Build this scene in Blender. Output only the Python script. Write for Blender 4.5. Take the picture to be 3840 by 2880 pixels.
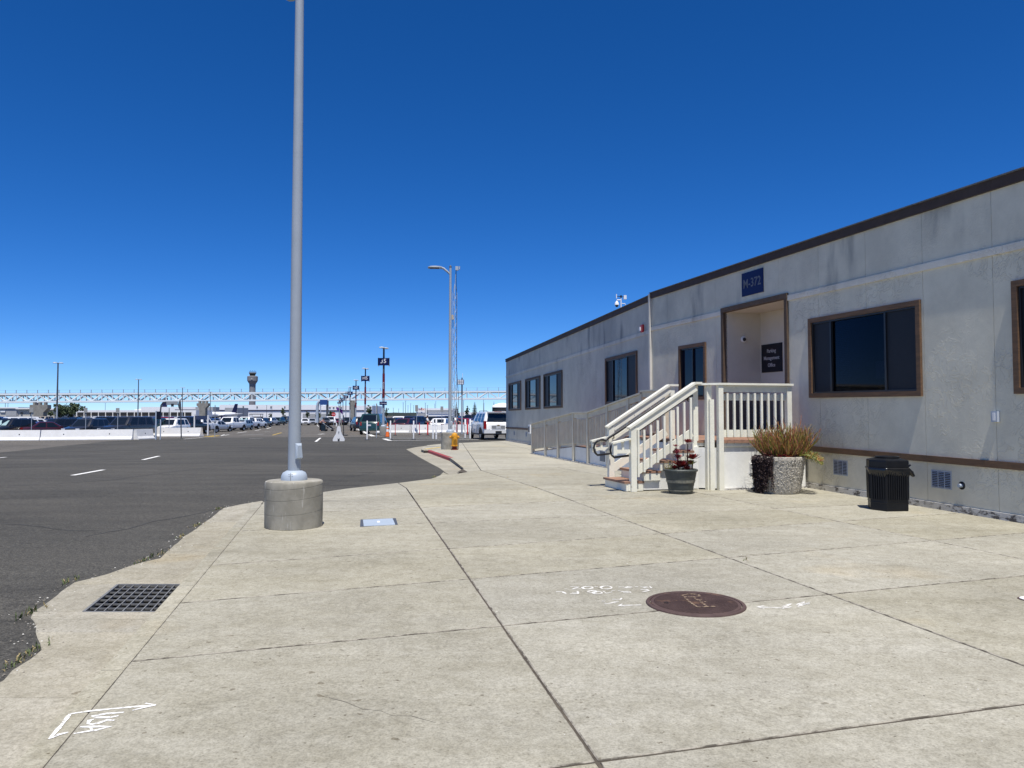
import bpy, bmesh, math, random
from mathutils import Vector, Matrix
for o in list(bpy.data.objects): bpy.data.objects.remove(o, do_unlink=True)
SC = bpy.context.scene
COL = SC.collection
rnd = random.Random(7)
# ------------------------------------------------------------------ camera
F, CX, CY, HOR, EYE, K = 2883.0, 1920.0, 1440.0, 1557.0, 1.6, .0125
P = math.atan((HOR-CY)/F)
cd = bpy.data.cameras.new('camera'); cam = bpy.data.objects.new('camera', cd); COL.objects.link(cam)
cd.sensor_width = 36; cd.lens = 36*F/3840; cd.clip_end = 9000; cd.clip_start = .05
cam.location = (0, 0, EYE); cam.rotation_euler = (math.pi/2+P, 0, 0); SC.camera = cam
# ------------------------------------------------------------------ sky and sun
SUN = Vector((.051, -.359, 1)).normalized()
w = bpy.data.worlds.new('World'); SC.world = w; w.use_nodes = True
nt = w.node_tree; bg = nt.nodes['Background']
sky = nt.nodes.new('ShaderNodeTexSky'); sky.sky_type = 'NISHITA'; sky.sun_disc = False
sky.sun_elevation = math.asin(SUN.z); sky.sun_rotation = math.atan2(SUN.x, SUN.y)
sky.altitude = 0; sky.air_density = .55; sky.dust_density = 0; sky.ozone_density = 10
hs = nt.nodes.new('ShaderNodeHueSaturation'); hs.inputs['Saturation'].default_value = 1.2; hs.inputs['Hue'].default_value = .506
nt.links.new(sky.outputs[0], hs.inputs['Color']); nt.links.new(hs.outputs[0], bg.inputs[0]); bg.inputs[1].default_value = .126
ld = bpy.data.lights.new('sun', 'SUN'); ld.energy = 5.0; ld.angle = math.radians(.5); ld.color = (1, .96, .89)
sun = bpy.data.objects.new('sun', ld); COL.objects.link(sun); sun.rotation_euler = SUN.to_track_quat('Z', 'Y').to_euler()
sun.location = (0, -20, 60)
vs = SC.view_settings; vs.view_transform = 'Standard'; vs.look = 'None'; vs.exposure = .2; vs.gamma = 1
SC.cycles.max_bounces = 6; SC.cycles.use_denoising = True
# ------------------------------------------------------------------ projection of photo points on real surfaces
def ray(u, v):
    xc = (u-CX)/F; zc = (CY-v)/F
    return xc, math.cos(P)-zc*math.sin(P), math.sin(P)+zc*math.cos(P)
def sm(a, b, t):
    t = max(0, min(1, (t-a)/(b-a))); return t*t*(3-2*t)
def G(x, y):
    z = -.016*max(0, min(95, y-15))+K*max(-5, min(110, y))
    return z-min(.3, .012*max(0, -x-10))*sm(20, 40, y)
def gp(u, v, dz=0.):
    a, b, c = ray(u, v); sx = a/b; m = c/b; lo, hi = .5, 6000
    for _ in range(60):
        y = (lo+hi)/2
        if EYE+m*y-G(sx*y, y)-dz > 0: lo = y
        else: hi = y
    return Vector((sx*lo, lo, G(sx*lo, lo)+dz))
def at(u, v, y):
    a, b, c = ray(u, v); return Vector((a/b*y, y, EYE+c/b*y))
AZ = -.11     # asphalt level below the pavement
# ------------------------------------------------------------------ mesh building
class MB:
    def __init__(s): s.v = []; s.f = []; s.m = []
    def add(s, vs, fs, mi=0):
        n = len(s.v); s.v += [tuple(p) for p in vs]; s.f += [tuple(i+n for i in f) for f in fs]; s.m += [mi]*len(fs); return s
    def hexa(s, p, mi=0):   # 8 corners: bottom ring 4, top ring 4
        return s.add(p, [(3,2,1,0),(4,5,6,7),(0,1,5,4),(1,2,6,5),(2,3,7,6),(3,0,4,7)], mi)
    def box(s, c, d, R=None, mi=0):
        hx, hy, hz = d[0]/2, d[1]/2, d[2]/2
        ps = [Vector(q) for q in ((-hx,-hy,-hz),(hx,-hy,-hz),(hx,hy,-hz),(-hx,hy,-hz),(-hx,-hy,hz),(hx,-hy,hz),(hx,hy,hz),(-hx,hy,hz))]
        if R is not None: ps = [R @ q for q in ps]
        c = Vector(c); return s.hexa([q+c for q in ps], mi)
    def beam(s, a, b, wd, ht, up=(0,0,1), mi=0):
        a = Vector(a); b = Vector(b); d = (b-a).normalized(); up = Vector(up)
        sd = d.cross(up).normalized(); u2 = sd.cross(d).normalized(); x = sd*wd/2; z = u2*ht/2
        return s.hexa([a-x-z, a+x-z, b+x-z, b-x-z, a-x+z, a+x+z, b+x+z, b-x+z], mi)
    def tube(s, pts, r, n=8, cap=True, mi=0):
        pts = [Vector(p) for p in pts]; k = len(pts)
        if not isinstance(r, (list, tuple)): r = [r]*k
        ref = Vector((0,0,1)); vs = []; fs = []
        d0 = (pts[1]-pts[0]).normalized()
        if abs(d0.z) > .9: ref = Vector((1,0,0))
        x = d0.cross(ref).normalized()
        for i, p in enumerate(pts):
            d = (pts[min(i+1,k-1)]-pts[max(i-1,0)]).normalized()
            x = (x-d*x.dot(d))
            x = x.normalized() if x.length > 1e-6 else d.orthogonal().normalized()
            y = d.cross(x)
            for j in range(n):
                a = 2*math.pi*j/n; vs.append(p+(x*math.cos(a)+y*math.sin(a))*r[i])
        for i in range(k-1):
            for j in range(n):
                a = i*n+j; b = i*n+(j+1)%n; fs.append((a, b, b+n, a+n))
        if cap: fs += [tuple(range(n))[::-1], tuple((k-1)*n+j for j in range(n))]
        return s.add(vs, fs, mi)
    def lathe(s, prof, n=20, c=(0,0,0), mi=0, sq=None):
        vs = []; fs = []; k = len(prof); c = Vector(c)
        for r, z in prof:
            for j in range(n):
                a = 2*math.pi*j/n; vs.append(c+Vector((r*math.cos(a), r*math.sin(a), z)))
        for i in range(k-1):
            for j in range(n):
                a = i*n+j; b = i*n+(j+1)%n; fs.append((a, b, b+n, a+n))
        fs += [tuple(range(n))[::-1], tuple((k-1)*n+j for j in range(n))]
        return s.add(vs, fs, mi)
    def prism(s, poly, z0, z1, mi=0):
        n = len(poly); zf = (lambda z: (lambda p: z)) 
        vs = [(p[0], p[1], z0) for p in poly]+[(p[0], p[1], z1) for p in poly]
        fs = [tuple(range(n))[::-1], tuple(range(n, 2*n))]+[(i, (i+1)%n, n+(i+1)%n, n+i) for i in range(n)]
        return s.add(vs, fs, mi)
    def extr(s, poly, vec, mi=0):   # 3D polygon pushed along a vector
        n = len(poly); vec = Vector(vec); poly = [Vector(p) for p in poly]
        vs = poly+[p+vec for p in poly]
        fs = [tuple(range(n))[::-1], tuple(range(n, 2*n))]+[(i, (i+1)%n, n+(i+1)%n, n+i) for i in range(n)]
        return s.add(vs, fs, mi)
    def mesh(s, name, mats, smooth=None):
        me = bpy.data.meshes.new(name); me.from_pydata(s.v, [], s.f)
        bm = bmesh.new(); bm.from_mesh(me); bmesh.ops.recalc_face_normals(bm, faces=bm.faces); bm.to_mesh(me); bm.free()
        for m in (mats if isinstance(mats, (list, tuple)) else [mats]): me.materials.append(m)
        if any(s.m): me.polygons.foreach_set('material_index', s.m)
        if smooth:
            me.polygons.foreach_set('use_smooth', [True]*len(me.polygons)); me.set_sharp_from_angle(angle=math.radians(smooth))
        me.update(); return me
    def build(s, name, mats, parent=None, world=True, smooth=None):
        return link(name, s.mesh(name, mats, smooth), parent, world)
def link(name, me, parent=None, world=True):
    o = bpy.data.objects.new(name, me); COL.objects.link(o)
    if parent is not None:
        o.parent = parent
        if world and parent.parent is None: o.matrix_parent_inverse = parent.matrix_basis.inverted()
    return o
def tag(o, label, cat=None, group=None):
    o['label'] = label
    if cat: o['category'] = cat
    if group: o['group'] = group
    return o
def thing(name, label, cat, loc=(0,0,0), rz=0., group=None):
    o = bpy.data.objects.new(name, None); COL.objects.link(o); o.empty_display_size = .2
    o.location = loc; o.rotation_euler = (0, 0, rz); return tag(o, label, cat, group)
def struct(o): o['kind'] = 'structure'; return o
def copy_tree(o, parent=None, mats=None):
    c = o.copy(); COL.objects.link(c)
    if parent is not None: c.parent = parent
    for ch in o.children: copy_tree(ch, c)
    return c
def text(name, body, size, mat, o, xd, yd, parent, ext=.002, align='CENTER', spacing=1.0, world=True, bold=.012):
    cu = bpy.data.curves.new(name, 'FONT'); cu.body = body; cu.size = size; cu.extrude = ext; cu.align_x = align; cu.align_y = 'CENTER'
    cu.space_character = spacing; cu.resolution_u = 2; cu.offset = bold*size
    t = bpy.data.objects.new(name, cu); COL.objects.link(t)
    me = bpy.data.meshes.new_from_object(t.evaluated_get(bpy.context.evaluated_depsgraph_get()))
    bpy.data.objects.remove(t)
    xd = Vector(xd).normalized(); yd = Vector(yd); yd = (yd-xd*yd.dot(xd)).normalized(); zd = xd.cross(yd)
    M = Matrix((xd, yd, zd)).transposed().to_4x4(); M.translation = Vector(o); me.transform(M)
    me.materials.clear(); me.materials.append(mat)
    return link(name, me, parent, world)
# ------------------------------------------------------------------ materials
MATS = {}
def mat(name, c1, c2=None, scale=4., rough=.8, metal=0., bump=0., bscale=60., spec=.4, detail=6., stretch=None, thr=(.35,.65), rnd_amt=0., coat=0., dirt=None, emit=None):
    m = bpy.data.materials.new(name); m.use_nodes = True; N = m.node_tree.nodes; L = m.node_tree.links
    b = N['Principled BSDF']; b.inputs['Roughness'].default_value = rough; b.inputs['Metallic'].default_value = metal
    b.inputs['Specular IOR Level'].default_value = spec; b.inputs['Coat Weight'].default_value = coat
    b.inputs['Coat Roughness'].default_value = .08
    c1 = tuple(c1)+(1,); b.inputs['Base Color'].default_value = c1
    tc = N.new('ShaderNodeTexCoord'); co = tc.outputs['Object']
    if stretch:
        mp = N.new('ShaderNodeMapping'); mp.inputs['Scale'].default_value = stretch; L.new(co, mp.inputs[0]); cs = mp.outputs[0]
    else: cs = co
    out = None
    if c2 is not None:
        n = N.new('ShaderNodeTexNoise'); n.inputs['Scale'].default_value = scale; n.inputs['Detail'].default_value = detail; n.inputs['Roughness'].default_value = .62
        L.new(cs, n.inputs['Vector'])
        r = N.new('ShaderNodeValToRGB'); r.color_ramp.elements[0].position = thr[0]; r.color_ramp.elements[1].position = thr[1]
        r.color_ramp.elements[0].color = c1; r.color_ramp.elements[1].color = tuple(c2)+(1,)
        L.new(n.outputs['Fac'], r.inputs[0]); out = r.outputs[0]
    if dirt:   # (colour, scale, lo, hi, stretch)
        n = N.new('ShaderNodeTexNoise'); n.inputs['Scale'].default_value = dirt[1]; n.inputs['Detail'].default_value = 8; n.inputs['Roughness'].default_value = .7
        if len(dirt) > 4:
            mp = N.new('ShaderNodeMapping'); mp.inputs['Scale'].default_value = dirt[4]; L.new(co, mp.inputs[0]); L.new(mp.outputs[0], n.inputs['Vector'])
        else: L.new(co, n.inputs['Vector'])
        mr = N.new('ShaderNodeMapRange'); mr.inputs[1].default_value = dirt[2]; mr.inputs[2].default_value = dirt[3]; L.new(n.outputs['Fac'], mr.inputs[0])
        mx = N.new('ShaderNodeMix'); mx.data_type = 'RGBA'; L.new(mr.outputs[0], mx.inputs[0])
        if out: L.new(out, mx.inputs[6])
        else: mx.inputs[6].default_value = c1
        mx.inputs[7].default_value = tuple(dirt[0])+(1,); out = mx.outputs[2]
    if rnd_amt:
        oi = N.new('ShaderNodeObjectInfo'); mr = N.new('ShaderNodeMapRange'); mr.inputs[3].default_value = 1-rnd_amt; mr.inputs[4].default_value = 1+rnd_amt
        L.new(oi.outputs['Random'], mr.inputs[0]); h = N.new('ShaderNodeHueSaturation'); L.new(mr.outputs[0], h.inputs['Value'])
        if out: L.new(out, h.inputs['Color'])
        else: h.inputs['Color'].default_value = c1
        out = h.outputs[0]
    if out: L.new(out, b.inputs['Base Color'])
    if bump:
        n = N.new('ShaderNodeTexNoise'); n.inputs['Scale'].default_value = bscale; n.inputs['Detail'].default_value = 4; L.new(co, n.inputs['Vector'])
        bn = N.new('ShaderNodeBump'); bn.inputs['Strength'].default_value = bump; bn.inputs['Distance'].default_value = .01
        L.new(n.outputs['Fac'], bn.inputs['Height']); L.new(bn.outputs[0], b.inputs['Normal'])
    MATS[name] = m; return m
def nodes_of(m): return m.node_tree.nodes, m.node_tree.links, m.node_tree.nodes['Principled BSDF']
def concrete(name, base, vary=.06, warm=(1,1,1)):
    m = bpy.data.materials.new(name); m.use_nodes = True; N, L, b = nodes_of(m); b.inputs['Roughness'].default_value = .9; b.inputs['Specular IOR Level'].default_value = .25
    tc = N.new('ShaderNodeTexCoord')
    def noise(sc, det=6, rg=.6, st=None):
        n = N.new('ShaderNodeTexNoise'); n.inputs['Scale'].default_value = sc; n.inputs['Detail'].default_value = det; n.inputs['Roughness'].default_value = rg
        if st:
            mp = N.new('ShaderNodeMapping'); mp.inputs['Scale'].default_value = st; mp.inputs['Rotation'].default_value = (0,0,.12); L.new(tc.outputs['Object'], mp.inputs[0]); L.new(mp.outputs[0], n.inputs[0])
        else: L.new(tc.outputs['Object'], n.inputs[0])
        return n.outputs['Fac']
    def ramp(f, p0, c0, p1, c1):
        r = N.new('ShaderNodeValToRGB'); e = r.color_ramp.elements; e[0].position = p0; e[0].color = (*c0, 1); e[1].position = p1; e[1].color = (*c1, 1); L.new(f, r.inputs[0]); return r.outputs[0]
    def mul(a, c):
        x = N.new('ShaderNodeMix'); x.data_type = 'RGBA'; x.blend_type = 'MULTIPLY'; x.inputs[0].default_value = 1; L.new(a, x.inputs[6]); L.new(c, x.inputs[7]); return x.outputs[2]
    B = Vector(base)
    c = ramp(noise(.55, 5, .6), .3, B*.84, .72, B*1.13)
    c = mul(c, ramp(noise(1.7, 6, .65, (.35, 1.8, 1)), .3, (.9,.89,.86), .7, (1.07,1.07,1.08)))      # trowel and wash streaks
    c = mul(c, ramp(noise(7, 5, .7), .34, (.86,.85,.82), .58, (1.04,1.04,1.04)))
    c = mul(c, ramp(noise(34, 4, .7), .34, (.84,.835,.82), .62, (1.13,1.13,1.12)))
    c = mul(c, ramp(noise(85, 3, .6), .3, (.74,.74,.73), .56, (1.06,1.06,1.05)))                       # sand grain
    c = mul(c, ramp(noise(26, 2, .5), .255, (.5,.47,.43), .30, (1,1,1)))                                # gum and dark specks
    c = mul(c, ramp(noise(3.1, 8, .75), .66, (1,1,1), .76, (1.22,1.21,1.2)))                            # pale scuffs
    oi = N.new('ShaderNodeObjectInfo'); mr = N.new('ShaderNodeMapRange'); mr.inputs[3].default_value = 1-vary; mr.inputs[4].default_value = 1+vary
    c = mul(c, ramp(noise(11, 2, .4), .235, (.62,.59,.55), .26, (1,1,1)))                               # larger dark blots
    c = mul(c, ramp(noise(.42, 4, .6), .60, (1,1,1), .74, (1.05,.97,.84)))                              # rusty wash
    L.new(oi.outputs['Random'], mr.inputs[0]); h = N.new('ShaderNodeHueSaturation'); L.new(mr.outputs[0], h.inputs['Value']); L.new(c, h.inputs['Color'])
    wn = N.new('ShaderNodeTexWhiteNoise'); wn.noise_dimensions = '1D'; L.new(oi.outputs['Random'], wn.inputs['W']); m2 = N.new('ShaderNodeMapRange'); m2.inputs[3].default_value = .9; m2.inputs[4].default_value = 1.15; L.new(wn.outputs[0], m2.inputs[0]); L.new(m2.outputs[0], h.inputs['Saturation'])
    L.new(h.outputs[0], b.inputs['Base Color'])
    bn = N.new('ShaderNodeBump'); bn.inputs['Strength'].default_value = .35; bn.inputs['Distance'].default_value = .004
    L.new(noise(110, 3), bn.inputs['Height']); L.new(bn.outputs[0], b.inputs['Normal'])
    MATS[name] = m; return m
def asphalt(name, base, k=1.):
    m = bpy.data.materials.new(name); m.use_nodes = True; N, L, b = nodes_of(m); b.inputs['Roughness'].default_value = .92; b.inputs['Specular IOR Level'].default_value = .2
    tc = N.new('ShaderNodeTexCoord'); B = Vector(base)
    def noise(sc, det=6, rg=.6, st=(1,1,1)):
        n = N.new('ShaderNodeTexNoise'); n.inputs['Scale'].default_value = sc; n.inputs['Detail'].default_value = det; n.inputs['Roughness'].default_value = rg
        mp = N.new('ShaderNodeMapping'); mp.inputs['Scale'].default_value = st; L.new(tc.outputs['Object'], mp.inputs[0]); L.new(mp.outputs[0], n.inputs[0]); return n.outputs['Fac']
    def ramp(f, p0, c0, p1, c1):
        r = N.new('ShaderNodeValToRGB'); e = r.color_ramp.elements; e[0].position = p0; e[0].color = (*c0, 1); e[1].position = p1; e[1].color = (*c1, 1); L.new(f, r.inputs[0]); return r.outputs[0]
    def mul(a, c):
        x = N.new('ShaderNodeMix'); x.data_type = 'RGBA'; x.blend_type = 'MULTIPLY'; x.inputs[0].default_value = 1; L.new(a, x.inputs[6]); L.new(c, x.inputs[7]); return x.outputs[2]
    c = ramp(noise(.12, 4, .6), .3, B*.88, .7, B*1.12)
    c = mul(c, ramp(noise(.8, 6, .7, (.4, 1.6, 1)), .3, (.80,.80,.80), .7, (1.18,1.17,1.15)))
    c = mul(c, ramp(noise(1.9, 3, .5, (.5,1.4,1)), .27, (.66,.66,.66), .33, (1,1,1)))                 # oil drips
    c = mul(c, ramp(noise(.30, 5, .65, (.25,1.,1)), .44, (.92,.92,.92), .56, (1.07,1.06,1.05)))
    c = mul(c, ramp(noise(20, 4, .75), .34, (.74,.74,.74), .66, (1.28,1.27,1.26)))
    c = mul(c, ramp(noise(60, 3, .65), .36, (.55,.55,.56), .66, (1.5,1.49,1.46)))
    c = mul(c, ramp(noise(150, 1, .5), .62, (1,1,1), .74, (2.1,2.05,2.0)))
    L.new(c, b.inputs['Base Color'])
    bn = N.new('ShaderNodeBump'); bn.inputs['Strength'].default_value = .6; bn.inputs['Distance'].default_value = .006
    L.new(noise(75, 3), bn.inputs['Height']); L.new(bn.outputs[0], b.inputs['Normal'])
    MATS[name] = m; return m
def stucco(name, base, stain=(.30,.30,.30), amt=1., cr=.5):
    m = bpy.data.materials.new(name); m.use_nodes = True; N, L, b = nodes_of(m); b.inputs['Roughness'].default_value = .62; b.inputs['Specular IOR Level'].default_value = .35
    tc = N.new('ShaderNodeTexCoord'); co = tc.outputs['Object']; B = Vector(base)
    def noise(sc, det=6, rg=.6, st=(1,1,1), dis=0.):
        n = N.new('ShaderNodeTexNoise'); n.inputs['Scale'].default_value = sc; n.inputs['Detail'].default_value = det; n.inputs['Roughness'].default_value = rg; n.inputs['Distortion'].default_value = dis
        mp = N.new('ShaderNodeMapping'); mp.inputs['Scale'].default_value = st; L.new(co, mp.inputs[0]); L.new(mp.outputs[0], n.inputs[0]); return n.outputs['Fac']
    def mr(f, a, c, lo=0., hi=1.):
        x = N.new('ShaderNodeMapRange'); x.interpolation_type = 'SMOOTHSTEP'; x.inputs[1].default_value = a; x.inputs[2].default_value = c; x.inputs[3].default_value = lo; x.inputs[4].default_value = hi; L.new(f, x.inputs[0]); return x.outputs[0]
    def math_(op, a, c):
        x = N.new('ShaderNodeMath'); x.operation = op
        for i, q in enumerate((a, c)):
            if isinstance(q, (int, float)): x.inputs[i].default_value = q
            else: L.new(q, x.inputs[i])
        return x.outputs[0]
    def mix(f, a, c):
        x = N.new('ShaderNodeMix'); x.data_type = 'RGBA'; L.new(f, x.inputs[0])
        for i, q in ((6, a), (7, c)):
            if isinstance(q, (tuple, Vector)): x.inputs[i].default_value = (*q, 1)
            else: L.new(q, x.inputs[i])
        return x.outputs[2]
    c = mix(mr(noise(1.1, 6, .7), .3, .7), tuple(B*.90), tuple(B*1.09))
    # mildew streaks: tall thin blotches gathered in loose patches
    st = mr(noise(2.3, 4, .5, (1,1,.22)), .46, .72)
    pt = mr(noise(.9, 3, .5, (1,1,.5)), .44, .64)
    c = mix(math_('MULTIPLY', math_('MULTIPLY', st, pt), amt*.62), c, tuple(stain))
    c = mix(math_('MULTIPLY', mr(noise(.33, 4, .6), .50, .68), .25*amt), c, tuple(Vector(stain)*1.15))
    L.new(c, b.inputs['Base Color'])
    # skip-trowel skin: crumpled ridges, strong in places and smooth in others
    n1 = noise(5.5, 5, .55, (1,1,1), 1.2)
    rid = math_('ABSOLUTE', math_('SUBTRACT', n1, .5), 0)
    rid = mr(rid, 0., .05, 1., 0.)
    mask = mr(noise(.75, 3, .5), .47, .60)
    hgt = math_('ADD', math_('MULTIPLY', rid, math_('ADD', math_('MULTIPLY', mask, .9), .12)), math_('MULTIPLY', noise(40, 3), .10))
    bn = N.new('ShaderNodeBump'); bn.inputs['Strength'].default_value = cr; bn.inputs['Distance'].default_value = .006
    L.new(hgt, bn.inputs['Height']); L.new(bn.outputs[0], b.inputs['Normal'])
    MATS[name] = m; return m
conc_edge = mat('weathered_slab_edge', (.36,.33,.27), (.10,.088,.07), 9, .95, thr=(.42,.60), detail=8.)
conc = concrete('pavement_concrete', (.352,.334,.277), .05)
conc_pale = concrete('pale_pavement_concrete', (.385,.366,.308), .04)
conc_gut = concrete('gutter_concrete', (.345,.322,.265), .05)
conc_base = mat('cast_concrete', (.22,.205,.165), (.36,.34,.285), 2.6, .9, bump=.22, bscale=70, detail=9., dirt=((.55,.53,.48), 3.6, .57, .66, (2.6,2.6,.35)))
conc_far = mat('weathered_concrete', (.22,.21,.185), (.30,.285,.25), 1.1, .9, bump=.3, bscale=20)
asph = asphalt('road_asphalt', (.070,.068,.061))
asph_old = asphalt('old_lot_asphalt', (.115,.108,.096))
dirtm = mat('joint_dirt', (.05,.042,.032), (.11,.092,.068), 14, .95)
wallm = stucco('painted_stucco', (.70,.66,.525), (.32,.315,.28), .3, .8)
wall_u = stucco('mildewed_stucco', (.685,.645,.515), (.25,.25,.225), 1.45, .45)
wall_l = stucco('darker_wing_stucco', (.56,.54,.465), (.26,.26,.245), .6, .8)  # far wing gets a darker base colour than the near walls, plus stains
wall_lu = stucco('mildewed_darker_wing_stucco', (.55,.53,.455), (.20,.20,.195), 1.5, .5)  # same darker base on the upper panels, with mildew streaks
wall_b = stucco('porch_stucco', (.84,.83,.77), (.5,.49,.46), .35, .5)
bandm = stucco('trim_band_paint', (.64,.62,.55), (.28,.27,.25), .9, 1.)
fasc = mat('brown_fascia', (.055,.036,.028), (.075,.05,.038), 5, .7, bump=.2, bscale=30, dirt=((.14,.08,.05), 3, .62, .8))
brown = mat('stained_wood', (.165,.092,.048), (.10,.06,.034), 9, .65, bump=.4, bscale=50, stretch=(1,.25,3))
brown_d = mat('weathered_dark_wood', (.075,.05,.035), (.11,.075,.05), 12, .75, bump=.4, bscale=40)
roofm = mat('roofing_felt', (.10,.105,.11), (.16,.165,.17), 20, .9, bump=.5, bscale=60)
white_w = mat('white_painted_wood', (.86,.84,.715), (.78,.755,.63), 3, .55, bump=.25, bscale=30, rnd_amt=.04, dirt=((.30,.26,.21), 11, .645, .70))
skirt_w = mat('peeling_skirt_board', (.62,.60,.56), (.5,.48,.44), 4, .7, bump=.6, bscale=18, dirt=((.10,.09,.085), 7, .50, .58, (1,1,2.2)))
deckm = mat('worn_deck_paint', (.36,.20,.13), (.26,.15,.10), 6, .75, bump=.3, bscale=40, rnd_amt=.12, dirt=((.5,.42,.35), 8, .62, .75))
blackm = mat('black_steel', (.018,.018,.02), None, rough=.35, spec=.5)
dark_al = mat('dark_aluminium', (.02,.02,.022), None, rough=.4, spec=.5)
def glassmat(name, col, rough=.03, spec=.5):
    return mat(name, col, None, rough=rough, spec=spec)
pane_d = glassmat('dark_window_glass', (.006,.008,.02), .03, .13)
pane_s = mat('insect_screen', (.030,.033,.040), (.022,.025,.031), 60, .5, spec=.15)
def clear_glass(name, tint):
    m = bpy.data.materials.new(name); m.use_nodes = True; N = m.node_tree.nodes; L = m.node_tree.links; N.remove(N['Principled BSDF'])
    t = N.new('ShaderNodeBsdfTransparent'); t.inputs[0].default_value = (*tint, 1); g = N.new('ShaderNodeBsdfGlossy'); g.inputs['Roughness'].default_value = .02
    f = N.new('ShaderNodeFresnel'); f.inputs[0].default_value = 1.22; x = N.new('ShaderNodeMixShader'); L.new(f.outputs[0], x.inputs[0]); L.new(t.outputs[0], x.inputs[1]); L.new(g.outputs[0], x.inputs[2])
    L.new(x.outputs[0], N['Material Output'].inputs[0]); return m
glass_c = clear_glass('tinted_clear_glass', (.22,.23,.32))
galv = mat('grey_painted_steel', (.36,.40,.445), (.33,.37,.41), 3, .5, bump=.08, bscale=40, spec=.4)
galv_l = mat('pale_painted_steel', (.42,.48,.55), (.38,.44,.50), 4, .45, spec=.45)
galv_d = mat('dark_pole_steel', (.07,.075,.085), (.09,.095,.105), 4, .5)
wpaint = mat('white_paint', (.82,.82,.80), (.76,.75,.72), 5, .6)
wroad = mat('white_road_paint', (.80,.79,.75), (.55,.54,.51), 14, .8, thr=(.5,.75))
yroad = mat('yellow_road_paint', (.75,.50,.06), (.58,.40,.08), 12, .8)
oroad = mat('orange_road_paint', (.62,.36,.14), (.40,.27,.15), 10, .8)
chalk_f = mat('faded_spray_paint', (.74,.73,.69), (.44,.41,.35), 22, .85, thr=(.42,.66))
ramp_w = mat('old_cream_paint', (.66,.61,.48), (.56,.51,.40), 3, .6, bump=.25, bscale=30, rnd_amt=.08, dirt=((.20,.17,.13), 5, .64, .76))
chalk = mat('white_spray_paint', (.86,.85,.83), (.62,.60,.55), 25, .85, thr=(.52,.75))
def sprayed(m, lo, hi, sc):
    N, L, b = nodes_of(m); tc = N.new('ShaderNodeTexCoord'); n = N.new('ShaderNodeTexNoise'); n.inputs['Scale'].default_value = sc; n.inputs['Detail'].default_value = 5; L.new(tc.outputs['Object'], n.inputs[0])
    r = N.new('ShaderNodeMapRange'); r.inputs[1].default_value = lo; r.inputs[2].default_value = hi; L.new(n.outputs['Fac'], r.inputs[0]); L.new(r.outputs[0], b.inputs['Alpha'])
sprayed(chalk, .30, .46, 60); sprayed(wroad, .26, .42, 25)
redcurb = mat('red_curb_paint', (.34,.055,.06), (.28,.06,.06), 12, .8, dirt=((.33,.29,.24), 9, .66, .72))
navy = mat('navy_sign', (.008,.014,.085), None, rough=.45, spec=.18)
navy_d = mat('black_sign', (.004,.005,.014), None, rough=.35, spec=.4)
signtxt = mat('silver_lettering', (.55,.55,.56), None, rough=.5)
greytxt = mat('dull_lettering', (.16,.16,.18), None, rough=.5)
wplast = mat('white_plastic', (.80,.80,.79), None, rough=.4)
redm = mat('red_plastic', (.55,.03,.03), None, rough=.45)
orange = mat('orange_plastic', (.80,.17,.03), None, rough=.5)
hyd_y = mat('hydrant_yellow_paint', (.72,.36,.02), (.58,.26,.02), 9, .45, coat=.2, dirt=((.30,.14,.05), 14, .60, .72))
hyd_r = mat('hydrant_rust_red', (.12,.012,.008), (.2,.03,.015), 12, .7)
rustm = mat('rusty_cast_iron', (.066,.040,.036), (.098,.062,.054), 6, .75, bump=.5, bscale=60, dirt=((.24,.14,.085), 5, .60, .74))
grate_m = mat('grate_steel', (.30,.30,.28), (.22,.21,.19), 20, .55, metal=.4)
darkpit = mat('dark_pit', (.006,.006,.006), None, rough=1)
tyre = mat('tyre_rubber', (.015,.015,.016), None, rough=.85)
rimm = mat('alloy_rim', (.45,.46,.47), None, rough=.35, metal=.7)
carglass = mat('car_glass', (.010,.014,.018), None, rough=.04, spec=.6)
lampred = mat('red_lens', (.28,.008,.01), None, rough=.15, spec=.6)
lampclr = mat('clear_lens', (.65,.67,.70), None, rough=.12, spec=.6)
plate = mat('number_plate', (.55,.56,.58), None, rough=.5)
truss_m = mat('pale_truss_steel', (.80,.85,.86), None, rough=.6)
deck_grey = mat('guideway_grey', (.30,.32,.33), None, rough=.8)
vent_m = mat('vent_metal', (.42,.46,.52), None, rough=.5)
leaf_d = mat('dark_leaves', (.035,.055,.025), (.06,.085,.035), 3, .7)
leaf_m = mat('conifer_needles', (.03,.05,.035), (.055,.08,.05), 3, .7)
bark = mat('bark', (.09,.07,.05), (.14,.11,.08), 12, .9)
skin = mat('skin', (.42,.24,.17), None, rough=.6)
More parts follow.
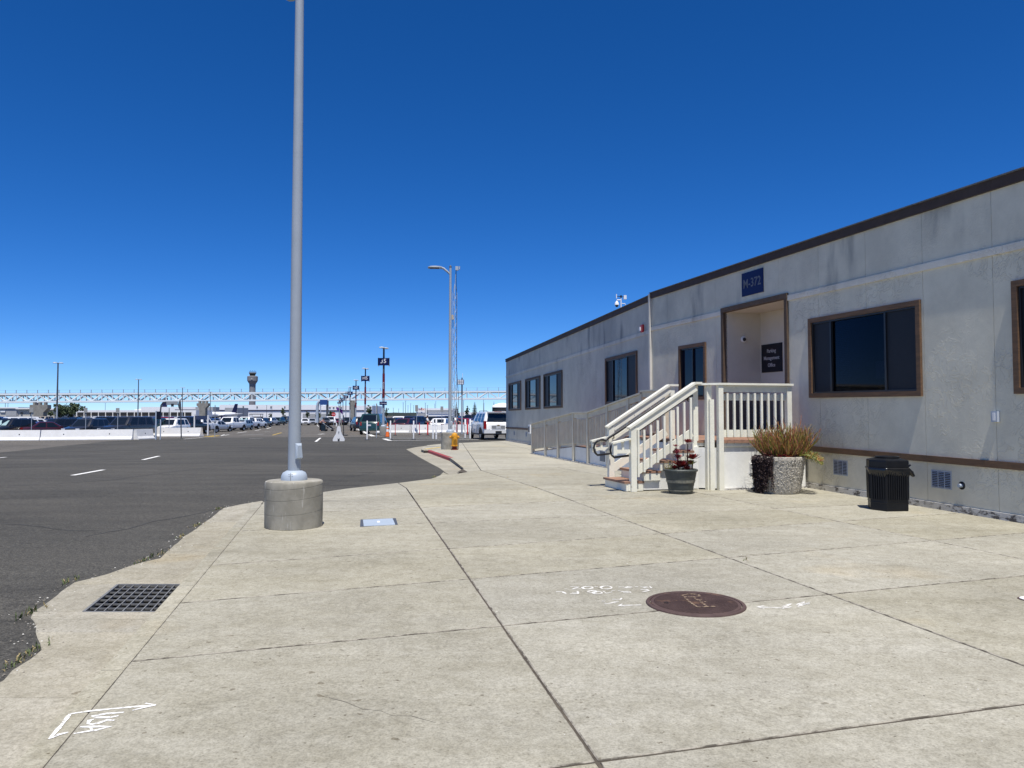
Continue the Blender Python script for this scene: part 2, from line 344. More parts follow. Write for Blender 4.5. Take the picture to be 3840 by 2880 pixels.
# ------------------------------------------------------------------ ground
def sheet(name, poly, dz, m, step=None):     # ground-following sheet from a 2D outline, cut into strips so it follows the terrain
    bm = bmesh.new(); vs = [bm.verts.new((p[0], p[1], 0)) for p in poly]; bm.faces.new(vs)
    ys = [p[1] for p in poly]; xs = [p[0] for p in poly]
    cuts = [(1, 15), (1, 20), (1, 24), (1, 28), (1, 32), (1, 36), (1, 40), (1, 110)]+[(0, -10), (0, -14), (0, -18), (0, -22), (0, -26), (0, -30), (0, -35)]
    for ax, c in cuts:
        a = (ys if ax else xs)
        if min(a) < c < max(a):
            bmesh.ops.bisect_plane(bm, geom=bm.verts[:]+bm.edges[:]+bm.faces[:], plane_co=(0, c, 0) if ax else (c, 0, 0), plane_no=(0, 1, 0) if ax else (1, 0, 0))
    bmesh.ops.triangulate(bm, faces=bm.faces)
    for v in bm.verts: v.co.z = G(v.co.x, v.co.y)+dz
    for f in bm.faces:
        if f.normal.z < 0: f.normal_flip()
    me = bpy.data.meshes.new(name); bm.normal_update(); 
    bmesh.ops.recalc_face_normals(bm, faces=bm.faces)
    if sum(f.normal.z for f in bm.faces) < 0: bmesh.ops.reverse_faces(bm, faces=bm.faces)
    bm.to_mesh(me); bm.free(); me.materials.append(m)
    return struct(link(name, me))
# terrain to the horizon
gx = [-6000, -1500, -400, -150, -80, -60, -50, -45, -40, -35, -30, -26, -22, -18, -14, -10, -5, 0, 10, 30, 80, 400, 1500, 6000]
gy = [-400, -40, -5, 0, 8, 15, 20, 24, 28, 32, 36, 40, 48, 60, 80, 110, 160, 300, 800, 2500, 6500]
mb = MB(); nx = len(gx)
mb.add([(x, y, G(x, y)+AZ-.012-(.25 if (y < 14 and -12 < x < 30) else 0)) for y in gy for x in gx], [(j*nx+i, j*nx+i+1, (j+1)*nx+i+1, (j+1)*nx+i) for j in range(len(gy)-1) for i in range(nx-1)])
struct(mb.build('ground', asph_old, None))
def g2(u, v, dz=0.): p = gp(u, v, dz); return (p.x, p.y)
# darker newer road asphalt
road = [(-60, -12), (-1.2, -12), (-2.4, 0)] + [g2(u, v, AZ) for u, v in ((0,2557),(153,2440),(117,2319),(135,2294),(277,2187),(398,2155),(498,2120),(597,2095),(690,2013),(754,1970),(839,1906),(981,1878),(1140,1856),(1300,1834),(1501,1811),(1616,1796),(1650,1783),(1664,1771),(1655,1758),(1571,1713),(1523,1684))]
def rough(pl, amp, step=.16, seed=2):
    rr = random.Random(seed); out = []
    for a, b in zip(pl, pl[1:]):
        k = max(1, int(math.dist(a, b)/step)); out += [(a[0]+(b[0]-a[0])*i/k+rr.uniform(-amp,amp), a[1]+(b[1]-a[1])*i/k+rr.uniform(-amp,amp)) for i in range(k)]
    return out+[pl[-1]]
road_edge = road[3:]; edge_r = rough(road_edge[:12], .013); road = road[:3]+[(x+.10, y) for x, y in road_edge[:11]]+[(-4.25, 12.1), (-3.75, 12.9)]+road[15:]
road += [g2(1560,1676,AZ), g2(1652,1664,AZ), g2(1900,1652.5,AZ), g2(2500,1652,AZ), g2(2500,1644,AZ), g2(1500,1640,AZ), g2(1000,1639,AZ), g2(620,1644,AZ), g2(430,1653,AZ), g2(200,1676,AZ), g2(0,1697,AZ), (-60, 24)]
sheet('road', road, AZ, asph)
# wandering darker seam patches are sheets of road asphalt
tar = mat('crack_sealant', (.035,.034,.033), (.06,.058,.055), 8, .8)
def crack(pts, wd, dz, m, name='crack', seed=1):
    rr = random.Random(seed); mb = MB(); P_ = [Vector(g2(u, v, dz)) for u, v in pts]; out = []
    for a, b in zip(P_, P_[1:]):
        k = max(2, int((b-a).length/.18)); out += [a.lerp(b, i/k)+Vector((rr.uniform(-.03,.03), rr.uniform(-.03,.03))) for i in range(k)]
    vs = []
    for i, p in enumerate(out):
        d = (out[min(len(out)-1,i+1)]-out[max(0,i-1)]).normalized(); n = Vector((-d.y, d.x))*wd/2*rr.uniform(.3,1.3)
        for q in (p-n, p+n): vs.append((q.x, q.y, G(q.x, q.y)+dz+.003))
    mb.add(vs, [(2*i, 2*i+1, 2*i+3, 2*i+2) for i in range(len(out)-1)]); return struct(mb.build(name, m, None))
crack([(0,1824),(200,1815),(420,1800),(640,1770),(900,1742),(1060,1722)], .05, AZ, tar, seed=3); crack([(330,2010),(470,1985),(560,1960),(700,1935),(830,1905)], .03, AZ, tar, seed=4)
crack([(0,1965),(120,1972),(260,1990),(420,1992)], .03, AZ, tar, seed=5); crack([(1000,1985-110),(1100,1840),(1230,1815),(1300,1790),(1420,1770)], .03, AZ, tar, seed=6); crack([(1180,1720),(1290,1700),(1420,1692),(1540,1690)], .05, AZ, tar, seed=7)
# ------------------------------------------------------------------ pavement slabs
def L0x(y): return -2.08-.2187*(y-3.46)
def clip(poly, p, q, side):
    (ax, ay), (bx, by) = p, q; nx_, ny_ = -(by-ay)*side, (bx-ax)*side
    d = [nx_*(x-ax)+ny_*(y-ay) for x, y in poly]; out = []
    for i in range(len(poly)):
        j = (i+1) % len(poly)
        if d[i] >= 0: out.append(poly[i])
        if (d[i] > 0) != (d[j] > 0) and abs(d[i]-d[j]) > 1e-9:
            t = d[i]/(d[i]-d[j]); out.append((poly[i][0]+t*(poly[j][0]-poly[i][0]), poly[i][1]+t*(poly[j][1]-poly[i][1])))
    return out
def area(p): return .5*sum(p[i][0]*p[(i+1)%len(p)][1]-p[(i+1)%len(p)][0]*p[i][1] for i in range(len(p)))
def cut(polys, p, q, sel=None):
    res = []
    for po in polys:
        if sel and not sel(po): res.append(po); continue
        for s in (1, -1):
            c = clip(po, p, q, s)
            if len(c) >= 3 and abs(area(c)) > .02: res.append(c)
    return res
def inset(poly, d):
    if area(poly) < 0: poly = poly[::-1]
    q = []
    for i, p in enumerate(poly):          # drop near-duplicate points
        if not q or math.dist(p, q[-1]) > .02: q.append(p)
    if math.dist(q[0], q[-1]) < .02: q.pop()
    n = len(q); out = []
    for i in range(n):
        a = Vector(q[i-1]); b = Vector(q[i]); c = Vector(q[(i+1)%n]); e1 = (b-a).normalized(); e2 = (c-b).normalized()
        n1 = Vector((-e1.y, e1.x)); n2 = Vector((-e2.y, e2.x)); bis = n1+n2
        if bis.length < 1e-4: out.append(b+n1*d); continue
        bis = bis.normalized(); out.append(b+bis*min(d/max(.3, bis.dot(n1)), 2.5*d))
    return q, out
def seg_d(p, a, b):
    ax, ay = a; bx, by = b; t = max(0, min(1, ((p[0]-ax)*(bx-ax)+(p[1]-ay)*(by-ay))/max(1e-9, (bx-ax)**2+(by-ay)**2)))
    return math.hypot(p[0]-ax-t*(bx-ax), p[1]-ay-t*(by-ay))
flush = [g2(u, v, -.105) for u, v in ((988,1881),(1140,1856),(1300,1832),(1501,1810),(1616,1795),(1648,1783),(1662,1771))]
def drop(x, y):     # apron falls to the road along the flush edge
    if y < 11.5 or y > 22.6: return 0.
    d = min(seg_d((x, y), flush[i], flush[i+1]) for i in range(len(flush)-1))
    return -.105*(1-sm(0, 1.1, d))*sm(11.6, 13.2, y)*(1-sm(21.2, 22.6, y))
def slab_mesh(poly, dz, th, gap, bev, name, m):
    q, o1 = inset(poly, gap); _, o2 = inset(poly, gap+bev)
    bm = bmesh.new(); vs = [bm.verts.new((p[0], p[1], 0)) for p in o2]
    try: bm.faces.new(vs)
    except Exception: bm.free(); return None
    for c in (13.2, 13.9, 15, 17, 19.2, 20, 26, 33, 40):
        if min(p[1] for p in poly) < c < max(p[1] for p in poly):
            bmesh.ops.bisect_plane(bm, geom=bm.verts[:]+bm.edges[:]+bm.faces[:], plane_co=(0, c, 0), plane_no=(0, 1, 0))
    top = bm.faces[:]
    for f in top:
        f.normal_update()
        if f.normal.z < 0: f.normal_flip()
    edges = [e for e in bm.edges if len(e.link_faces) == 1]; topset = set(top)
    r = bmesh.ops.extrude_edge_only(bm, edges=edges); nv = [g for g in r['geom'] if isinstance(g, bmesh.types.BMVert)]
    cen = Vector((sum(v.co.x for v in bm.verts)/len(bm.verts), sum(v.co.y for v in bm.verts)/len(bm.verts), 0))
    ne = [g for g in r['geom'] if isinstance(g, bmesh.types.BMEdge)]
    for v in bm.verts: v.co.z = G(v.co.x, v.co.y)+dz+drop(v.co.x, v.co.y)
    old = {}
    for v in nv: v.co.z -= min(.006, bev*.5)
    for f in bm.faces:
        if f not in topset: f.material_index = 1
    r2 = bmesh.ops.extrude_edge_only(bm, edges=[e for e in ne if len(e.link_faces) == 1])
    for g in r2['geom']:
        if isinstance(g, bmesh.types.BMVert): g.co.z -= th
    for v in nv:      # bevel: push the lower ring outwards a little
        d = (v.co-cen); d.z = 0
        if d.length > .01: v.co += d.normalized()*bev
    bmesh.ops.recalc_face_normals(bm, faces=bm.faces)
    me = bpy.data.meshes.new(name); bm.to_mesh(me); bm.free(); me.materials.append(m); me.materials.append(conc_edge if bev > .005 else m); return me
nearp = [(L0x(-4), -4), (L0x(12.6), 12.6)]+flush[:]+[g2(1690,1768), g2(1734,1766), g2(2114,1751)]
T7 = (g2(1734,1766), g2(2114,1751)); td = Vector(T7[1])-Vector(T7[0]); e7 = Vector(T7[0])+td*((4.9-T7[0][0])/td.x)
nearp += [(4.9, e7.y), (10.9, -4)]
farp = [g2(1712,1767), g2(1734,1766), g2(2114,1751), (4.9, e7.y), (4.25, 22), (.0, 45.79), (-.35,45.79), g2(1652.6,1664), g2(1603,1669.5), g2(1585,1677), g2(1578,1685), g2(1590,1689), g2(1616.5,1688), g2(1686.5,1717), g2(1738,1752)]
walk = sheet('sidewalk', [(x, y) for x, y in nearp], -.0065, dirtm)
# joint bed follows the falling apron edge
for v in walk.data.vertices: v.co.z += drop(v.co.x, v.co.y)-.02*(1 if drop(v.co.x, v.co.y) < 0 else 0)
polys = [nearp]
Tl = [((2259.6,2852.6),(3840,2639.5)), ((394.7,2489.5),(2461,2291)), ((626,2265.4),(1900,2159.6)), ((793,2119.6),(1693,2056.6)), ((1300,1974),(2300,1932)), ((1300,1915),(1571,1903))]
for a, b in Tl: polys = cut(polys, g2(*a), g2(*b))
for a, b in (((1510,1814),(2257,2880)), ((1804,1764),(3128,2236)), ((2650,1854),(3840,2098))): polys = cut(polys, g2(*a), g2(*b))
for i, po in enumerate(polys):
    me = slab_mesh(po, 0, .05, .0055, .009, 'slab', conc)
    if me: link('slab', me, walk)
walk2 = sheet('sidewalk', farp, -.035, dirtm)
polys = [farp]
for a, b in (((1804,1764),(1760,1700)), ((1560,1700),(2100,1690)), ((1550,1727),(2100,1716)), ((1900,1664),(2300,1764))): polys = cut(polys, g2(*a), g2(*b))
for po in polys:
    me = slab_mesh(po, 0, .05, .004, .006, 'slab', conc_pale)
    if me: link('slab', me, walk2)
# kerb beside the gutter, in lengths
kerb = struct(bpy.data.objects.new('kerb', None)); COL.objects.link(kerb)
ky = [-4, -1, 1.6, 4.72, 6.9, 8.35, 10.2, 12.6]
for a, b in zip(ky, ky[1:]):
    mb = MB(); a += .003; b -= .003; n = 4; ys = [a+(b-a)*i/n for i in range(n+1)]; rows = []
    for y in ys:
        f = 1-sm(11.2, 12.6, y); g = G(-3, y); x = L0x(y)+.003; rows.append([(x, y, g-.2), (x, y, g-.004), (x-.012, y, g), (x-.135, y, g-.002), (x-.158, y, g-.02-.01*f), (x-.17, y, g-.2)])
    k = 6
    mb.add([p for r in rows for p in r], [(i*k+j, i*k+j+1, (i+1)*k+j+1, (i+1)*k+j) for i in range(n) for j in range(k-1)]+[tuple(range(k)), tuple(n*k+j for j in range(k))])
    mb.build('kerb_length', conc, kerb)
# gutter pan with a drain basin
gut = struct(bpy.data.objects.new('gutter', None)); COL.objects.link(gut)
gedge = edge_r
pan = [(L0x(-4)-.6, -4)]+[(L0x(2.5)-.95, 2.5), (L0x(4)-.98, 4)]+[p for p in gedge if p[1] > 4.3]+[flush[0], (L0x(12.62)-.005, 12.62), (L0x(12.6)-.165, 12.6), (L0x(-4)-.165, -4)]
GZ = AZ+.006
gq = [g2(u, v, GZ) for u, v in ((451.6,2194),(668.6,2190.7),(590,2292),(328.6,2296))]
y0g, y1g = 6.43, 7.40
gl = lambda y: L0x(y)-.165-.01
GR = [(gl(y0g)-.64, y0g), (gl(y0g)-.02, y0g), (gl(y1g)-.02, y1g), (gl(y1g)-.64, y1g)]
pans = [pan]
for yy in (2.6, 4.55, 5.85, 6.2, 7.55, 9.3, 11.3): pans = cut(pans, (-6, yy+.02), (0, yy))
for po in pans:
    cy_ = sum(p[1] for p in po)/len(po)
    pieces = [po]
    if min(p[1] for p in po) < 6.5 and max(p[1] for p in po) > 7.3:      # around the drain opening
        lo = clip(po, GR[0], GR[1], -1); hi = clip(po, GR[3], GR[2], 1); md = clip(clip(po, GR[0], GR[1], 1), GR[3], GR[2], -1)
        pieces = [lo, hi, clip(md, GR[0], GR[3], 1), clip(md, GR[1], GR[2], -1)]
    for q in pieces:
        if len(q) > 2 and abs(area(q)) > .0005:
            me = slab_mesh(q, GZ, .05, .002 if len(pieces) == 1 else .0005, .002, 'gutter_slab', conc_gut)
            if me: link('gutter_slab', me, gut)
sheet('gutter', [g2(790,1945,AZ), g2(839,1906,AZ), g2(900,1893,AZ), g2(981,1879,AZ), flush[0], (L0x(12.2)-.16, 12.2), (L0x(11)-.3, 11.0)], GZ-.002, conc_gut)
def gz(x, y, dz): return Vector((x, y, G(x, y)+GZ+dz))
mb = MB()
cor = [gz(*p, 0) for p in GR]
for i in range(4):
    a, b = cor[i], cor[(i+1)%4]; mb.add([a+Vector((0,0,-.02)), b+Vector((0,0,-.02)), b+Vector((0,0,-.7)), a+Vector((0,0,-.7))], [(0,1,2,3)])
mb.add([p+Vector((0,0,-.7)) for p in cor], [(0,1,2,3)]); mb.build('drain_pit', darkpit, gut)
dg = thing('drain_grate', 'rectangular steel drain grate set in the concrete gutter beside the curb', 'drain grate', gz(GR[0][0], GR[0][1], -.03))
mb = MB()
for i in range(4): mb.beam(cor[i]+Vector((0,0,-.012)), cor[(i+1)%4]+Vector((0,0,-.012)), .022, .03)
mb.build('frame', grate_m, dg)
for i in range(1, 14):
    t = i/14; a = cor[0].lerp(cor[3], t); b = cor[1].lerp(cor[2], t); m_ = MB(); m_.beam(a+Vector((.01,0,-.012)), b+Vector((-.01,0,-.012)), .008, .014); 
    if i % 2 == 0: m_.build('cross_bar', grate_m, dg)
for i in range(1, 8):
    t = i/8; a = cor[0].lerp(cor[1], t); b = cor[3].lerp(cor[2], t); m_ = MB(); m_.beam(a+Vector((0,.01,-.016)), b+Vector((0,-.01,-.016)), .010, .024); m_.build('bearing_bar', grate_m, dg)
# second gutter and the painted curb by the hydrant
sheet('gutter', [g2(u, v, GZ-.004) for u, v in ((1670,1772),(1664,1767),(1652,1757),(1610,1735),(1571,1713.5),(1523,1684.5),(1560,1676.5),(1605,1671),(1640,1685),(1725,1725),(1790,1765),(1745,1792),(1690,1783))], GZ-.004, conc_gut)
kerb2 = struct(bpy.data.objects.new('kerb', None)); COL.objects.link(kerb2)
kp = [g2(u, v) for u, v in ((1652.6,1664.5),(1603,1669.8),(1586,1677),(1580,1684.5),(1590,1688),(1601,1687.5),(1686.5,1717),(1715,1733),(1738,1751),(1745,1757),(1741,1761))]
def kerb_run(pts, m, name, dz=.002, drops=None):
    mb = MB(); rows = []
    for i, p in enumerate(pts):
        a = Vector(pts[max(0,i-1)]); b = Vector(pts[min(len(pts)-1,i+1)]); d = (b-a).normalized(); nrm = Vector((-d.y, d.x))   # right-hand side inward
        q = Vector(p); g = G(q.x, q.y)+dz+drop(q.x+.05, q.y); dd = drops[i] if drops else 0
        rows.append([(q.x, q.y, g-.2), (q.x+nrm.x*.01, q.y+nrm.y*.01, g-.02-dd), (q.x+nrm.x*.03, q.y+nrm.y*.03, g-dd), (q.x+nrm.x*.13, q.y+nrm.y*.13, g+.001-dd*.6), (q.x+nrm.x*.13, q.y+nrm.y*.13, g-.2)])
    k = 5; n = len(rows)
    mb.add([p for r in rows for p in r], [(i*k+j, i*k+j+1, (i+1)*k+j+1, (i+1)*k+j) for i in range(n-1) for j in range(k-1)]+[tuple(range(k)), tuple((n-1)*k+j for j in range(k))])
    return mb.build(name, m, kerb2)
kerb_run(kp[:6], conc_pale, 'kerb_length')
def lerp2(a, b, t): return (a[0]+(b[0]-a[0])*t, a[1]+(b[1]-a[1])*t)
o = kerb_run([kp[5], lerp2(kp[5], kp[6], .33), lerp2(kp[5], kp[6], .66), kp[6]], redcurb, 'painted_kerb_length'); o['label'] = 'red painted curb length beside the hydrant'
kerb_run([kp[6], lerp2(kp[6],kp[7],.5), kp[7], g2(1724,1740)], conc_pale, 'kerb_length', drops=[0,.0,.03,.09])
def strip(name, a, b, wd, m, dz, lab=None, parent=None):
    a = Vector(a); b = Vector(b); d = (b-a).normalized(); n = Vector((-d.y, d.x))*wd/2; k = max(1, int((b-a).length/4)); mb = MB(); vs = []
    for i in range(k+1):
        p = a.lerp(b, i/k)
        for s in (-1, 1): q = p+n*s; vs.append((q.x, q.y, G(q.x, q.y)+dz))
    mb.add(vs, [(2*i, 2*i+1, 2*i+3, 2*i+2) for i in range(k)]); o = mb.build(name, m, parent)
    if parent is None: struct(o)
    return o
o = strip('painted_line', g2(1594,1684.5), g2(1653,1677.5), .16, yroad, .008)
# white lane dashes, arrows and stop lines on the asphalt
def line(u0, v0, u1, v1, wd, m=None): return strip('painted_line', g2(u0, v0, AZ), g2(u1, v1, AZ), wd, m or wroad, AZ+.005)
line(272,1783,388,1762,.14); line(536,1724.5,596,1710.5,.14); line(-40,1721,22,1714.5,.14)
line(1184,1656.5,1201,1642.5,.15); line(690,1646.5,760,1641,.18); line(935,1645,985,1643.6,.16)
line(826,1634.5,860,1630,.2); line(890,1624,925,1619,.2); line(956,1615,978,1611,.2); line(965,1605,983,1602,.2); line(1000,1608,1016,1603,.2)
line(908,1631,990,1628,.25); line(990,1619.5,1012,1618.5,.2); line(1022,1632,1056,1622.5,.15, yroad); line(830,1633.5,842,1629.5,.1)
strip('painted_line', g2(780,1637,AZ), g2(815,1634,AZ), .9, yroad, AZ+.005)
strip('painted_line', g2(720,1635.5,AZ), g2(1300,1630,AZ), .25, conc_far, AZ+.005)
line(1194,1629,1215,1627,.35); line(1445,1643,1900,1643,.0+.35); line(1440,1645.5,1462,1652,.3); line(1455,1652.5,1900,1647,.25)
for k in range(9):   # hatched walkway beside the lettered poles
    t = k/9; v0 = 1628-k*4.9; u1 = 1374-k*5.3; u0 = 1296-k*1.5
    line(u0, v0, u1, v0-.4, .22+.02*k, oroad)
line(1345,1611,1400,1636,.35); line(1318,1598,1342,1610,.4)
line(1180,1584,1195,1600,.12)
# ------------------------------------------------------------------ the office building
dR = Vector((-.2498,.9683,0)); oR = Vector((-.9683,-.2498,0)); oL = Vector((-.9837,-.1798,0))
def WR(y, z, n=0.): return Vector((9.67-.258*y, y, z+K*y))+oR*n
def WL(y, z, n=0.):
    t = (y-21.99)/(45.79-21.99); return Vector((4.0-.1828*(y-21.99), y, z-.06-.42*t+K*y))+oL*n
def wbox(mb, W, y0, y1, z0, z1, n0, n1, mi=0):
    return mb.hexa([W(y0,z0,n0), W(y1,z0,n0), W(y1,z0,n1), W(y0,z0,n1), W(y0,z1,n0), W(y1,z1,n0), W(y1,z1,n1), W(y0,z1,n1)], mi)
def sub(rects, o):
    res = []
    for a, b, c, d in rects:
        p, q, r, s = max(a,o[0]), min(b,o[1]), max(c,o[2]), min(d,o[3])
        if p >= q or r >= s: res.append((a,b,c,d)); continue
        if a < p: res.append((a,p,c,d))
        if q < b: res.append((q,b,c,d))
        if c < r: res.append((p,q,c,r))
        if s < d: res.append((p,q,s,d))
    return res
def ywall(u, v, W):   # depth where the sight line meets the wall
    a, b, c = ray(u, v); sx = a/b; p = W(0,0); q = W(10,0); dx = (q.x-p.x)/10
    return p.x/(sx-dx)
def panels(root, W, y0, y1, step, off, openings, zt=4.67):
    ys = [y0]; y = off
    while y < y1-.3:
        if y > y0+.3: ys.append(y)
        y += step
    ys.append(y1)
    for a, b in zip(ys, ys[1:]):
        for z0, z1, nm in ((.10,.716,'skirt_panel'), (.817,3.74,'wall_panel'), (3.85,zt,'wall_panel')):
            rs = [(a+.003, b-.003, z0, z1)]
            for o in openings: rs = sub(rs, o)
            if not rs: continue
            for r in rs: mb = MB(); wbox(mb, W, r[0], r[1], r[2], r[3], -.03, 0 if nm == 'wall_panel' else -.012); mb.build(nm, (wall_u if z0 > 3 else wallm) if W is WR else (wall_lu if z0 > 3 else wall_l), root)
def window(root, W, y0, y1, z0, z1, div, screens, clear=None, fm=None, fw=.085):
    fm = fm or brown; mb = MB()
    for r in sub([(y0,y1,z0,z1)], (y0+fw, y1-fw, z0+fw, z1-fw)): wbox(mb, W, *r, -.01, .042)
    fr = mb.build('window', fm, root)
    a, b, c, d = y0+fw, y1-fw, z0+fw, z1-fw; s = .03; mb = MB()
    for r in sub([(a,b,c,d)], (a+s,b-s,c+s,d-s)): wbox(mb, W, *r, -.07, .012)
    mb.build('sash', dark_al, fr)
    ys = [a+s]+[a+(b-a)*t for t in div]+[b-s]
    for i, t in enumerate(div):
        mb = MB(); yy = a+(b-a)*t; wbox(mb, W, yy-.02, yy+.02, c+s, d-s, -.06, .006); mb.build('mullion', dark_al, fr)
    for i in range(len(ys)-1):
        l = ys[i]+(.02 if i else 0); r = ys[i+1]-(.02 if i < len(ys)-2 else 0); mb = MB()
        if i == clear: wbox(mb, W, l, r, c+s, d-s, -.045, -.040); mb.build('pane', glass_c, fr); continue
        wbox(mb, W, l, r, c+s, d-s, -.05, -.02 if i in screens else -.035); mb.build('pane', pane_s if i in screens else pane_d, fr)
    return fr, ys, c+s, d-s
def vent(root, W, y0, y1, z0, z1, n=3, n0=-.012):
    mb = MB(); f = .02
    wbox(mb, W, y0, y1, z0, z1, n0, n0+.006); fr = mb.build('vent', vent_m, root)
    for i in range(n):
        a = y0+f+(y1-y0-f)*i/n; b = y0+(y1-y0-f)*(i+1)/n; mb = MB(); wbox(mb, W, a, b, z0+f, z1-f, n0+.004, n0+.0075); g = mb.build('grille', dark_al, fr)
        mb = MB(); k = 9
        for j in range(k):
            z = z0+f+(z1-z0-2*f)*(j+.5)/k; mb.hexa([W(a,z-.006,n0+.008), W(b,z-.006,n0+.008), W(b,z-.004,n0+.016), W(a,z-.004,n0+.016), W(a,z+.004,n0+.008), W(b,z+.004,n0+.008), W(b,z+.006,n0+.010), W(a,z+.006,n0+.010)])
        o = mb.build('louvre', vent_m, fr); o['kind'] = 'stuff'
bl = thing('office_building', 'long cream modular office with brown fascia and recessed entrance beside the porch', 'building', WR(12, 0))
ENT = (15.61, 18.14, .0, 3.90)
bw = (ywall(3457.7,1300,WR), ywall(3037.6,1350,WR), 1.75, 3.29)
rw = (8.2, ywall(3804,1250,WR), 1.76, 3.32)
nw = (ywall(2649.5,1400,WR), ywall(2548.7,1400,WR), 1.75, 3.17)
YN, YC = -4., 21.98
panels(bl, WR, YN, YC, 1.258, 9.64-1.258*12, [ENT]+[(q[0]+.02,q[1]-.02,q[2]+.02,q[3]-.02) for q in (bw, rw, nw)])
fr, ys, zb, zt = window(bl, WR, *bw, (.27,.80), (0,2), clear=1)
# a blind, a paper notice and the dark room behind the clear pane
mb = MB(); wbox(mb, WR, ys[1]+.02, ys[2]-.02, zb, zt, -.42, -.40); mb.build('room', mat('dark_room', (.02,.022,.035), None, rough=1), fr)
blind = mat('navy_blind', (.06,.065,.13), None, rough=.7)
mb = MB(); k = 30; a_, b_ = ys[2]-.02-(ys[2]-ys[1])*.56, ys[2]-.02
for i in range(k):
    z = zb+.28+(zt-zb-.3)*i/k; mb.hexa([WR(a_,z,-.115), WR(b_,z,-.115), WR(b_,z+.012,-.08), WR(a_,z+.012,-.08), WR(a_,z+.003,-.115), WR(b_,z+.003,-.115), WR(b_,z+.015,-.08), WR(a_,z+.015,-.08)])
o = mb.build('blind', blind, fr); o['kind'] = 'stuff'
mb = MB(); wbox(mb, WR, ys[1]+.04, ys[1]+.30, zb+.20, zb+.50, -.06, -.055); mb.build('paper_notice', wpaint, fr)
mb = MB(); wbox(mb, WR, ys[1]+.25, ys[2]-.05, zb+.10, zb+.14, -.2, -.12); mb.build('shelf', conc_far, fr)
window(bl, WR, *rw, (.2,.72), (0,2))
window(bl, WR, *nw, (.5,), ())
for u in (3150, 3528): 
    y = ywall(u, 1780, WR); vent(bl, WR, y-.19, y+.19, .32, .60)
# trims
def run(root, W, y0, y1, z0, z1, n0, n1, m, name, seg):
    k = max(1, round((y1-y0)/seg))
    for i in range(k):
        mb = MB(); wbox(mb, W, y0+(y1-y0)*i/k+.001, y0+(y1-y0)*(i+1)/k-.001, z0, z1, n0, n1); mb.build(name, m, root)
def pieces(root, W, y0, y1, *a):
    for p, q, _, _ in sub([(y0, y1, 0, 1)], (ENT[0], ENT[1], 0, 1)) if W is WR else [(y0, y1, 0, 1)]: run(root, W, p, q, *a)
pieces(bl, WR, YN, YC, 3.74, 3.85, -.02, .03, bandm, 'trim_band', 2.6)
pieces(bl, WR, YN, YC, .716, .817, -.02, .03, brown, 'skirt_rail', 2.6)
pieces(bl, WR, YN, YC, -.02, .10, -.03, .03, skirt_w, 'base_board', 2.6)
run(bl, WR, YN, YC, 4.67, 4.822, -.05, .045, fasc, 'fascia_board', 3.9)
run(bl, WR, YN, YC, 4.823, 4.842, -.4, .07, roofm, 'roof_edging', 3.9)
mb = MB(); mb.hexa([WR(YN,4.80,-.06), WR(YC,4.80,-.06), WR(YC,4.80,-12), WR(YN,4.80,-12), WR(YN,4.838,-.06), WR(YC,4.838,-.06), WR(YC,5.15,-12), WR(YN,5.15,-12)]); mb.build('roof', roofm, bl)
mb = MB()
for a, b in ((YN, ENT[0]-.12), (ENT[1]+.12, YC)): wbox(mb, WR, a, b, -.1, 4.64, -12, -.45)
wbox(mb, WR, ENT[0]-.12, ENT[1]+.12, -.1, 4.64, -12, -1.25); wbox(mb, WR, ENT[0]-.12, ENT[1]+.12, 3.98, 4.64, -1.25, -.45)
mb.build('wall_core', wallm, bl)
# recessed entrance
A, B_ = ENT[0]+.09, ENT[1]-.09; D = -.95
cream = mat('recess_paint', (.66,.62,.53), (.62,.58,.49), 3, .7); grey_w = mat('lower_panel_grey', (.13,.125,.12), None, rough=.7)
mb = MB(); wbox(mb, WR, B_, B_+.06, .9, 3.86, D-.05, -.032); mb.build('recess_side', cream, bl)
mb = MB(); wbox(mb, WR, A-.06, A, .9, 3.86, D-.05, -.032); mb.build('recess_side', cream, bl)
mb = MB(); wbox(mb, WR, A, B_, .9, 3.86, D-.06, D); mb.build('recess_back', cream, bl)
mb = MB(); wbox(mb, WR, A, B_, 3.80, 3.86, D, -.032); mb.build('recess_ceiling', cream, bl)
mb = MB(); wbox(mb, WR, A, B_, .80, .93, D, .0); mb.build('recess_floor', deckm, bl)
mb = MB(); wbox(mb, WR, B_-.012, B_-.001, .94, 1.75, D+.02, -.06); mb.build('lower_dark_panel', grey_w, bl)  # thin dark grey sheets cover the lower part of the recess walls
mb = MB(); wbox(mb, WR, A+.06, B_-.014, .94, 1.75, D+.001, D+.012); mb.build('lower_dark_panel', grey_w, bl)
mb = MB()
wbox(mb, WR, ENT[0], A, .93, ENT[3]-.11, -.06, .05); mb.build('door_jamb', brown_d, bl)
mb = MB(); wbox(mb, WR, B_, ENT[1], .93, ENT[3]-.11, -.06, .05); mb.build('door_jamb', brown_d, bl)
mb = MB(); wbox(mb, WR, ENT[0]-.005, ENT[1]+.005, ENT[3]-.11, ENT[3], -.06, .052); mb.build('door_head', brown_d, bl)
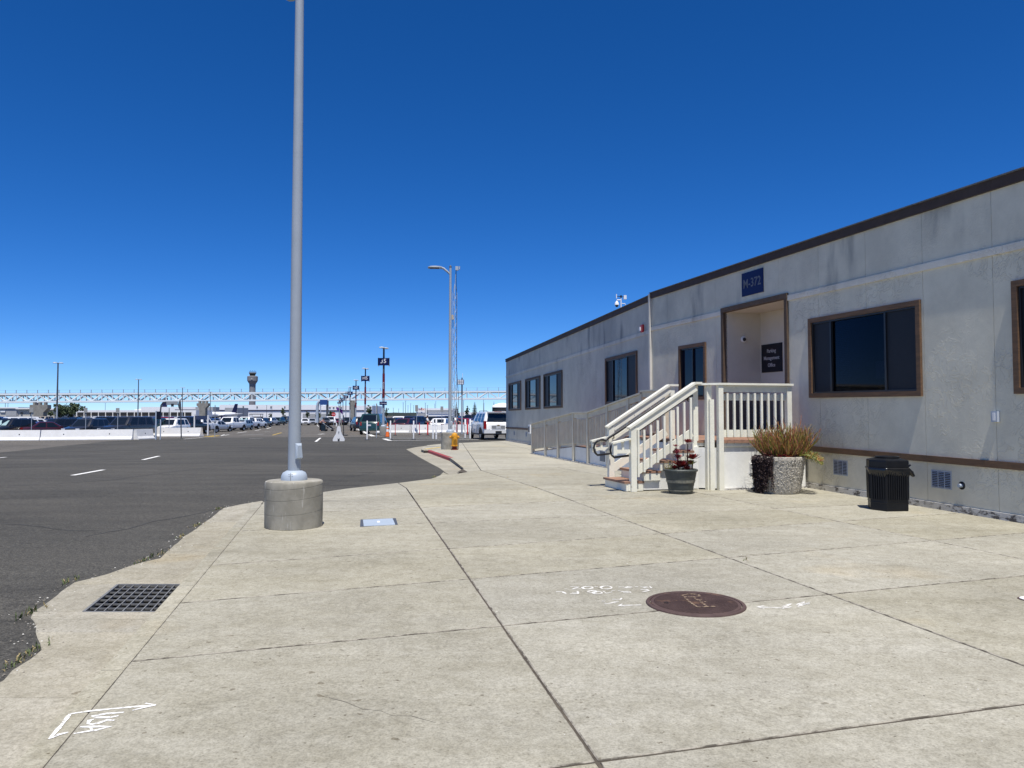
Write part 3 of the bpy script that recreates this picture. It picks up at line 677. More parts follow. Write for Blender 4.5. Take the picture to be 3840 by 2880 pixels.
# signs
def wallsign(name, label, W, y0, y1, z0, z1, n0, th, m, mt, lines, size, gap, group=None, frac=1.):
    t = thing(name, label, 'sign', W((y0+y1)/2, z0, n0)); mb = MB(); wbox(mb, W, y0, y1, z0, z1, n0, n0+th); mb.build('sign_board', m, t)
    c = W((y0+y1)/2, (z0+z1)/2, n0+th+.003); xd = W(y0,0)-W(y1,0)
    for i, l in enumerate(lines):
        text('lettering', l, size, mt, c+Vector((0,0,gap*((len(lines)-1)/2-i))), xd, (0,0,1), t, .001)
ya, yb = ywall(2864,1080,WR), ywall(2784.5,1080,WR); zc = at(2824,1060,(ya+yb)/2).z-K*(ya+yb)/2
wallsign('building_number_sign', 'navy sign reading M-372 above the recessed entrance', WR, ya, yb, zc-.26, zc+.26, .002, .02, navy, greytxt, ['M-372'], .275, 0)
WB = lambda y, z, n=0.: WR(y, z, n+D)
yb = B_-.05; zc = at(2905,1342,yb-.2).z-K*(yb-.45)
wallsign('office_sign', 'black sign reading Parking Management Office inside the entrance recess', WB, yb-.80, yb, zc-.33, zc+.33, .002, .015, navy_d, signtxt, ['Parking','Management','Office'], .122, .165)
c = at(2786,1271,B_-.05); c = WR(B_, 0, -.0); 
cp = WR(B_-.02, at(2786,1271,18.05).z-K*18.05, -.48)
dc = thing('dome_camera', 'white wall dome camera inside the entrance recess', 'camera', cp); ax = -dR
def disc_ball(mb, c, ax, r, k=.6, n=14):
    ax = Vector(ax).normalized(); x = ax.orthogonal().normalized(); y = ax.cross(x); prof = [(r,0),(r,.35*r*k),(.9*r,.7*r*k),(.6*r,1.05*r*k),(.0001,1.2*r*k)]; vs = []
    for rr, h in prof:
        for j in range(n): a = 2*math.pi*j/n; vs.append(Vector(c)+x*rr*math.cos(a)+y*rr*math.sin(a)+ax*h)
    mb.add(vs, [(i*n+j, i*n+(j+1)%n, (i+1)*n+(j+1)%n, (i+1)*n+j) for i in range(4) for j in range(n)]+[tuple(range(n))[::-1]])
mb = MB(); disc_ball(mb, cp, ax, .075); mb.build('housing', wplast, dc, smooth=40)
mb = MB(); disc_ball(mb, cp+ax*.03, ax+Vector((-.3,0,-.3)), .045, 1.2); mb.build('dome', blackm, dc, smooth=40)
# small fittings on the wall
y = ywall(3738,1567,WR); z = at(3738,1562,y).z-K*y
t = thing('outlet_box', 'small grey metal outlet box on the wall above the brown rail', 'outlet', WR(y, z-.1)); mb = MB(); wbox(mb, WR, y-.05, y+.05, z-.075, z+.075, .0, .05); mb.build('box', vent_m, t)
mb = MB(); wbox(mb, WR, y-.02, y+.02, z-.055, z+.055, .05, .056); mb.build('cover', wplast, t)
y = ywall(3605,1821,WR); z = at(3605,1821,y).z-K*y
t = thing('wall_pipe', 'short pipe stub in a dark hole on the skirting near the trash can', 'pipe', WR(y, z-.05)); mb = MB(); mb.tube([WR(y,z,-.012), WR(y,z,-.006)], .06, 16); mb.build('collar', blackm, t)
mb = MB(); mb.tube([WR(y,z,-.02), WR(y,z,.05)], .028, 12); mb.build('pipe', galv_l, t)
# ---- left wing
bl2 = thing('office_building', 'far wing of the cream modular office with four dark windows behind the ramp', 'building', WL(34, 0))
YE = 45.79
lw = []
for u0, u1, vt, vb in ((1909,1955,1427,1537), (1971.5,2027,1413,1535), (2040.6,2110,1397,1530.5), (2272.6,2391.7,1344,None)):
    a, b = ywall(u1,1480,WL), ywall(u0,1480,WL); m_ = (a+b)/2; bz = WL(m_,0).z; zt = at((u0+u1)/2, vt, m_).z-bz; zb = at((u0+u1)/2, vb, m_).z-bz if vb else 1.72
    lw.append((a, b, zb, zt))
lw = [(a, b, sum(q[2] for q in lw)/4, sum(q[3] for q in lw)/4) for a, b, _, _ in lw]
WIN_INFO = lw
panels(bl2, WL, 22.03, YE, 1.253, 22.03, [(q[0]+.02,q[1]-.02,q[2]+.02,q[3]-.02) for q in lw])
for i, q in enumerate(lw): window(bl2, WL, *q, (.3,.78), (0,2), fm=brown if i in (0,3) else brown_d)
for u in (1928, 1973): 
    y = ywall(u, 1630, WL); vent(bl2, WL, y-.15, y+.15, .36, .60, 1)
pieces(bl2, WL, 22.03, YE, 3.74, 3.85, -.02, .022, bandm, 'trim_band', 2.6)
pieces(bl2, WL, 22.03, YE, .716, .817, -.02, .03, brown, 'skirt_rail', 2.6)
pieces(bl2, WL, 22.03, YE, -.05, .10, -.03, .03, skirt_w, 'base_board', 2.6)
run(bl2, WL, 22.03, YE, 4.67, 4.822, -.05, .045, fasc, 'fascia_board', 3.9)
run(bl2, WL, 22.03, YE, 4.823, 4.842, -.4, .07, roofm, 'roof_edging', 3.9)
mb = MB(); mb.hexa([WL(22.03,4.80,-.06), WL(YE,4.80,-.06), WL(YE,4.80,-11), WL(22.03,4.80,-11), WL(22.03,4.838,-.06), WL(YE,4.838,-.06), WL(YE,5.1,-11), WL(22.03,5.1,-11)]); mb.build('roof', roofm, bl2)
mb = MB(); wbox(mb, WL, 22.03, YE-.02, -.1, 4.64, -11, -.08); mb.build('wall_core', wallm, bl2)
# end wall facing away, closes the wing
mb = MB(); wbox(mb, WL, YE-.02, YE+.01, -.1, 4.64, -11, .0); mb.build('end_wall', wallm, bl2)
# corner strip between the two wings
t = thing('corner_strip', 'white vertical corner strip between the two office wings', 'trim', WR(YC,.82)); mb = MB(); mb.hexa([WR(YC-.03,.9,.0), WR(YC+.06,.9,.0), WR(YC+.06,.9,.07), WR(YC-.03,.9,.07), WR(YC-.03,4.80,.0), WR(YC+.06,4.80,.0), WR(YC+.06,4.80,.07), WR(YC-.03,4.80,.07)]); mb.build('strip', bandm, t)
y = ywall(2412,1232,WL); z = at(2412,1232,y).z-WL(y,0).z
t = thing('alarm_strobe', 'red fire alarm strobe high on the far office wing', 'alarm', WL(y,z)); mb = MB(); wbox(mb, WL, y-.08, y+.08, z-.11, z+.11, 0, .06); mb.build('housing', redm, t); mb = MB(); wbox(mb, WL, y+.03, y+.085, z-.06, z+.05, .058, .10); mb.build('lens', lampclr, t)
y = ywall(1992,1612,WL)
t = thing('utility_box', 'small white utility box on the far wing skirting left of the ramp', 'utility box', WL(y,.5)); mb = MB(); wbox(mb, WL, y-.25, y+.2, .55, 1.0, 0, .12); mb.build('case', wplast, t); mb = MB(); wbox(mb, WL, y-.17, y+.12, .62, .9, .12, .128); mb.build('grille', dark_al, t)
# roof camera mast on the far wing
ym = 27.3; pm = WL(ym, 4.85, -.9)
s = ym/2883; base = at(2332, 1150, ym-.2)
t = thing('camera_mast', 'white camera cluster on a short mast above the office roof', 'camera mast', pm)
X = Vector((1,0,0)); Z = Vector((0,0,1)); pc = at(2330, 1145, pm.y); pc = Vector((pm.x, pm.y, 0)); ux = pc.x
def mp(du, v): q = at(2327+du, v, pm.y); return Vector((pm.x+(du)/F*pm.y, pm.y, q.z))
mb = MB(); mb.tube([Vector((pm.x,pm.y,pm.z-.1)), mp(0,1118)], .022, 8); mb.build('mast', wplast, t)
mb = MB(); mb.tube([mp(0,1125), mp(-15,1125), mp(-16,1131)], .02, 8); mb.build('arm', wplast, t)
mb = MB(); c = mp(-16,1143); mb.lathe([(.02,.13),(.05,.1),(.075,.05),(.08,-.01)], 14, c); mb.build('camera_housing', wplast, t, smooth=40)
mb = MB(); mb.lathe([(.06,-.01),(.055,-.05),(.03,-.08),(.005,-.085)], 14, c); mb.build('camera_dome', blackm, t, smooth=40)
mb = MB(); mb.beam(mp(-17,1111), mp(17,1114), .02, .02); mb.box(mp(0,1112), (.06,.06,.08)); mb.build('crossarm', blackm, t)
mb = MB(); mb.box(mp(-17,1111), (.03,.03,.15)); mb.build('antenna', wplast, t)
mb = MB(); mb.box(mp(15,1115), (.10,.10,.14)); mb.build('radio', wplast, t)
mb = MB(); mb.tube([mp(2,1138), mp(15,1139), mp(17,1144)], .014, 8); mb.build('arm', wplast, t)

# hairline cracks in the pavement and grit along the asphalt edge
hair = mat('hairline_crack', (.16,.145,.115), (.24,.22,.18), 20, .95)
crack([(1235,2618),(1330,2650),(1420,2672),(1560,2692),(1700,2716)], .005, -.0012, hair, 'hairline_crack', 11); crack([(2020,1700),(2085,1722),(2150,1733),(2230,1747)], .012, -.0012, hair, 'hairline_crack', 12); crack([(3120,2160),(3200,2182),(3270,2188)], .005, -.0012, hair, 'hairline_crack', 13)
rg = random.Random(31); mb = MB()
def stone(p, s):
    a = rg.uniform(0, 3); x = Vector((math.cos(a), math.sin(a), 0))*s; y = Vector((-math.sin(a), math.cos(a), 0))*s*.7; mb.add([p+x, p+y, p-x, p-y, p+Vector((0,0,s*.7))], [(0,1,4),(1,2,4),(2,3,4),(3,0,4)], rg.choice((0,0,1)))
for i in range(260):
    k = rg.randrange(len(edge_r)-1); t_ = rg.random(); x = edge_r[k][0]+(edge_r[k+1][0]-edge_r[k][0])*t_+rg.gauss(-.03,.09); y = edge_r[k][1]+(edge_r[k+1][1]-edge_r[k][1])*t_+rg.gauss(0,.06); stone(Vector((x, y, G(x, y)+AZ+.006)), rg.uniform(.004,.013))
for i in range(240):
    x = rg.uniform(-1.2, 6); y = rg.uniform(3.2, 13.5)
    if x < L0x(y)+.1 or x > 9.4-.258*y: continue
    stone(Vector((x, y, G(x, y)+.0005)), rg.uniform(.003,.008))
o = mb.build('gravel', [mat('grit', (.20,.18,.15), None, rough=.95), mat('pale_grit', (.6,.58,.52), None, rough=.95)], None); o['kind'] = 'stuff'; tag(o, 'loose grit and pebbles scattered along the asphalt edge', 'gravel')
# ------------------------------------------------------------------ porch, stairs and ramp
C0 = Vector((3.95, 14.58, .182)); e1 = dR; e2 = oR
def Q(a, b, z): return C0+e1*a+e2*b+Vector((0,0,z))
def qbox(mb, a0, a1, b0, b1, z0, z1): return mb.hexa([Q(a0,b0,z0), Q(a1,b0,z0), Q(a1,b1,z0), Q(a0,b1,z0), Q(a0,b0,z1), Q(a1,b0,z1), Q(a1,b1,z1), Q(a0,b1,z1)])
DZ = .93; BW = -1.86; RW = -1.52
po = thing('entrance_porch', 'white wooden entrance porch with balustrade and stucco base in front of the recess', 'porch', C0)
def part(name, m, parent, *a): mb = MB(); qbox(mb, *a); return mb.build(name, m, parent)
part('base_wall', wall_b, po, .05, .12, BW, 0, .03, .80)
mb = MB(); mb.hexa([Q(.05,0,.03), Q(.30,.34,.03), Q(.36,.28,.03), Q(.12,-.02,.03), Q(.05,0,.80), Q(.30,.34,.80), Q(.36,.28,.80), Q(.12,-.02,.80)]); mb.build('base_wall', wall_b, po)
part('base_ledge', skirt_w, po, .0, .05, BW, .03, -.01, .035)
n = 14; wdk = (0.34-BW)/n
for i in range(n):
    b0 = BW+i*wdk; a0 = .0 if b0 < 0 else .28
    part('deck_plank', deckm, po, a0-.01, 3.98, b0+.003, b0+wdk-.003, DZ-.04, DZ)
    part('plank_end', white_w, po, a0+.012, a0+.05, b0+.004, b0+wdk-.004, DZ-.105, DZ-.041)
part('rim_joist', white_w, po, .06, .12, BW, 0, .80, DZ-.05)
def post(parent, a, b, z0, z1, s=.09, name='post'): return part(name, white_w, parent, a-s/2, a+s/2, b-s/2, b+s/2, z0, z1)
post(po, .02, .0, .0, 1.985, .10); post(po, .16, .17, .0, 1.985, .10); post(po, .34, .36, .0, 1.985, .10); post(po, .04, RW+.03, DZ+.001, 1.985, .10)
part('front_batten', white_w, po, .055, .10, .10, .19, .0, 1.72)
part('top_rail', white_w, po, -.05, .11, RW-.04, .06, 1.99, 2.03)
mb = MB(); pts = [Q(-.05,.06,1.991), Q(.24,.45,1.991), Q(.38,.34,1.991), Q(.11,.0,1.991)]; mb.extr(pts, (0,0,.038)); mb.build('top_rail', white_w, po)
part('rail_board', white_w, po, .02, .055, RW, -.05, 1.86, 1.985)
part('rail_board', white_w, po, .06, .095, RW, -.05, 1.70, 1.82)
part('bottom_board', white_w, po, .03, .065, RW+.08, -.05, 1.0, 1.14)
for i in range(9):
    b = -.15-i*(1.32/9); part('baluster', white_w, po, -.012, .028, b-.02, b+.02, 1.005, 1.84)
# side of the deck towards the ramp
part('side_skirt', wall_b, po, 1.30, 3.98, .28, .33, .0, .85)
t = vent  # louvre vent low on the porch front
pv = thing('porch_vent', 'white louvred vent low on the porch front beside the large planter', 'vent', Q(.05,-.75,.3))
mb = MB(); qbox(mb, .040, .049, -.93, -.62, .30, .52); mb.build('frame', wpaint, pv)
mb = MB(); qbox(mb, .036, .0405, -.915, -.635, .315, .505); mb.build('opening', dark_al, pv)
for i in range(9): mb = MB(); z = .325+i*.021; mb.hexa([Q(.022,-.915,z-.006), Q(.022,-.635,z-.006), Q(.036,-.635,z+.002), Q(.036,-.915,z+.002), Q(.022,-.915,z-.003), Q(.022,-.635,z-.003), Q(.036,-.635,z+.006), Q(.036,-.915,z+.006)]); mb.build('louvre', wpaint, pv)
# stairs
st = thing('entrance_stairs', 'white wooden stairs with sloping rails and black handrails leading up to the porch', 'stairs', Q(.75,1.8,0))
AS, AE = .27, 1.25; RI = .186; TR = .345; B0 = .44
for k in range(1, 5):
    b1 = B0+TR*(5-k)+.03; b0 = B0+TR*(4-k)
    part('tread', deckm, st, AS-.06, AE+.05, b0, b1+.02, RI*k-.04, RI*k)
    part('riser', white_w, st, AS-.05, AE+.04, b1-.055, b1-.02, RI*(k-1)+.005, RI*k-.041)
    part('nosing_side', white_w, st, AS-.055, AS-.02, b0+.02, b1-.056, RI*(k-1)+.01, RI*k-.041)
part('riser', white_w, st, AS-.05, AE+.04, B0+.002, B0+.03, RI*4+.005, DZ-.042)
mb = MB(); poly = [Q(AS,B0-.10,.02), Q(AS,1.62,.02), Q(AS,1.62,.10), Q(AS,B0+.02,.80), Q(AS,B0-.10,.83)]; mb.extr(poly, e1*.05); mb.build('side_panel', wall_b, st)
def zr(b): return 1.2+(1.72-b)*(2.01-1.2)/(1.72-.43)
for a, near in ((AS-.06, True), (AE+.06, False)):
    post(st, a, 1.70, .0 if near else .0, 1.19, .11)
    if not near: post(st, a, .36, DZ, 1.985, .09)
    top = .30 if not near else .36
    mb = MB(); pts = [(1.79, zr(1.79)), (.43, zr(.43)), (top-.06, zr(.43))]
    for (p, q) in zip(pts, pts[1:]): mb.beam(Q(a,p[0],p[1]+.02), Q(a,q[0],q[1]+.02), .15, .04)
    mb.build('top_rail', white_w, st)
    sgn = -1 if near else -1
    aa = a-.03
    mb = MB(); mb.beam(Q(aa,1.66,zr(1.66)-.07), Q(aa,.42,zr(.42)-.07), .036, .13); mb.build('rail_board', white_w, st)
    if not near:
        mb = MB(); mb.beam(Q(aa,1.66,zr(1.66)-.33), Q(aa,.42,zr(.42)-.33), .036, .12); mb.build('rail_board', white_w, st)
    mb = MB(); mb.beam(Q(aa+.02,1.66,zr(1.66)-.88), Q(aa+.02,.5,zr(.5)-.88), .036, .15); mb.build('bottom_board', white_w, st)
    if near:
        for i in range(8):
            b = 1.50-i*.137; part('baluster', white_w, st, aa-.05, aa-.012, b-.019, b+.019, zr(b)-.98, zr(b)-.19)
        part('baluster', white_w, st, aa-.05, aa-.012, 1.60, 1.635, zr(1.6)-1.0, zr(1.6)-.12)
    # low return rail at the foot
    mb = MB(); mb.beam(Q(a,1.76,.98), Q(a,2.12,.90), .12, .035); mb.build('return_rail', white_w, st)
    mb = MB(); mb.beam(Q(a,1.76,.745), Q(a,2.10,.745), .045, .07); mb.build('return_rail', white_w, st)
    part('return_post', white_w, st, a-.045, a+.045, 2.03, 2.10, .68, .885)
    part('return_post', white_w, st, a-.02, a+.02, 1.88, 1.92, .78, .925)
    # black pipe handrail with a loop at the foot
    ah = a+.11 if near else a-.12
    pth = [Q(ah,.20,1.79), Q(ah,.48,1.79)]+[Q(ah,.48+(1.80-.48)*i/6, 1.79-(1.80-.48)*(2.01-1.2)/(1.29)*i/6) for i in range(1,7)]
    zc_ = pth[-1].z-C0.z; bc = 1.80
    for ang in range(0, 200, 20):
        r = .165; th = math.radians(122-ang); pth.append(Q(ah, bc+.12+r*math.cos(th)+.02, zc_-.19+r*math.sin(th)))
    pth.append(Q(ah, 1.74, zc_-.30))
    mb = MB(); mb.tube(pth, .021, 10); mb.build('handrail', blackm, st, smooth=50)
    for b in (.52, 1.68):
        z = 1.79-(b-.48)*.628; mb = MB(); mb.tube([Q(ah,b,z-.01), Q(ah,b,z-.07), Q(a-.03,b,z-.09)], .011, 6); mb.build('bracket', blackm, st)
# ramp
rp = thing('access_ramp', 'long off-white wooden access ramp with balusters running along the far office wing', 'ramp', (1.6, 25.5, G(1.6,25.5)))
def RX(y): return 7.288-.2227*y
rn = Vector((-.976,-.2174,0))
RT = [(29.3,.915),(24.0,1.398),(22.57,1.42),(18.45,1.93)]
def lin(T, y):
    for (a, za), (b, zb) in zip(T, T[1:]):
        if b <= y <= a: return za+(zb-za)*(a-y)/(a-b)
    return T[0][1] if y > T[0][0] else T[-1][1]
def rz(y): return lin(RT, y)
def RP(y, z, n=0.): return Vector((RX(y), y, z+K*y))+rn*n
def rbox(mb, y0, y1, z0, z1, n0, n1):   # z0, z1 may be functions of y
    f = lambda z, y: z(y) if callable(z) else z
    return mb.hexa([RP(y0,f(z0,y0),n0), RP(y1,f(z0,y1),n0), RP(y1,f(z0,y1),n1), RP(y0,f(z0,y0),n1), RP(y0,f(z1,y0),n0), RP(y1,f(z1,y1),n0), RP(y1,f(z1,y1),n1), RP(y0,f(z1,y0),n1)])
gy_ = lambda y: G(0, y)-K*y
py = [29.15, 27.3, 25.7, 24.0, 22.6, 20.93, 19.4, 18.55]
surf = lambda y: max(rz(y)-1.05, gy_(y)+.02)
for i, y in enumerate(py):
    mb = MB(); rbox(mb, y-.06, y+.06, lambda q: gy_(q)-.01, lambda q: rz(q)-.04, -.05, .065); mb.build('post', ramp_w, rp)
for a, b in zip(py, py[1:]):
    a_, b_ = b, a
    mb = MB(); rbox(mb, a_, b_, lambda q: rz(q)-.04, rz, -.08, .085); mb.build('top_rail', ramp_w, rp)
    mb = MB(); rbox(mb, a_+.061, b_-.061, lambda q: rz(q)-.19, lambda q: rz(q)-.045, .0, .04); mb.build('rail_board', ramp_w, rp)
    mb = MB(); rbox(mb, a_+.061, b_-.061, lambda q: rz(q)-.27, lambda q: rz(q)-.23, -.035, .0); mb.build('baluster_rail', ramp_w, rp)
    mb = MB(); rbox(mb, a_+.061, b_-.061, lambda q: rz(q)-.98, lambda q: rz(q)-.89, -.035, .0); mb.build('baluster_rail', ramp_w, rp)
    k = max(4, round((b_-a_)/.155))
    for j in range(k):
        y = a_+.09+(b_-a_-.18)*(j+.5)/k; mb = MB(); rbox(mb, y-.036, y+.036, lambda q: rz(q)-.96, lambda q: rz(q)-.225, .001, .036); mb.build('baluster', ramp_w, rp)
    mb = MB(); rbox(mb, a_, b_, lambda q: gy_(q)+.03, lambda q: surf(q)-.03, -.045, -.005); mb.build('skirt_panel', wall_b, rp)
    mb = MB(); rbox(mb, a_, b_, lambda q: gy_(q)-.01, lambda q: gy_(q)+.03, -.04, .075); mb.build('base_ledge', skirt_w, rp)
    w_ = 1.55
    mb = MB(); rbox(mb, a_, b_, lambda q: surf(q)-.03, surf, -w_, -.05); mb.build('ramp_surface', deckm, rp)
mb = MB(); rbox(mb, 18.0, 18.55, .0, DZ-.05, -.05, -.005); mb.build('skirt_panel', wall_b, rp)
mb = MB(); rbox(mb, 17.2, 18.55, 1.93, 1.97, -.08, .085); mb.build('top_rail', ramp_w, rp)
mb = MB(); rbox(mb, 17.2, 18.50, 1.80, 1.925, .0, .04); mb.build('rail_board', ramp_w, rp)
mb = MB(); rbox(mb, 17.15, 17.27, .0, 1.93, -.05, .065); mb.build('post', ramp_w, rp)
for j in range(7):
    y = 17.36+j*.15; mb = MB(); rbox(mb, y-.024, y+.024, 1.0, 1.79, .001, .036); mb.build('baluster', ramp_w, rp)
vy = 21.45; mb = MB(); rbox(mb, vy-.2, vy+.2, .05, .32, -.006, .002); f_ = mb.build('vent', dark_al, rp)
for j in range(5): mb = MB(); y = vy-.16+j*.08; rbox(mb, y-.012, y+.012, .06, .31, .003, .008); mb.build('slat', vent_m, rp)
# ------------------------------------------------------------------ planters
def stems(mb, base, n, rad, h0, h1, spread, thick, seg=3, sub=2, mi=None, up=.0, rr=rnd):
    for i in range(n):
        a = rr.uniform(0, 6.283); r = rad*math.sqrt(rr.random()); p = Vector(base)+Vector((r*math.cos(a), r*math.sin(a), 0))
        h = rr.uniform(h0, h1); lean = spread*(r/rad)*rr.uniform(.4,1.2)+rr.uniform(-.05,.05); d = Vector((math.cos(a)*lean, math.sin(a)*lean, 1)).normalized()
        def grow(p, d, h, th, lev):
            pts = [p]; k = seg
            for j in range(k):
                d2 = (d+Vector((rr.uniform(-.22,.22), rr.uniform(-.22,.22), rr.uniform(-.05,.25)+up))).normalized(); p = p+d2*h/k; pts.append(p); d = d2
            mb.tube(pts, [th*(1-.45*j/k) for j in range(k+1)], 4, False, mi=(rr.choice(mi) if mi else 0))
            if lev > 0:
                for _ in range(rr.choice((1,2,2,3))):
                    q = pts[rr.choice((1,2))]; grow(q, (d+Vector((rr.uniform(-.8,.8), rr.uniform(-.8,.8), rr.uniform(.1,.6)))).normalized(), h*rr.uniform(.45,.75), th*.75, lev-1)
        grow(p, d, h, thick, sub)
def rosette(mb, c, r, n, tilt=.6, mi=(0,), rr=rnd, curl=.3):
    c = Vector(c)
    for i in range(n):
        a = i*2.4; k = (i+1)/n; ln = r*(.35+.65*k); wd = ln*.42; el = (1-k)*1.25+.15+tilt*.2
        d = Vector((math.cos(a)*math.cos(el), math.sin(a)*math.cos(el), math.sin(el))); s = Vector((-math.sin(a), math.cos(a), 0)); u = s.cross(d)*-1
        m1 = c+d*ln*.55; tip = c+d*ln+Vector((0,0,curl*ln*.25)); th = u*.004
        mb.add([c-s*wd*.15, c+s*wd*.15, m1+s*wd*.5+th, m1-s*wd*.5+th, tip+s*wd*.2, tip-s*wd*.2, m1-Vector((0,0,.006))], [(0,1,2,3),(3,2,4,5),(0,6,1),(6,2,1),(6,4,2),(6,5,4),(6,3,5),(6,0,3)], rr.choice(mi))
euph = [mat('stem_olive', (.20,.19,.035), None, rough=.6), mat('stem_green', (.11,.15,.03), None, rough=.6), mat('stem_gold', (.36,.26,.06), None, rough=.6), mat('stem_rust', (.32,.12,.05), None, rough=.6), mat('stem_pink', (.34,.14,.10), None, rough=.6)]
sed_r = [mat('leaf_orange', (.48,.13,.03), None, rough=.6), mat('leaf_crimson', (.30,.03,.025), None, rough=.6), mat('leaf_maroon', (.10,.012,.016), None, rough=.6)]
trail = [mat('dry_plum_leaf', (.035,.018,.018), None, rough=.8), mat('dry_grey_leaf', (.085,.062,.058), None, rough=.8)]
pebble = mat('exposed_aggregate', (.34,.31,.26), (.50,.47,.40), 26, .9, bump=1., bscale=30, dirt=((.20,.18,.15), 22, .52, .62))
PC = Vector((4.93, 14.22, 0)); PC.z = G(PC.x, PC.y)
bigp = thing('large_planter', 'large tapered pebble-textured concrete planter beside the porch', 'planter', PC)
mb = MB(); nn = 40; prof = [(.0,.0),(.345,0),(.355,.02),(.375,.15),(.40,.30),(.425,.45),(.445,.60),(.455,.655),(.445,.67),(.41,.67),(.40,.60),(.0,.59)]; mb.lathe(prof, nn, PC); pl = mb.build('pot', pebble, bigp, smooth=60)
mb = MB(); r3 = random.Random(3)
for i in range(900):      # proud pebbles on the pot wall
    a = r3.uniform(0, 6.283); z = r3.uniform(.03,.63); r = .348+.105*z/.63+.002; s = r3.uniform(.008,.02); c = PC+Vector((r*math.cos(a), r*math.sin(a), z)); n_ = Vector((math.cos(a), math.sin(a), 0)); t_ = Vector((-math.sin(a), math.cos(a), 0)); al = r3.uniform(0,3.14); x = t_*math.cos(al)+Z*math.sin(al); y = n_.cross(x)
    mb.add([c+x*s*1.6, c+y*s*.8, c-x*s*1.6, c-y*s*.8, c+n_*s*.55], [(0,1,4),(1,2,4),(2,3,4),(3,0,4)])
o = mb.build('pebbles', pebble, bigp); o['kind'] = 'stuff'
mb = MB(); mb.lathe([(.0001,.60),(.40,.605),(.40,.60)], 24, PC); mb.build('soil', dirtm, bigp)
pt = thing('pencil_cactus', 'bushy olive and rust coloured pencil-stem shrub growing in the large planter', 'plant', PC+Vector((0,0,.6)))
mb = MB(); stems(mb, PC+Vector((.09,.0,.6)), 270, .31, .28, .55, 1.05, .0085, 3, 2, (0,0,1,2,2,3,3,3,4,4)); o = mb.build('foliage', euph, pt); o['kind'] = 'stuff'
mb = MB(); r4 = random.Random(5)
for i in range(80):   # long drooping stems over the right rim
    a = r4.uniform(-.9, .9); p = PC+Vector((.36*math.cos(a), .36*math.sin(a), .66)); pts = [p]; d = Vector((math.cos(a), math.sin(a)*.8, .5)).normalized()
    for j in range(5): p = p+d*.095; d = (d+Vector((r4.uniform(-.15,.15), r4.uniform(-.15,.15), -.42))).normalized(); pts.append(p)
    mb.tube(pts, [.007-.001*j for j in range(6)], 4, False, mi=r4.choice((0,0,2,1)))
    for j in (2,3,4):
        for _ in range(2): mb.tube([pts[j], pts[j]+Vector((r4.uniform(-.06,.08), r4.uniform(-.06,.06), r4.uniform(-.03,.08)))], [.006,.004], 4, False, mi=r4.choice((0,1,2,3)))
o = mb.build('drooping_foliage', euph, pt); o['kind'] = 'stuff'
t = thing('red_succulents', 'low orange and crimson succulents along the rim of the large planter', 'plant', PC+Vector((0,-.2,.62)))
mb = MB()
for i in range(60):
    a = rnd.uniform(3.3, 6.2); r = rnd.uniform(.22,.40); rosette(mb, PC+Vector((r*math.cos(a), r*math.sin(a), rnd.uniform(.63,.70))), rnd.uniform(.03,.06), 7, .6, (0,0,1) if math.cos(a) > 0 else (1,1,2))
o = mb.build('leaves', sed_r, t); o['kind'] = 'stuff'
t = thing('trailing_plant', 'dry dark plum trailing plant hanging down the left of the large planter', 'plant', PC+Vector((-.3,-.25,0)))
mb = MB(); r5 = random.Random(9)
for i in range(300):
    a = r5.triangular(2.75, 4.25, 3.4); p = PC+Vector((.43*math.cos(a), .43*math.sin(a), .67+r5.uniform(-.02,.03))); ln = r5.uniform(.30,.70) if a < 3.75 else r5.uniform(.08,.6); pts = [p]; k = 7
    for j in range(k): p = p+Vector((math.cos(a)*(.035 if j < 1 else -.006)+r5.uniform(-.012,.012), math.sin(a)*(.035 if j < 1 else -.006)+r5.uniform(-.012,.012), -ln/k)); p.z = max(p.z, PC.z+.01); pts.append(p)
    mb.tube(pts, .004, 3, False, mi=0)
    for j in range(1, k+1):
        for _ in range(4):
            q = pts[j]+Vector((r5.uniform(-.022,.022), r5.uniform(-.022,.022), r5.uniform(-.03,.03))); q.z = max(q.z, PC.z+.012); s = r5.uniform(.010,.022); x = Vector((r5.uniform(-1,1), r5.uniform(-1,1), r5.uniform(-1,1))).normalized(); y = x.orthogonal().normalized()
            mb.add([q-x*s, q+y*s*.5, q+x*s, q-y*s*.5], [(0,1,2,3)], r5.choice((0,0,1)))
o = mb.build('foliage', trail, t); o['kind'] = 'stuff'
# small pot
SPC = Vector((3.08, 14.10, 0)); SPC.z = G(SPC.x, SPC.y)
potm = mat('grey_green_plastic_pot', (.075,.085,.078), (.05,.058,.055), 4, .55, bump=.2, bscale=20, dirt=((.22,.22,.19), 6, .6, .75))
potp = mat('pale_pot_band', (.30,.29,.23), (.13,.13,.11), 14, .6)
sp = thing('small_flower_pot', 'dark grey round flower pot at the foot of the entrance stairs', 'flower pot', SPC)
mb = MB(); mb.lathe([(.0001,0),(.205,0),(.215,.02),(.235,.14),(.262,.26),(.283,.36),(.288,.40),(.308,.405),(.312,.43),(.30,.445),(.28,.445),(.27,.40),(.0001,.39)], 36, SPC); mb.build('pot', potm, sp, smooth=45)
for z0, z1 in ((.045,.07),(.20,.25)):
    mb = MB(); f = lambda z: .2165+(z-.02)*.203+.0025; mb.lathe([(f(z0)-.01,z0),(f(z0),z0+.002),(f(z1),z1-.002),(f(z1)-.01,z1)], 36, SPC); mb.build('band', potp, sp, smooth=40)
mb = MB(); mb.lathe([(.0001,.40),(.275,.405),(.275,.40)], 24, SPC); mb.build('soil', dirtm, sp)
ae = thing('red_rosette_succulents', 'tall dark red rosette succulents growing in the small flower pot', 'plant', SPC+Vector((0,0,.4)))
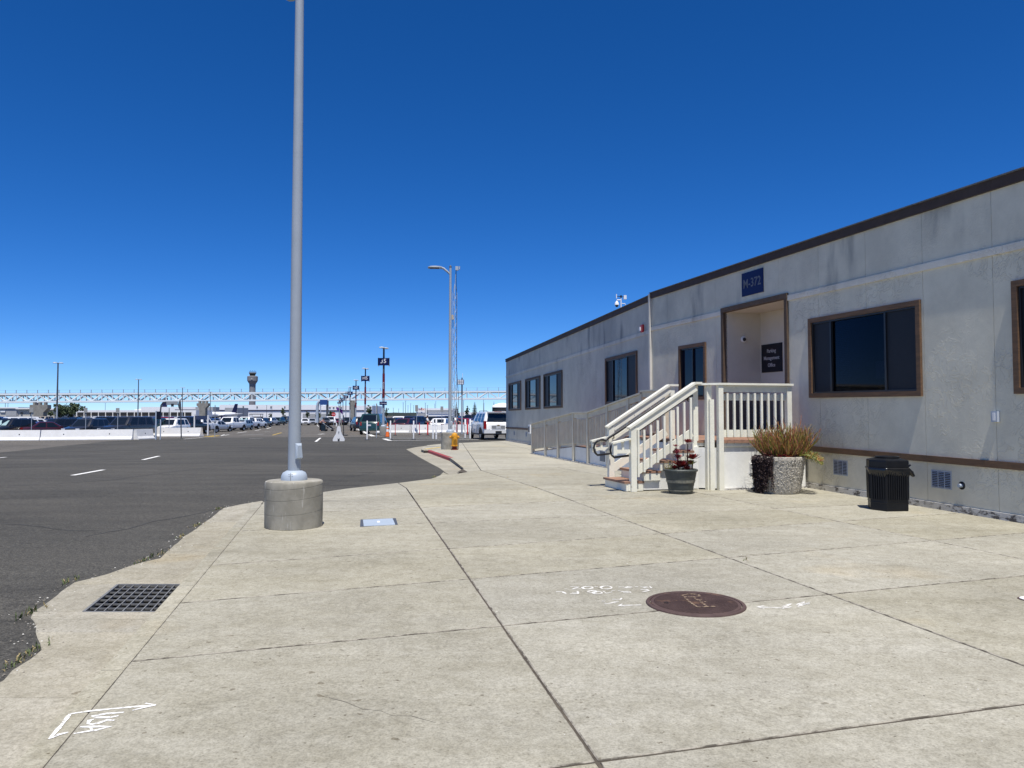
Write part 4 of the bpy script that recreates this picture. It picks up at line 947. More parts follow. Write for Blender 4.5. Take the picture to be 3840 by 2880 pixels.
aeo = [mat('aeonium_red', (.20,.012,.014), None, rough=.45), mat('aeonium_dark', (.085,.01,.014), None, rough=.45), mat('aeonium_pink', (.36,.06,.09), None, rough=.5), mat('aeonium_green', (.16,.17,.05), None, rough=.5), bark]
mb = MB(); TOP = SPC+Vector((0,0,.42))
mb.tube([TOP+Vector((.13,0,0)), TOP+Vector((.12,-.02,.2)), TOP+Vector((.13,-.03,.48))], [.014,.012,.010], 6, mi=4); mb.tube([TOP+Vector((-.03,0,0)), TOP+Vector((-.05,-.02,.18)), TOP+Vector((-.09,-.03,.42))], [.018,.013,.010], 6, mi=2); mb.tube([TOP+Vector((.2,-.05,0)), TOP+Vector((.21,-.06,.18))], .012, 6, mi=4)
for c, r, n, mi in (((.13,-.03,.50),.10,16,(0,0,2)), ((.15,-.05,.34),.06,10,(0,1)), ((.21,-.06,.20),.14,22,(0,0,1)), ((.16,-.12,.11),.11,18,(3,3,1)), ((-.02,-.10,.06),.17,26,(0,1,1)), ((.08,-.16,.02),.10,16,(0,1)), ((-.05,-.03,.22),.10,14,(1,2)), ((-.07,-.03,.32),.08,12,(2,1)), ((-.09,-.03,.43),.06,10,(2,2,0)), ((-.13,-.12,.03),.10,16,(1,0)), ((.03,.08,.06),.14,18,(1,0))):
    rosette(mb, TOP+Vector(c), r*1.25, n+6, .6, mi)
for i in range(5): z = .14+i*.055; rosette(mb, TOP+Vector((-.04-.012*i,-.03,z)), .075, 9, .2, (1,2))
o = mb.build('rosettes', aeo, ae); o['kind'] = 'stuff'
gr = [mat('grass_blade', (.13,.16,.05), None, rough=.6), mat('grass_blade_tan', (.30,.18,.09), None, rough=.6)]
mb = MB(); stems(mb, TOP+Vector((-.2,-.04,0)), 60, .09, .08, .2, .8, .003, 3, 0, (0,1)); stems(mb, TOP+Vector((.08,.02,.0)), 16, .1, .2, .36, .6, .003, 3, 0, (0,)); o = mb.build('grass', gr, ae); o['kind'] = 'stuff'
# ------------------------------------------------------------------ trash can
TC = Vector((5.80, 11.93, 0)); TC.z = G(TC.x, TC.y)
canm = mat('black_polyethylene', (.006,.007,.010), (.009,.010,.013), 8, .42, spec=.28, bump=.1, bscale=80)
tcn = thing('trash_can', 'black hexagonal trash can with a liner bag standing by the office wall', 'trash can', TC, .12)
def hexp(s, k=1.): return [(x*s, y*s*k) for x, y in ((-.185,-.26),(.185,-.26),(.295,0),(.185,.26),(-.185,.26),(-.295,0))]
def loft(mb, levels):
    n = 6; vs = []
    for s, z in levels: vs += [(x, y, z) for x, y in hexp(s)]
    mb.add(vs, [(i*n+j, i*n+(j+1)%n, (i+1)*n+(j+1)%n, (i+1)*n+j) for i in range(len(levels)-1) for j in range(n)]+[tuple(range(n))[::-1], tuple((len(levels)-1)*n+j for j in range(n))])
mb = MB(); loft(mb, [(.93,0),(.95,.015),(.95,.115),(.97,.125),(.96,.135),(.99,.64),(.99,.648)]); mb.build('body', canm, tcn, False)
mb = MB(); loft(mb, [(.985,.655),(1.0,.66),(1.0,.745),(.985,.765),(.70,.79),(.64,.79)]); ld_ = mb.build('lid', canm, tcn, False)
mb = MB(); mb.lathe([(.145,.78),(.175,.79),(.18,.81),(.165,.82),(.14,.815),(.135,.78)], 24); mb.build('rim', canm, ld_, False, smooth=40)
for f in range(6):
    a = Vector((*hexp(.97)[f], 0)); b = Vector((*hexp(.97)[(f+1)%6], 0)); nrm = Vector(((b-a).y, -(b-a).x, 0)).normalized(); k = 9 if f in (0,3) else 6
    for i in range(k):
        p = a.lerp(b, (i+1.1)/(k+1.2)); mb = MB(); mb.beam(p+nrm*.004+Vector((0,0,.17)), p+nrm*.010+Vector((0,0,.60)), .016, .02, nrm); mb.build('rib', canm, tcn, False)
bagm = mat('glossy_black_bag', (.008,.008,.009), None, rough=.2, spec=.6, bump=.35, bscale=18)
mb = MB(); r6 = random.Random(2); n = 72; rows = []; hp = hexp(1.0)
for lev, (off, z) in enumerate(((.0,.655),(.012,.65),(.022,.632),(.014,.622),(.012,.60),(.0,.59))):
    for j in range(n):
        t = j/n*6; i = int(t); fr_ = t-i; x = hp[i][0]*(1-fr_)+hp[(i+1)%6][0]*fr_; y = hp[i][1]*(1-fr_)+hp[(i+1)%6][1]*fr_; l = math.hypot(x, y); jit = r6.uniform(-.003,.003)
        sag = 0 if lev < 3 else -.05*max(0, math.sin(t*1.3+.4))*(lev-2)/2
        rows.append((x*(1+(off+jit)/l), y*(1+(off+jit)/l), z+sag))
mb.add(rows, [(i*n+j, i*n+(j+1)%n, (i+1)*n+(j+1)%n, (i+1)*n+j) for i in range(5) for j in range(n)]); mb.build('liner_bag', bagm, tcn, False, smooth=60)
mb = MB(); vs = []; fs = []
for i in range(7):      # bunched knot of the bag on the right side
    for j in range(10):
        a = 6.283*j/10; r = (.018,.032,.046,.054,.052,.042,.012)[i]*r6.uniform(.8,1.2); vs.append((.27+.025*i, -.05+r*math.cos(a)*.8, .625-.018*i+r*math.sin(a)))
fs = [(i*10+j, i*10+(j+1)%10, (i+1)*10+(j+1)%10, (i+1)*10+j) for i in range(6) for j in range(10)]+[tuple(60+j for j in range(10))]
mb.add(vs, fs); mb.tube([(.29,-.05,.64),(.33,-.06,.67),(.345,-.06,.685)], [.02,.012,.016], 6); mb.build('bag_knot', bagm, tcn, False, smooth=70)
# ------------------------------------------------------------------ manhole, access cover, spray marks
MC = gp(2608, 2265.5); MR = .395
mh = thing('manhole_cover', 'round rusty manhole cover set in the pavement near spray painted marks', 'manhole cover', MC)
ck = lambda x, y: G(x, y)-MC.z
mb = MB(); mb.lathe([(MR+.0,-.03),(MR,.004),(MR-.006,.012),(MR-.03,.013),(MR-.034,.007),(MR-.035,-.03)], 64, MC); mb.build('ring', rustm, mh, smooth=40)
mb = MB(); mb.lathe([(MR-.038,-.03),(MR-.038,.009),(MR-.042,.012),(.0001,.012)], 64, MC); cv = mb.build('cover', rustm, mh, smooth=30)
for i in range(-23, 24):
    y = i*.0148; hw = math.sqrt(max(0, (MR-.065)**2-y*y))
    if hw > .03: m_ = MB(); m_.box((MC.x, MC.y+y, MC.z+.0135), (2*hw, .006, .003)); m_.build('tread_rib', rustm, cv)
mb = MB(); mb.box((MC.x-.24, MC.y-.02, MC.z+.0152), (.035,.02,.004)); mb.build('lift_slot', darkpit, cv)
for o in [mh]: o.rotation_euler = (K, 0, 0)
def ribbon(mb, pts, wd, dz=.002, jit=.25):
    P2 = [gp(u, v) for u, v in pts]; out = []
    for a, b in zip(P2, P2[1:]):      # resample
        k = max(1, int((b-a).length/.04))
        out += [a.lerp(b, i/k) for i in range(k)]
    out.append(P2[-1]); vs = []; n = len(out)
    for i, p in enumerate(out):
        d = (out[min(n-1,i+1)]-out[max(0,i-1)]).normalized(); s = Vector((-d.y, d.x, 0)); w_ = wd/2*(1+rnd.uniform(-jit, jit))*(.6 if i in (0, n-1) else 1)
        for q in (p-s*w_, p+s*w_): vs.append((q.x, q.y, G(q.x, q.y)+dz))
    mb.add(vs, [(2*i, 2*i+1, 2*i+3, 2*i+2) for i in range(n-1)])
def marks(name, label, ox, oy, sc, strokes, wd, m=None, dz=.002):
    k = [0]
    root = thing(name, label, 'paint mark', gp(ox+strokes[0][0][0]/sc, oy+strokes[0][0][1]/sc))
    for s in strokes:
        mb = MB(); ribbon(mb, [(ox+x/sc, oy+y/sc) for x, y in s], wd, dz+.0002*(k[0] % 5)); k[0] += 1; mb.build('stroke', m or chalk, root)
def ell(x, y, a, b, n=14): return [(x+a*math.cos(6.283*i/n), y+b*math.sin(6.283*i/n)) for i in range(n+1)]
marks('spray_paint_mark', 'white spray painted bent arrow with the letters USA by the curb', 100, 2580, 3.687,
  [[(1785,240),(1400,270),(870,322),(600,362)], [(600,362),(480,520),(310,710)], [(1640,215),(1785,240)], [(1785,240),(1620,275),(1460,315)], [(575,618),(440,650),(310,712)],
   [(1345,340),(1100,358),(900,395),(960,412),(1150,410),(1270,388)], [(1215,452),(1120,445),(1000,487),(900,508),(850,494),(870,450),(930,437)], [(740,542),(900,540),(1160,535),(960,588),(880,597),(650,636)], [(880,545),(905,598)]], .02)
marks('spray_paint_mark', 'faded white survey figures sprayed left of the manhole cover', 2060, 2150, 5.267,
  [[(300,312),(350,312)], [(410,265),(580,275),(450,312),(620,308)], ell(755,288,100,25), [(895,268),(960,268)], ell(1125,285,110,30), [(1365,275),(1450,270),(1500,286),(1560,264),(1640,270)], [(1500,289),(1640,284)], [(1690,270),(1750,270)], [(1800,262),(1940,272),(1850,290),(2040,297)], [(1970,252),(2020,294)],
   [(130,370),(250,362),(330,405)], [(400,410),(570,405),(560,355)], [(450,385),(560,380)], ell(850,365,80,20), ell(950,388,90,22), [(1060,355),(1130,398),(1240,370)], [(1225,345),(1300,345)], [(1355,345),(1450,365),(1590,363),(1610,386),(1460,388)], [(1800,325),(1920,325),(1975,345),(1830,372)]], .022, chalk_f)
marks('spray_paint_mark', 'small white sprayed arrow and figure touching the left of the manhole', 2060, 2150, 5.267, [[(1820,627),(1500,635),(1370,640)], [(1440,608),(1370,640),(1490,658)], [(1240,515),(1400,520),(1440,490)], [(1040,545),(1110,545)], [(1035,567),(1100,567)], [(1090,595),(1170,600),(1300,570),(1370,565)]], .02, chalk_f)
marks('spray_paint_mark', 'white sprayed arrow with letters right of the manhole pointing at it', 2400, 2200, 3.16, [[(1700,255),(1400,242)], [(1470,228),(1395,242),(1475,265)], [(1680,240),(1790,205)], [(1790,205),(1690,262),(1795,240)], [(1850,220),(1950,180),(1870,240)], [(1870,240),(2010,190),(1920,215),(2015,205)]], .02, chalk_f)
rustp = mat('worn_tan_paint', (.36,.27,.18), (.10,.06,.05), 40, .8, thr=(.45,.58)); sprayed(rustp, .36, .62, 50)
marks('spray_paint_mark', 'worn tan sprayed letter outlines on top of the manhole cover', 2400, 2200, 3.16, [ell(605,130,105,18), [(530,155),(600,215),(680,266),(800,257)], [(640,152),(790,256)], [(690,185),(735,183)], [(720,165),(775,160)], [(735,205),(800,205)], [(690,268),(930,258)]], .022, rustp, .0185)
ac = gp(1421, 1960); tcv = thing('access_cover', 'rectangular pale grey utility cover set in the pavement by the lamp post', 'utility cover', ac)
def gq_(u, v, h): q = gp(u, v); return (q.x, q.y, q.z+h)
def cover(uv, h0, h1, m, name):
    mb = MB(); a = [gq_(u, v, h0) for u, v in uv]; b = [gq_(u, v, h1) for u, v in uv]; mb.hexa(a+b); return mb.build(name, m, tcv)
cover(((1350,1976),(1352,1949),(1484,1944),(1492,1968)), -.02, .004, galv_d, 'frame'); cover(((1364,1975),(1361,1951),(1472,1946),(1482,1969)), -.01, .009, galv_l, 'cover')
cover(((1415,1962),(1414.5,1956),(1424,1956),(1425,1961.5)), .009, .0102, wpaint, 'label_patch')
cp_ = gp(3860, 2248); t = thing('cleanout_cap', 'white round cleanout cap set in the pavement at the far right', 'drain cap', cp_); mb = MB(); mb.lathe([(.085,-.02),(.085,.004),(.075,.006),(.0001,.006)], 24, cp_); mb.build('ring', rustm, t); mb = MB(); mb.lathe([(.07,0),(.07,.009),(.065,.011),(.0001,.011)], 24, cp_); mb.build('cap', wpaint, t)
# ------------------------------------------------------------------ street lamps near by
def lamp_post(name, label, c, hb, rb, hp, r0, r1, arm_dir, detail=True, top=True):
    c = Vector((c[0], c[1], G(c[0], c[1]))); t = thing(name, label, "lamp post", c); rr = random.Random(11)
    mb = MB(); n = 48; prof = [(0.0001,0),(rb,0),(rb,.01)]; zs = [.0]
    for z in (.205*hb/.6, .39*hb/.6, .53*hb/.6): prof += [(rb,z-.004),(rb-.005,z),(rb,z+.004)]
    prof += [(rb,hb-.03),(rb-.008,hb-.01),(rb-.03,hb),(.0001,hb+.004)]; mb.lathe(prof, n, c)
    if detail:
        for i, v in enumerate(mb.v):
            v = Vector(v)
            if v.z < c.z+.02 or v.z > c.z+hb-.02: d = (v-c); d.z = 0; v += d*rr.uniform(-.012,.008)
            d = (v-c)
            # form lines climb round the drum
            v.z += .035*math.sin(math.atan2(d.y, d.x)+.6)*(1 if .08 < (v.z-c.z) < hb-.06 else 0); mb.v[i] = tuple(v)
    mb.build('concrete_base', conc_base, t, smooth=40)
    b = c+Vector((0,0,hb))
    mb = MB(); mb.lathe([(r0*2.05,0),(r0*2.05,.02),(r0*1.98,.06),(r0*1.75,.10),(r0*1.2,.125),(r0*.9,.128)], 28, b); sh = mb.build('base_shroud', galv_l, t, smooth=50)
    mb = MB()
    for s in (-1,1): mb.tube([b+Vector((s*.02,-r0*2.03,.085)), b+Vector((s*.02,-r0*2.09,.085))], .006, 6)
    mb.box(b+Vector((0,-r0*2.04,.05)), (.003,.012,.10)); mb.build('seam_bolts', galv_d, sh)
    mb = MB(); mb.tube([b, b+Vector((0,0,hp))], [r0, r1], 24); mb.build('pole', galv, t, smooth=50)
    mb = MB(); mb.lathe([(r1*1.15,0),(r1*1.1,.04),(r1*.5,.09),(.002,.11)], 14, b+Vector((0,0,hp))); mb.build('pole_cap', galv_d, t, smooth=50)
    hh = b+Vector((r0*.78,-r0*.62,.30)); mb = MB(); d = Vector((.8,-.6,0)); s = Vector((.6,.8,0))
    mb.hexa([hh-s*.05+Z*-.02, hh+s*.05+Z*-.02, hh+s*.045+d*.035+Z*0, hh-s*.045+d*.035+Z*0, hh-s*.05+Z*.19, hh+s*.05+Z*.19, hh+s*.03+d*.03+Z*.16, hh-s*.03+d*.03+Z*.16]); mb.build('handhole_cover', galv_l, t)
    a = Vector(arm_dir).normalized(); q = b+Vector((0,0,hp-.08)); s = Vector((-a.y, a.x, 0))
    mb = MB(); mb.tube([q+Z*-.25, q+a*.12+Z*-.12, q+a*.3+Z*.03, q+a*.45+Z*.07], [.03,.045,.05,.055], 8); mb.build('arm', galv, t, smooth=50)
    mb = MB(); st_ = [(.36,.05,.05),(.45,.12,.075),(.66,.165,.085),(.86,.165,.07),(.96,.10,.045),(.99,.02,.02)]; vs = []
    for x, hw, h in st_:
        for yy, zz in ((-hw,0),(-hw*.9,h*.7),(0,h),(hw*.9,h*.7),(hw,0),(hw*.6,-.035 if .4 < x < 1.1 else 0),(-hw*.6,-.035 if .4 < x < 1.1 else 0)): vs.append(q+a*x+s*yy+Z*(zz+.06))
    mb.add(vs, [(i*7+j, i*7+(j+1)%7, (i+1)*7+(j+1)%7, (i+1)*7+j) for i in range(5) for j in range(7)]+[tuple(range(7)), tuple(35+j for j in range(7))]); lh = mb.build('lamp_head', galv, t, smooth=40)
    mb = MB(); mb.box(q+a*.70+Z*.022, (.42,.22,.006), Matrix((a, s, Z)).transposed()); mb.build('lens', dark_al, lh)
    return t
lc = gp(1101, 1990); lamp_post('lamp_post', 'tall grey lamp post on a round concrete base at the near curb', (lc.x*(lc.y+.375)/lc.y, lc.y+.375), .61, .375, 7.06, .0835, .055, (-.52,1.15,0))
lc = gp(1687, 1686); lamp_post('lamp_post', 'grey lamp post with curved arm on a concrete base behind the fire hydrant', (lc.x*(lc.y+.38)/lc.y, lc.y+.38), .73, .385, 7.22, .078, .05, (-1,-.1,0), False)
# ------------------------------------------------------------------ fire hydrant
hc = gp(1703.5, 1687.5); hc = Vector((hc.x, hc.y+.12, G(hc.x, hc.y)))
hy = thing('fire_hydrant', 'yellow fire hydrant with dark red foot beside the red curb', 'fire hydrant', hc)
mb = MB(); mb.lathe([(.0001,0),(.15,0),(.15,.03),(.105,.035),(.10,.14),(.115,.16),(.0001,.16)], 20, hc); mb.build('foot', hyd_r, hy, smooth=35)
mb = MB(); mb.lathe([(.0001,.155),(.16,.16),(.16,.19),(.125,.195),(.13,.40),(.14,.52),(.15,.54),(.15,.565),(.0001,.57)], 24, hc); mb.build('barrel', hyd_y, hy, smooth=35)
mb = MB(); mb.lathe([(.155,.566),(.155,.595),(.13,.60),(.125,.66),(.09,.70),(.05,.715),(.03,.72),(.03,.75),(.0001,.752)], 20, hc); mb.build('bonnet', hyd_y, hy, smooth=35)
for d in ((-1,-.15,0),(1,-.15,0),(.25,-1,0)):
    d = Vector(d).normalized(); z = .49 if abs(d.x) < .5 else .54; p = hc+Vector((0,0,z)); mb = MB(); r_ = .062 if abs(d.x) > .5 else .075
    mb.tube([p+d*.08, p+d*.16, p+d*.162, p+d*.20, p+d*.205, p+d*.235], [r_*.85, r_*.85, r_, r_, r_*.35, r_*.35], 10); mb.build('nozzle_cap', hyd_y, hy, smooth=35)
mb = MB()
for k in range(8):
    a = k*math.pi/4; mb.tube([hc+Vector((.143*math.cos(a), .143*math.sin(a), .54)), hc+Vector((.143*math.cos(a), .143*math.sin(a), .61))], .012, 6)
mb.build('flange_bolts', hyd_y, hy)
# ------------------------------------------------------------------ weeds in the joints
wl = [mat('weed_green', (.10,.13,.045), None, rough=.7), mat('weed_straw', (.34,.27,.13), None, rough=.8)]
wsp = [(132,2302,.09,'leafy green weed at the asphalt edge left of the drain grate'), (150,2440,.06,'small weed at the asphalt edge below the drain grate'), (70,2495,.06,'small weed at the asphalt edge in the lower left'), (285,2180,.07,'weed tuft at the asphalt edge above the drain grate'), (600,2083,.08,'upright weed at the gutter edge halfway to the lamp base'), (540,2108,.05,'low weed along the gutter edge above the grate'), (690,2014,.06,'weed at the gutter edge near the lamp base'), (745,1972,.06,'farther weed at the gutter edge near the lamp base'), (820,1912,.06,'farthest weed at the gutter edge beside the lamp base'), (1630,1790,.06,'weed strip where the pavement apron meets the asphalt'), (2788,2108,.08,'tiny weed in the pavement joint right of the manhole text'), (1901,1794,.06,'tiny weed in the joint left of the stairs'), (2009,1832,.05,'tiny weed in the joint before the stairs')]
for u, v, h, lab in wsp:
    p = gp(u, v, AZ if u < 1000 else -.02); t = thing('weed', lab, 'weed', p); mb = MB(); rr = random.Random(int(u)); k = 26 if u < 1700 else 10; ln = .11 if u < 1700 else .02
    for i in range(k):
        q = p+Vector((rr.gauss(0, .018)-.03*(u < 1000), rr.gauss(0, ln), 0)); hh = h*rr.uniform(.3,1); d = Vector((rr.uniform(-.5,.5), rr.uniform(-.5,.5), 1)).normalized(); s = Vector((rr.uniform(-1,1), rr.uniform(-1,1), 0)).normalized()*.0035
        mb.add([q-s, q+s, q+d*hh*.6+s*1.6, q+d*hh+Vector((rr.uniform(-.02,.02), rr.uniform(-.02,.02), 0)), q+d*hh*.6-s*1.6], [(0,1,2,4),(4,2,3)], rr.choice((0,0,1)))
    o = mb.build('leaves', wl, t); o['kind'] = 'stuff'
# ------------------------------------------------------------------ vehicles
SPEC = {  # length, width, height, belt, cabin base front/rear, roof front/rear, top profile (x, z) from nose to tail
 'sedan': (4.75,1.82,1.45,.93, 1.05,-1.75, .25,-.95, [(2.37,.50),(2.28,.66),(1.9,.74),(1.05,.92),(-1.75,.98),(-2.2,.96),(-2.34,.80),(-2.38,.50)], .32, .33),
 'hatch': (4.25,1.78,1.52,.93, 1.15,-1.95, .45,-1.45, [(2.12,.50),(2.04,.68),(1.7,.80),(1.15,.94),(-1.95,1.0),(-2.08,.90),(-2.13,.50)], .32, .33),
 'suv':   (4.75,1.90,1.72,1.05, 1.15,-2.15, .45,-1.75, [(2.37,.55),(2.30,.85),(1.95,.95),(1.15,1.06),(-2.15,1.10),(-2.33,1.0),(-2.38,.55)], .36, .37),
 'bigsuv':(5.20,2.04,1.90,1.17, 1.25,-2.42, .60,-2.20, [(2.60,.55),(2.54,.98),(2.1,1.08),(1.25,1.17),(-2.42,1.19),(-2.56,1.05),(-2.60,.60)], .40, .40),
 'pickup':(5.80,2.02,1.92,1.20, 1.35,-.95, .75,-.70, [(2.90,.60),(2.84,1.02),(2.4,1.12),(1.35,1.20),(-.95,1.22),(-1.0,1.24),(-2.80,1.24),(-2.88,1.15),(-2.90,.62)], .44, .41),
 'van':   (4.95,1.98,1.78,1.05, 1.55,-2.25, .75,-1.95, [(2.47,.52),(2.40,.82),(2.1,.92),(1.55,1.05),(-2.25,1.10),(-2.44,1.0),(-2.48,.55)], .33, .36)}
def cab_geo(k, mbb, mbg, gi):
    L_, W, H, bt, xf, xr, rf, rr_, prof, zb, wr = SPEC[k]; wb = W*.462; wt = W*.375; zt = H-.05
    def ring(t, xo=0.): # t 0 belt .. 1 roof edge
        return (xf+(rf-xf)*t, xr+(rr_-xr)*t, wb+(wt-wb)*t**1.25, bt-.03+(zt-bt+.03)*t)
    a = ring(0); b = ring(1)
    vs = []; lv = [0,.5,1.]
    for t in lv:
        f, r, w_, z = ring(t); vs += [(f, -w_*.86, z), (f+.0-.06, -w_, z), (r+.05, -w_, z), (r, -w_*.86, z), (r, w_*.86, z), (r+.05, w_, z), (f-.06, w_, z), (f, w_*.86, z)]
    f, r, w_, z = ring(1); vs += [(f-.14, -w_*.8, H), (r+.14, -w_*.8, H), (r+.14, w_*.8, H), (f-.14, w_*.8, H)]
    fs = [(i*8+j, i*8+(j+1)%8, (i+1)*8+(j+1)%8, (i+1)*8+j) for i in range(2) for j in range(8)]
    fs += [(16,17,24),(17,18,25,24),(18,19,25),(19,20,26,25),(20,21,26),(21,22,27,26),(22,23,27),(23,16,24,27),(24,25,26,27)]
    mbb.add(vs, fs)
    out = []
    def pt(x_t, side, t, n=.008):   # point on side glass
        f, r, w_, z = ring(t); return (f+(r-f)*x_t, side*(w_+n), z)
    nb = 3 if k in ('suv','bigsuv','van','hatch') else 2
    cuts = {3: [(.10,.36),(.385,.66),(.69,.93)], 2: [(.12,.50),(.53,.90)]}[nb]
    for s in (-1, 1):
        for (c0, c1) in cuts: out.append(('side_window', [pt(c0+.02,s,.10), pt(c1,s,.10), pt(c1,s,.90), pt(c0+.03,s,.90)]))
    def fp(y_t, t, front, n=.01):
        f, r, w_, z = ring(t); return ((f if front else r)+(n if front else -n), w_*.84*y_t, z)
    out.append(('windshield', [fp(-.95,.08,1), fp(.95,.08,1), fp(.93,.92,1), fp(-.93,.92,1)]))
    lo = .12; out.append(('rear_window', [fp(-.95,lo,0), fp(.95,lo,0), fp(.90,.90,0), fp(-.90,.90,0)]))
    return out
def body_geo(k, mb):
    L_, W, H, bt, xf, xr, rf, rr_, prof, zb, wr = SPEC[k]; hw = W/2; vs = []; n = 9
    xs = []
    for (x0, z0), (x1, z1) in zip(prof, prof[1:]):
        m_ = max(1, int(abs(x1-x0)/.6)); xs += [(x0+(x1-x0)*i/m_, z0+(z1-z0)*i/m_) for i in range(m_)]
    xs.append(prof[-1])
    for x, zt in xs:
        e = abs(x)/(L_/2); tp = 1-.16*max(0, (e-.78)/.22)**2; z0 = zb-.06+.14*max(0, (e-.85)/.15); w_ = hw*tp; zm = z0+(zt-z0)*.55
        half = [(w_*.80, z0), (w_*.97, z0+.10), (w_, zm), (w_*.965, zt-.07), (w_*.87, zt-.005)]
        vs += [(x, -p, z) for p, z in half]+[(x, 0, zt+.015)]+[(x, p, z) for p, z in half[::-1]]
    n = 11
    fs = [(i*n+j, i*n+j+1, (i+1)*n+j+1, (i+1)*n+j) for i in range(len(xs)-1) for j in range(n-1)]+[(i*n+n-1, i*n, (i+1)*n, (i+1)*n+n-1) for i in range(len(xs)-1)]
    fs += [tuple(range(n)), tuple((len(xs)-1)*n+j for j in range(n))]; mb.add(vs, fs)
def wheel_pos(k):
    L_, W, H, bt, xf, xr, rf, rr_, prof, zb, wr = SPEC[k]; fx = L_/2-.88; rx = -L_/2+.98
    return [(x, s*(W/2-.11), wr) for x in (fx, rx) for s in (-1, 1)], wr
def lights(k):
    L_, W, H, *_ = SPEC[k]; prof = SPEC[k][8]; hw = W/2; big = k in ('pickup','bigsuv','van','suv'); zf = .80 if big else .66; zr = 1.0 if big else .84
    o = []
    for s in (-1, 1):
        o.append(('headlight', (L_/2-.09, s*(hw*.70), zf), (.10,.34,.14 if big else .11)))
        o.append(('tail_light', (-L_/2+.045, s*(hw*.76), zr), (.09,.14 if big else .30,.34 if big else .14)))
    return o
def extras(k):
    L_, W, H, *_ = SPEC[k]; big = k in ('pickup','bigsuv','van','suv')
    return [('grille', (L_/2-.02, 0, .70 if big else .60), (.06, W*.44, .20 if big else .14), blackm), ('front_bumper', (L_/2-.02, 0, .42), (.10, W*.84, .16), None), ('rear_bumper', (-L_/2+.02, 0, .48), (.12, W*.86, .18), None),
            ('number_plate', (-L_/2-.045, 0, .78 if not big else .86), (.012,.31,.15), plate)]
def glass_quad(mb, q, mi=0):
    a = [Vector(p) for p in q]; c = sum(a, Vector())/4; n = (a[1]-a[0]).cross(a[2]-a[0]).normalized(); out = Vector((c.x*.2, c.y, 0)); n = n if n.dot(out) > 0 or abs(n.dot(out)) < 1e-6 else -n
    mb.add([p-n*.02 for p in a]+[p for p in a], [(3,2,1,0),(4,5,6,7),(0,1,5,4),(1,2,6,5),(2,3,7,6),(3,0,4,7)], mi)
CARM = {}
def car_meshes(k):
    if k in CARM: return CARM[k]
    d = {}; mb = MB(); body_geo(k, mb); gl = cab_geo(k, mb, None, 0)
    W = SPEC[k][1]
    for s in (-1, 1): mb.box((SPEC[k][4]-.28, s*(W/2+.06), SPEC[k][3]+.06), (.10,.18,.13))
    d['body'] = mb.mesh('car_body', wpaint, 38)
    d['glass'] = []
    for nm, q in gl:
        m_ = MB(); glass_quad(m_, q); d['glass'].append((nm, m_.mesh(nm, carglass)))
    wp, wr = wheel_pos(k); m_ = MB(); prof = [(wr*.6,-.10),(wr*.95,-.105),(wr,-.07),(wr,.07),(wr*.95,.105),(wr*.6,.10)]; m_.lathe(prof, 18); me = m_.mesh('tyre', tyre, 40); me.transform(Matrix.Rotation(math.pi/2, 4, 'X')); d['tyre'] = me
    m_ = MB(); m_.lathe([(wr*.64,-.108),(wr*.60,-.095),(wr*.2,-.085),(.0001,-.09)], 14); m_.lathe([(wr*.64,.108),(wr*.60,.095),(wr*.2,.085),(.0001,.09)], 14); me = m_.mesh('rim', rimm, 30); me.transform(Matrix.Rotation(math.pi/2, 4, 'X')); d['rim'] = me
    m_ = MB()
    for x, y, z in wp:    # dark wheel arches
        s = 1 if y > 0 else -1; yy = s*(W/2+.003); n = 12; r = wr+.07
        vs = [(x, yy, z)]+[(x+r*math.cos(math.pi*j/n), yy, z+r*math.sin(math.pi*j/n)) for j in range(n+1)]+[(x, yy-s*.2, z)]+[(x+r*math.cos(math.pi*j/n), yy-s*.2, z+r*math.sin(math.pi*j/n)) for j in range(n+1)]
        m_.add(vs, [tuple(range(n+2)), tuple(range(n+2, 2*n+4))]+[(i, (i+1)%(n+2), n+2+(i+1)%(n+2), n+2+i) for i in range(n+2)])
    d['arch'] = m_.mesh('wheel_arch', tyre)
    d['lights'] = []
    for nm, c, s in lights(k): m_ = MB(); m_.box(c, s); d['lights'].append((nm, m_.mesh(nm, lampclr if nm == 'headlight' else lampred)))
    d['ext'] = []
    for nm, c, s, mm in extras(k): m_ = MB(); m_.box(c, s); d['ext'].append((nm, m_.mesh(nm, mm or wpaint), mm))
    # far version: one mesh, paint / glass / black / red
    mb = MB(); body_geo(k, mb); cab_geo(k, mb, None, 0)
    for nm, q in gl: glass_quad(mb, q, 1)
    for x, y, z in wp:
        n = 12; vs = [(x+wr*math.cos(6.283*j/n), y+dy, z+wr*math.sin(6.283*j/n)) for dy in (-.12,.125) for j in range(n)]; mb.add(vs, [tuple(range(n)), tuple(range(n,2*n))]+[(j,(j+1)%n,n+(j+1)%n,n+j) for j in range(n)], 2)
    for nm, c, s in lights(k): mb.box(c, s, None, 3 if nm == 'tail_light' else 4)
    mb.box(extras(k)[0][1], extras(k)[0][2], None, 2)
    d['far'] = mb.mesh('far_car', [wpaint, carglass, tyre, lampred, lampclr], 38)
    CARM[k] = d; return d
PAINT = {}
def paint(c):
    if c not in PAINT:
        col = {'white':(.80,.80,.79),'black':(.012,.013,.015),'silver':(.46,.48,.50),'grey':(.12,.125,.13),'charcoal':(.035,.037,.042),'navy':(.012,.022,.06),'blue':(.03,.07,.22),'maroon':(.055,.010,.013),'red':(.20,.012,.016),'green':(.015,.05,.045),'light blue':(.30,.38,.45),'tan':(.36,.31,.24)}[c]
        PAINT[c] = mat('car_paint_'+c.replace(' ','_'), col, None, rough=.32, spec=.5, coat=.7, metal=.25 if c in ('silver','grey','light blue','charcoal') else 0)
    return PAINT[c]
def objmat(o, m): o.material_slots[0].link = 'OBJECT'; o.material_slots[0].material = m
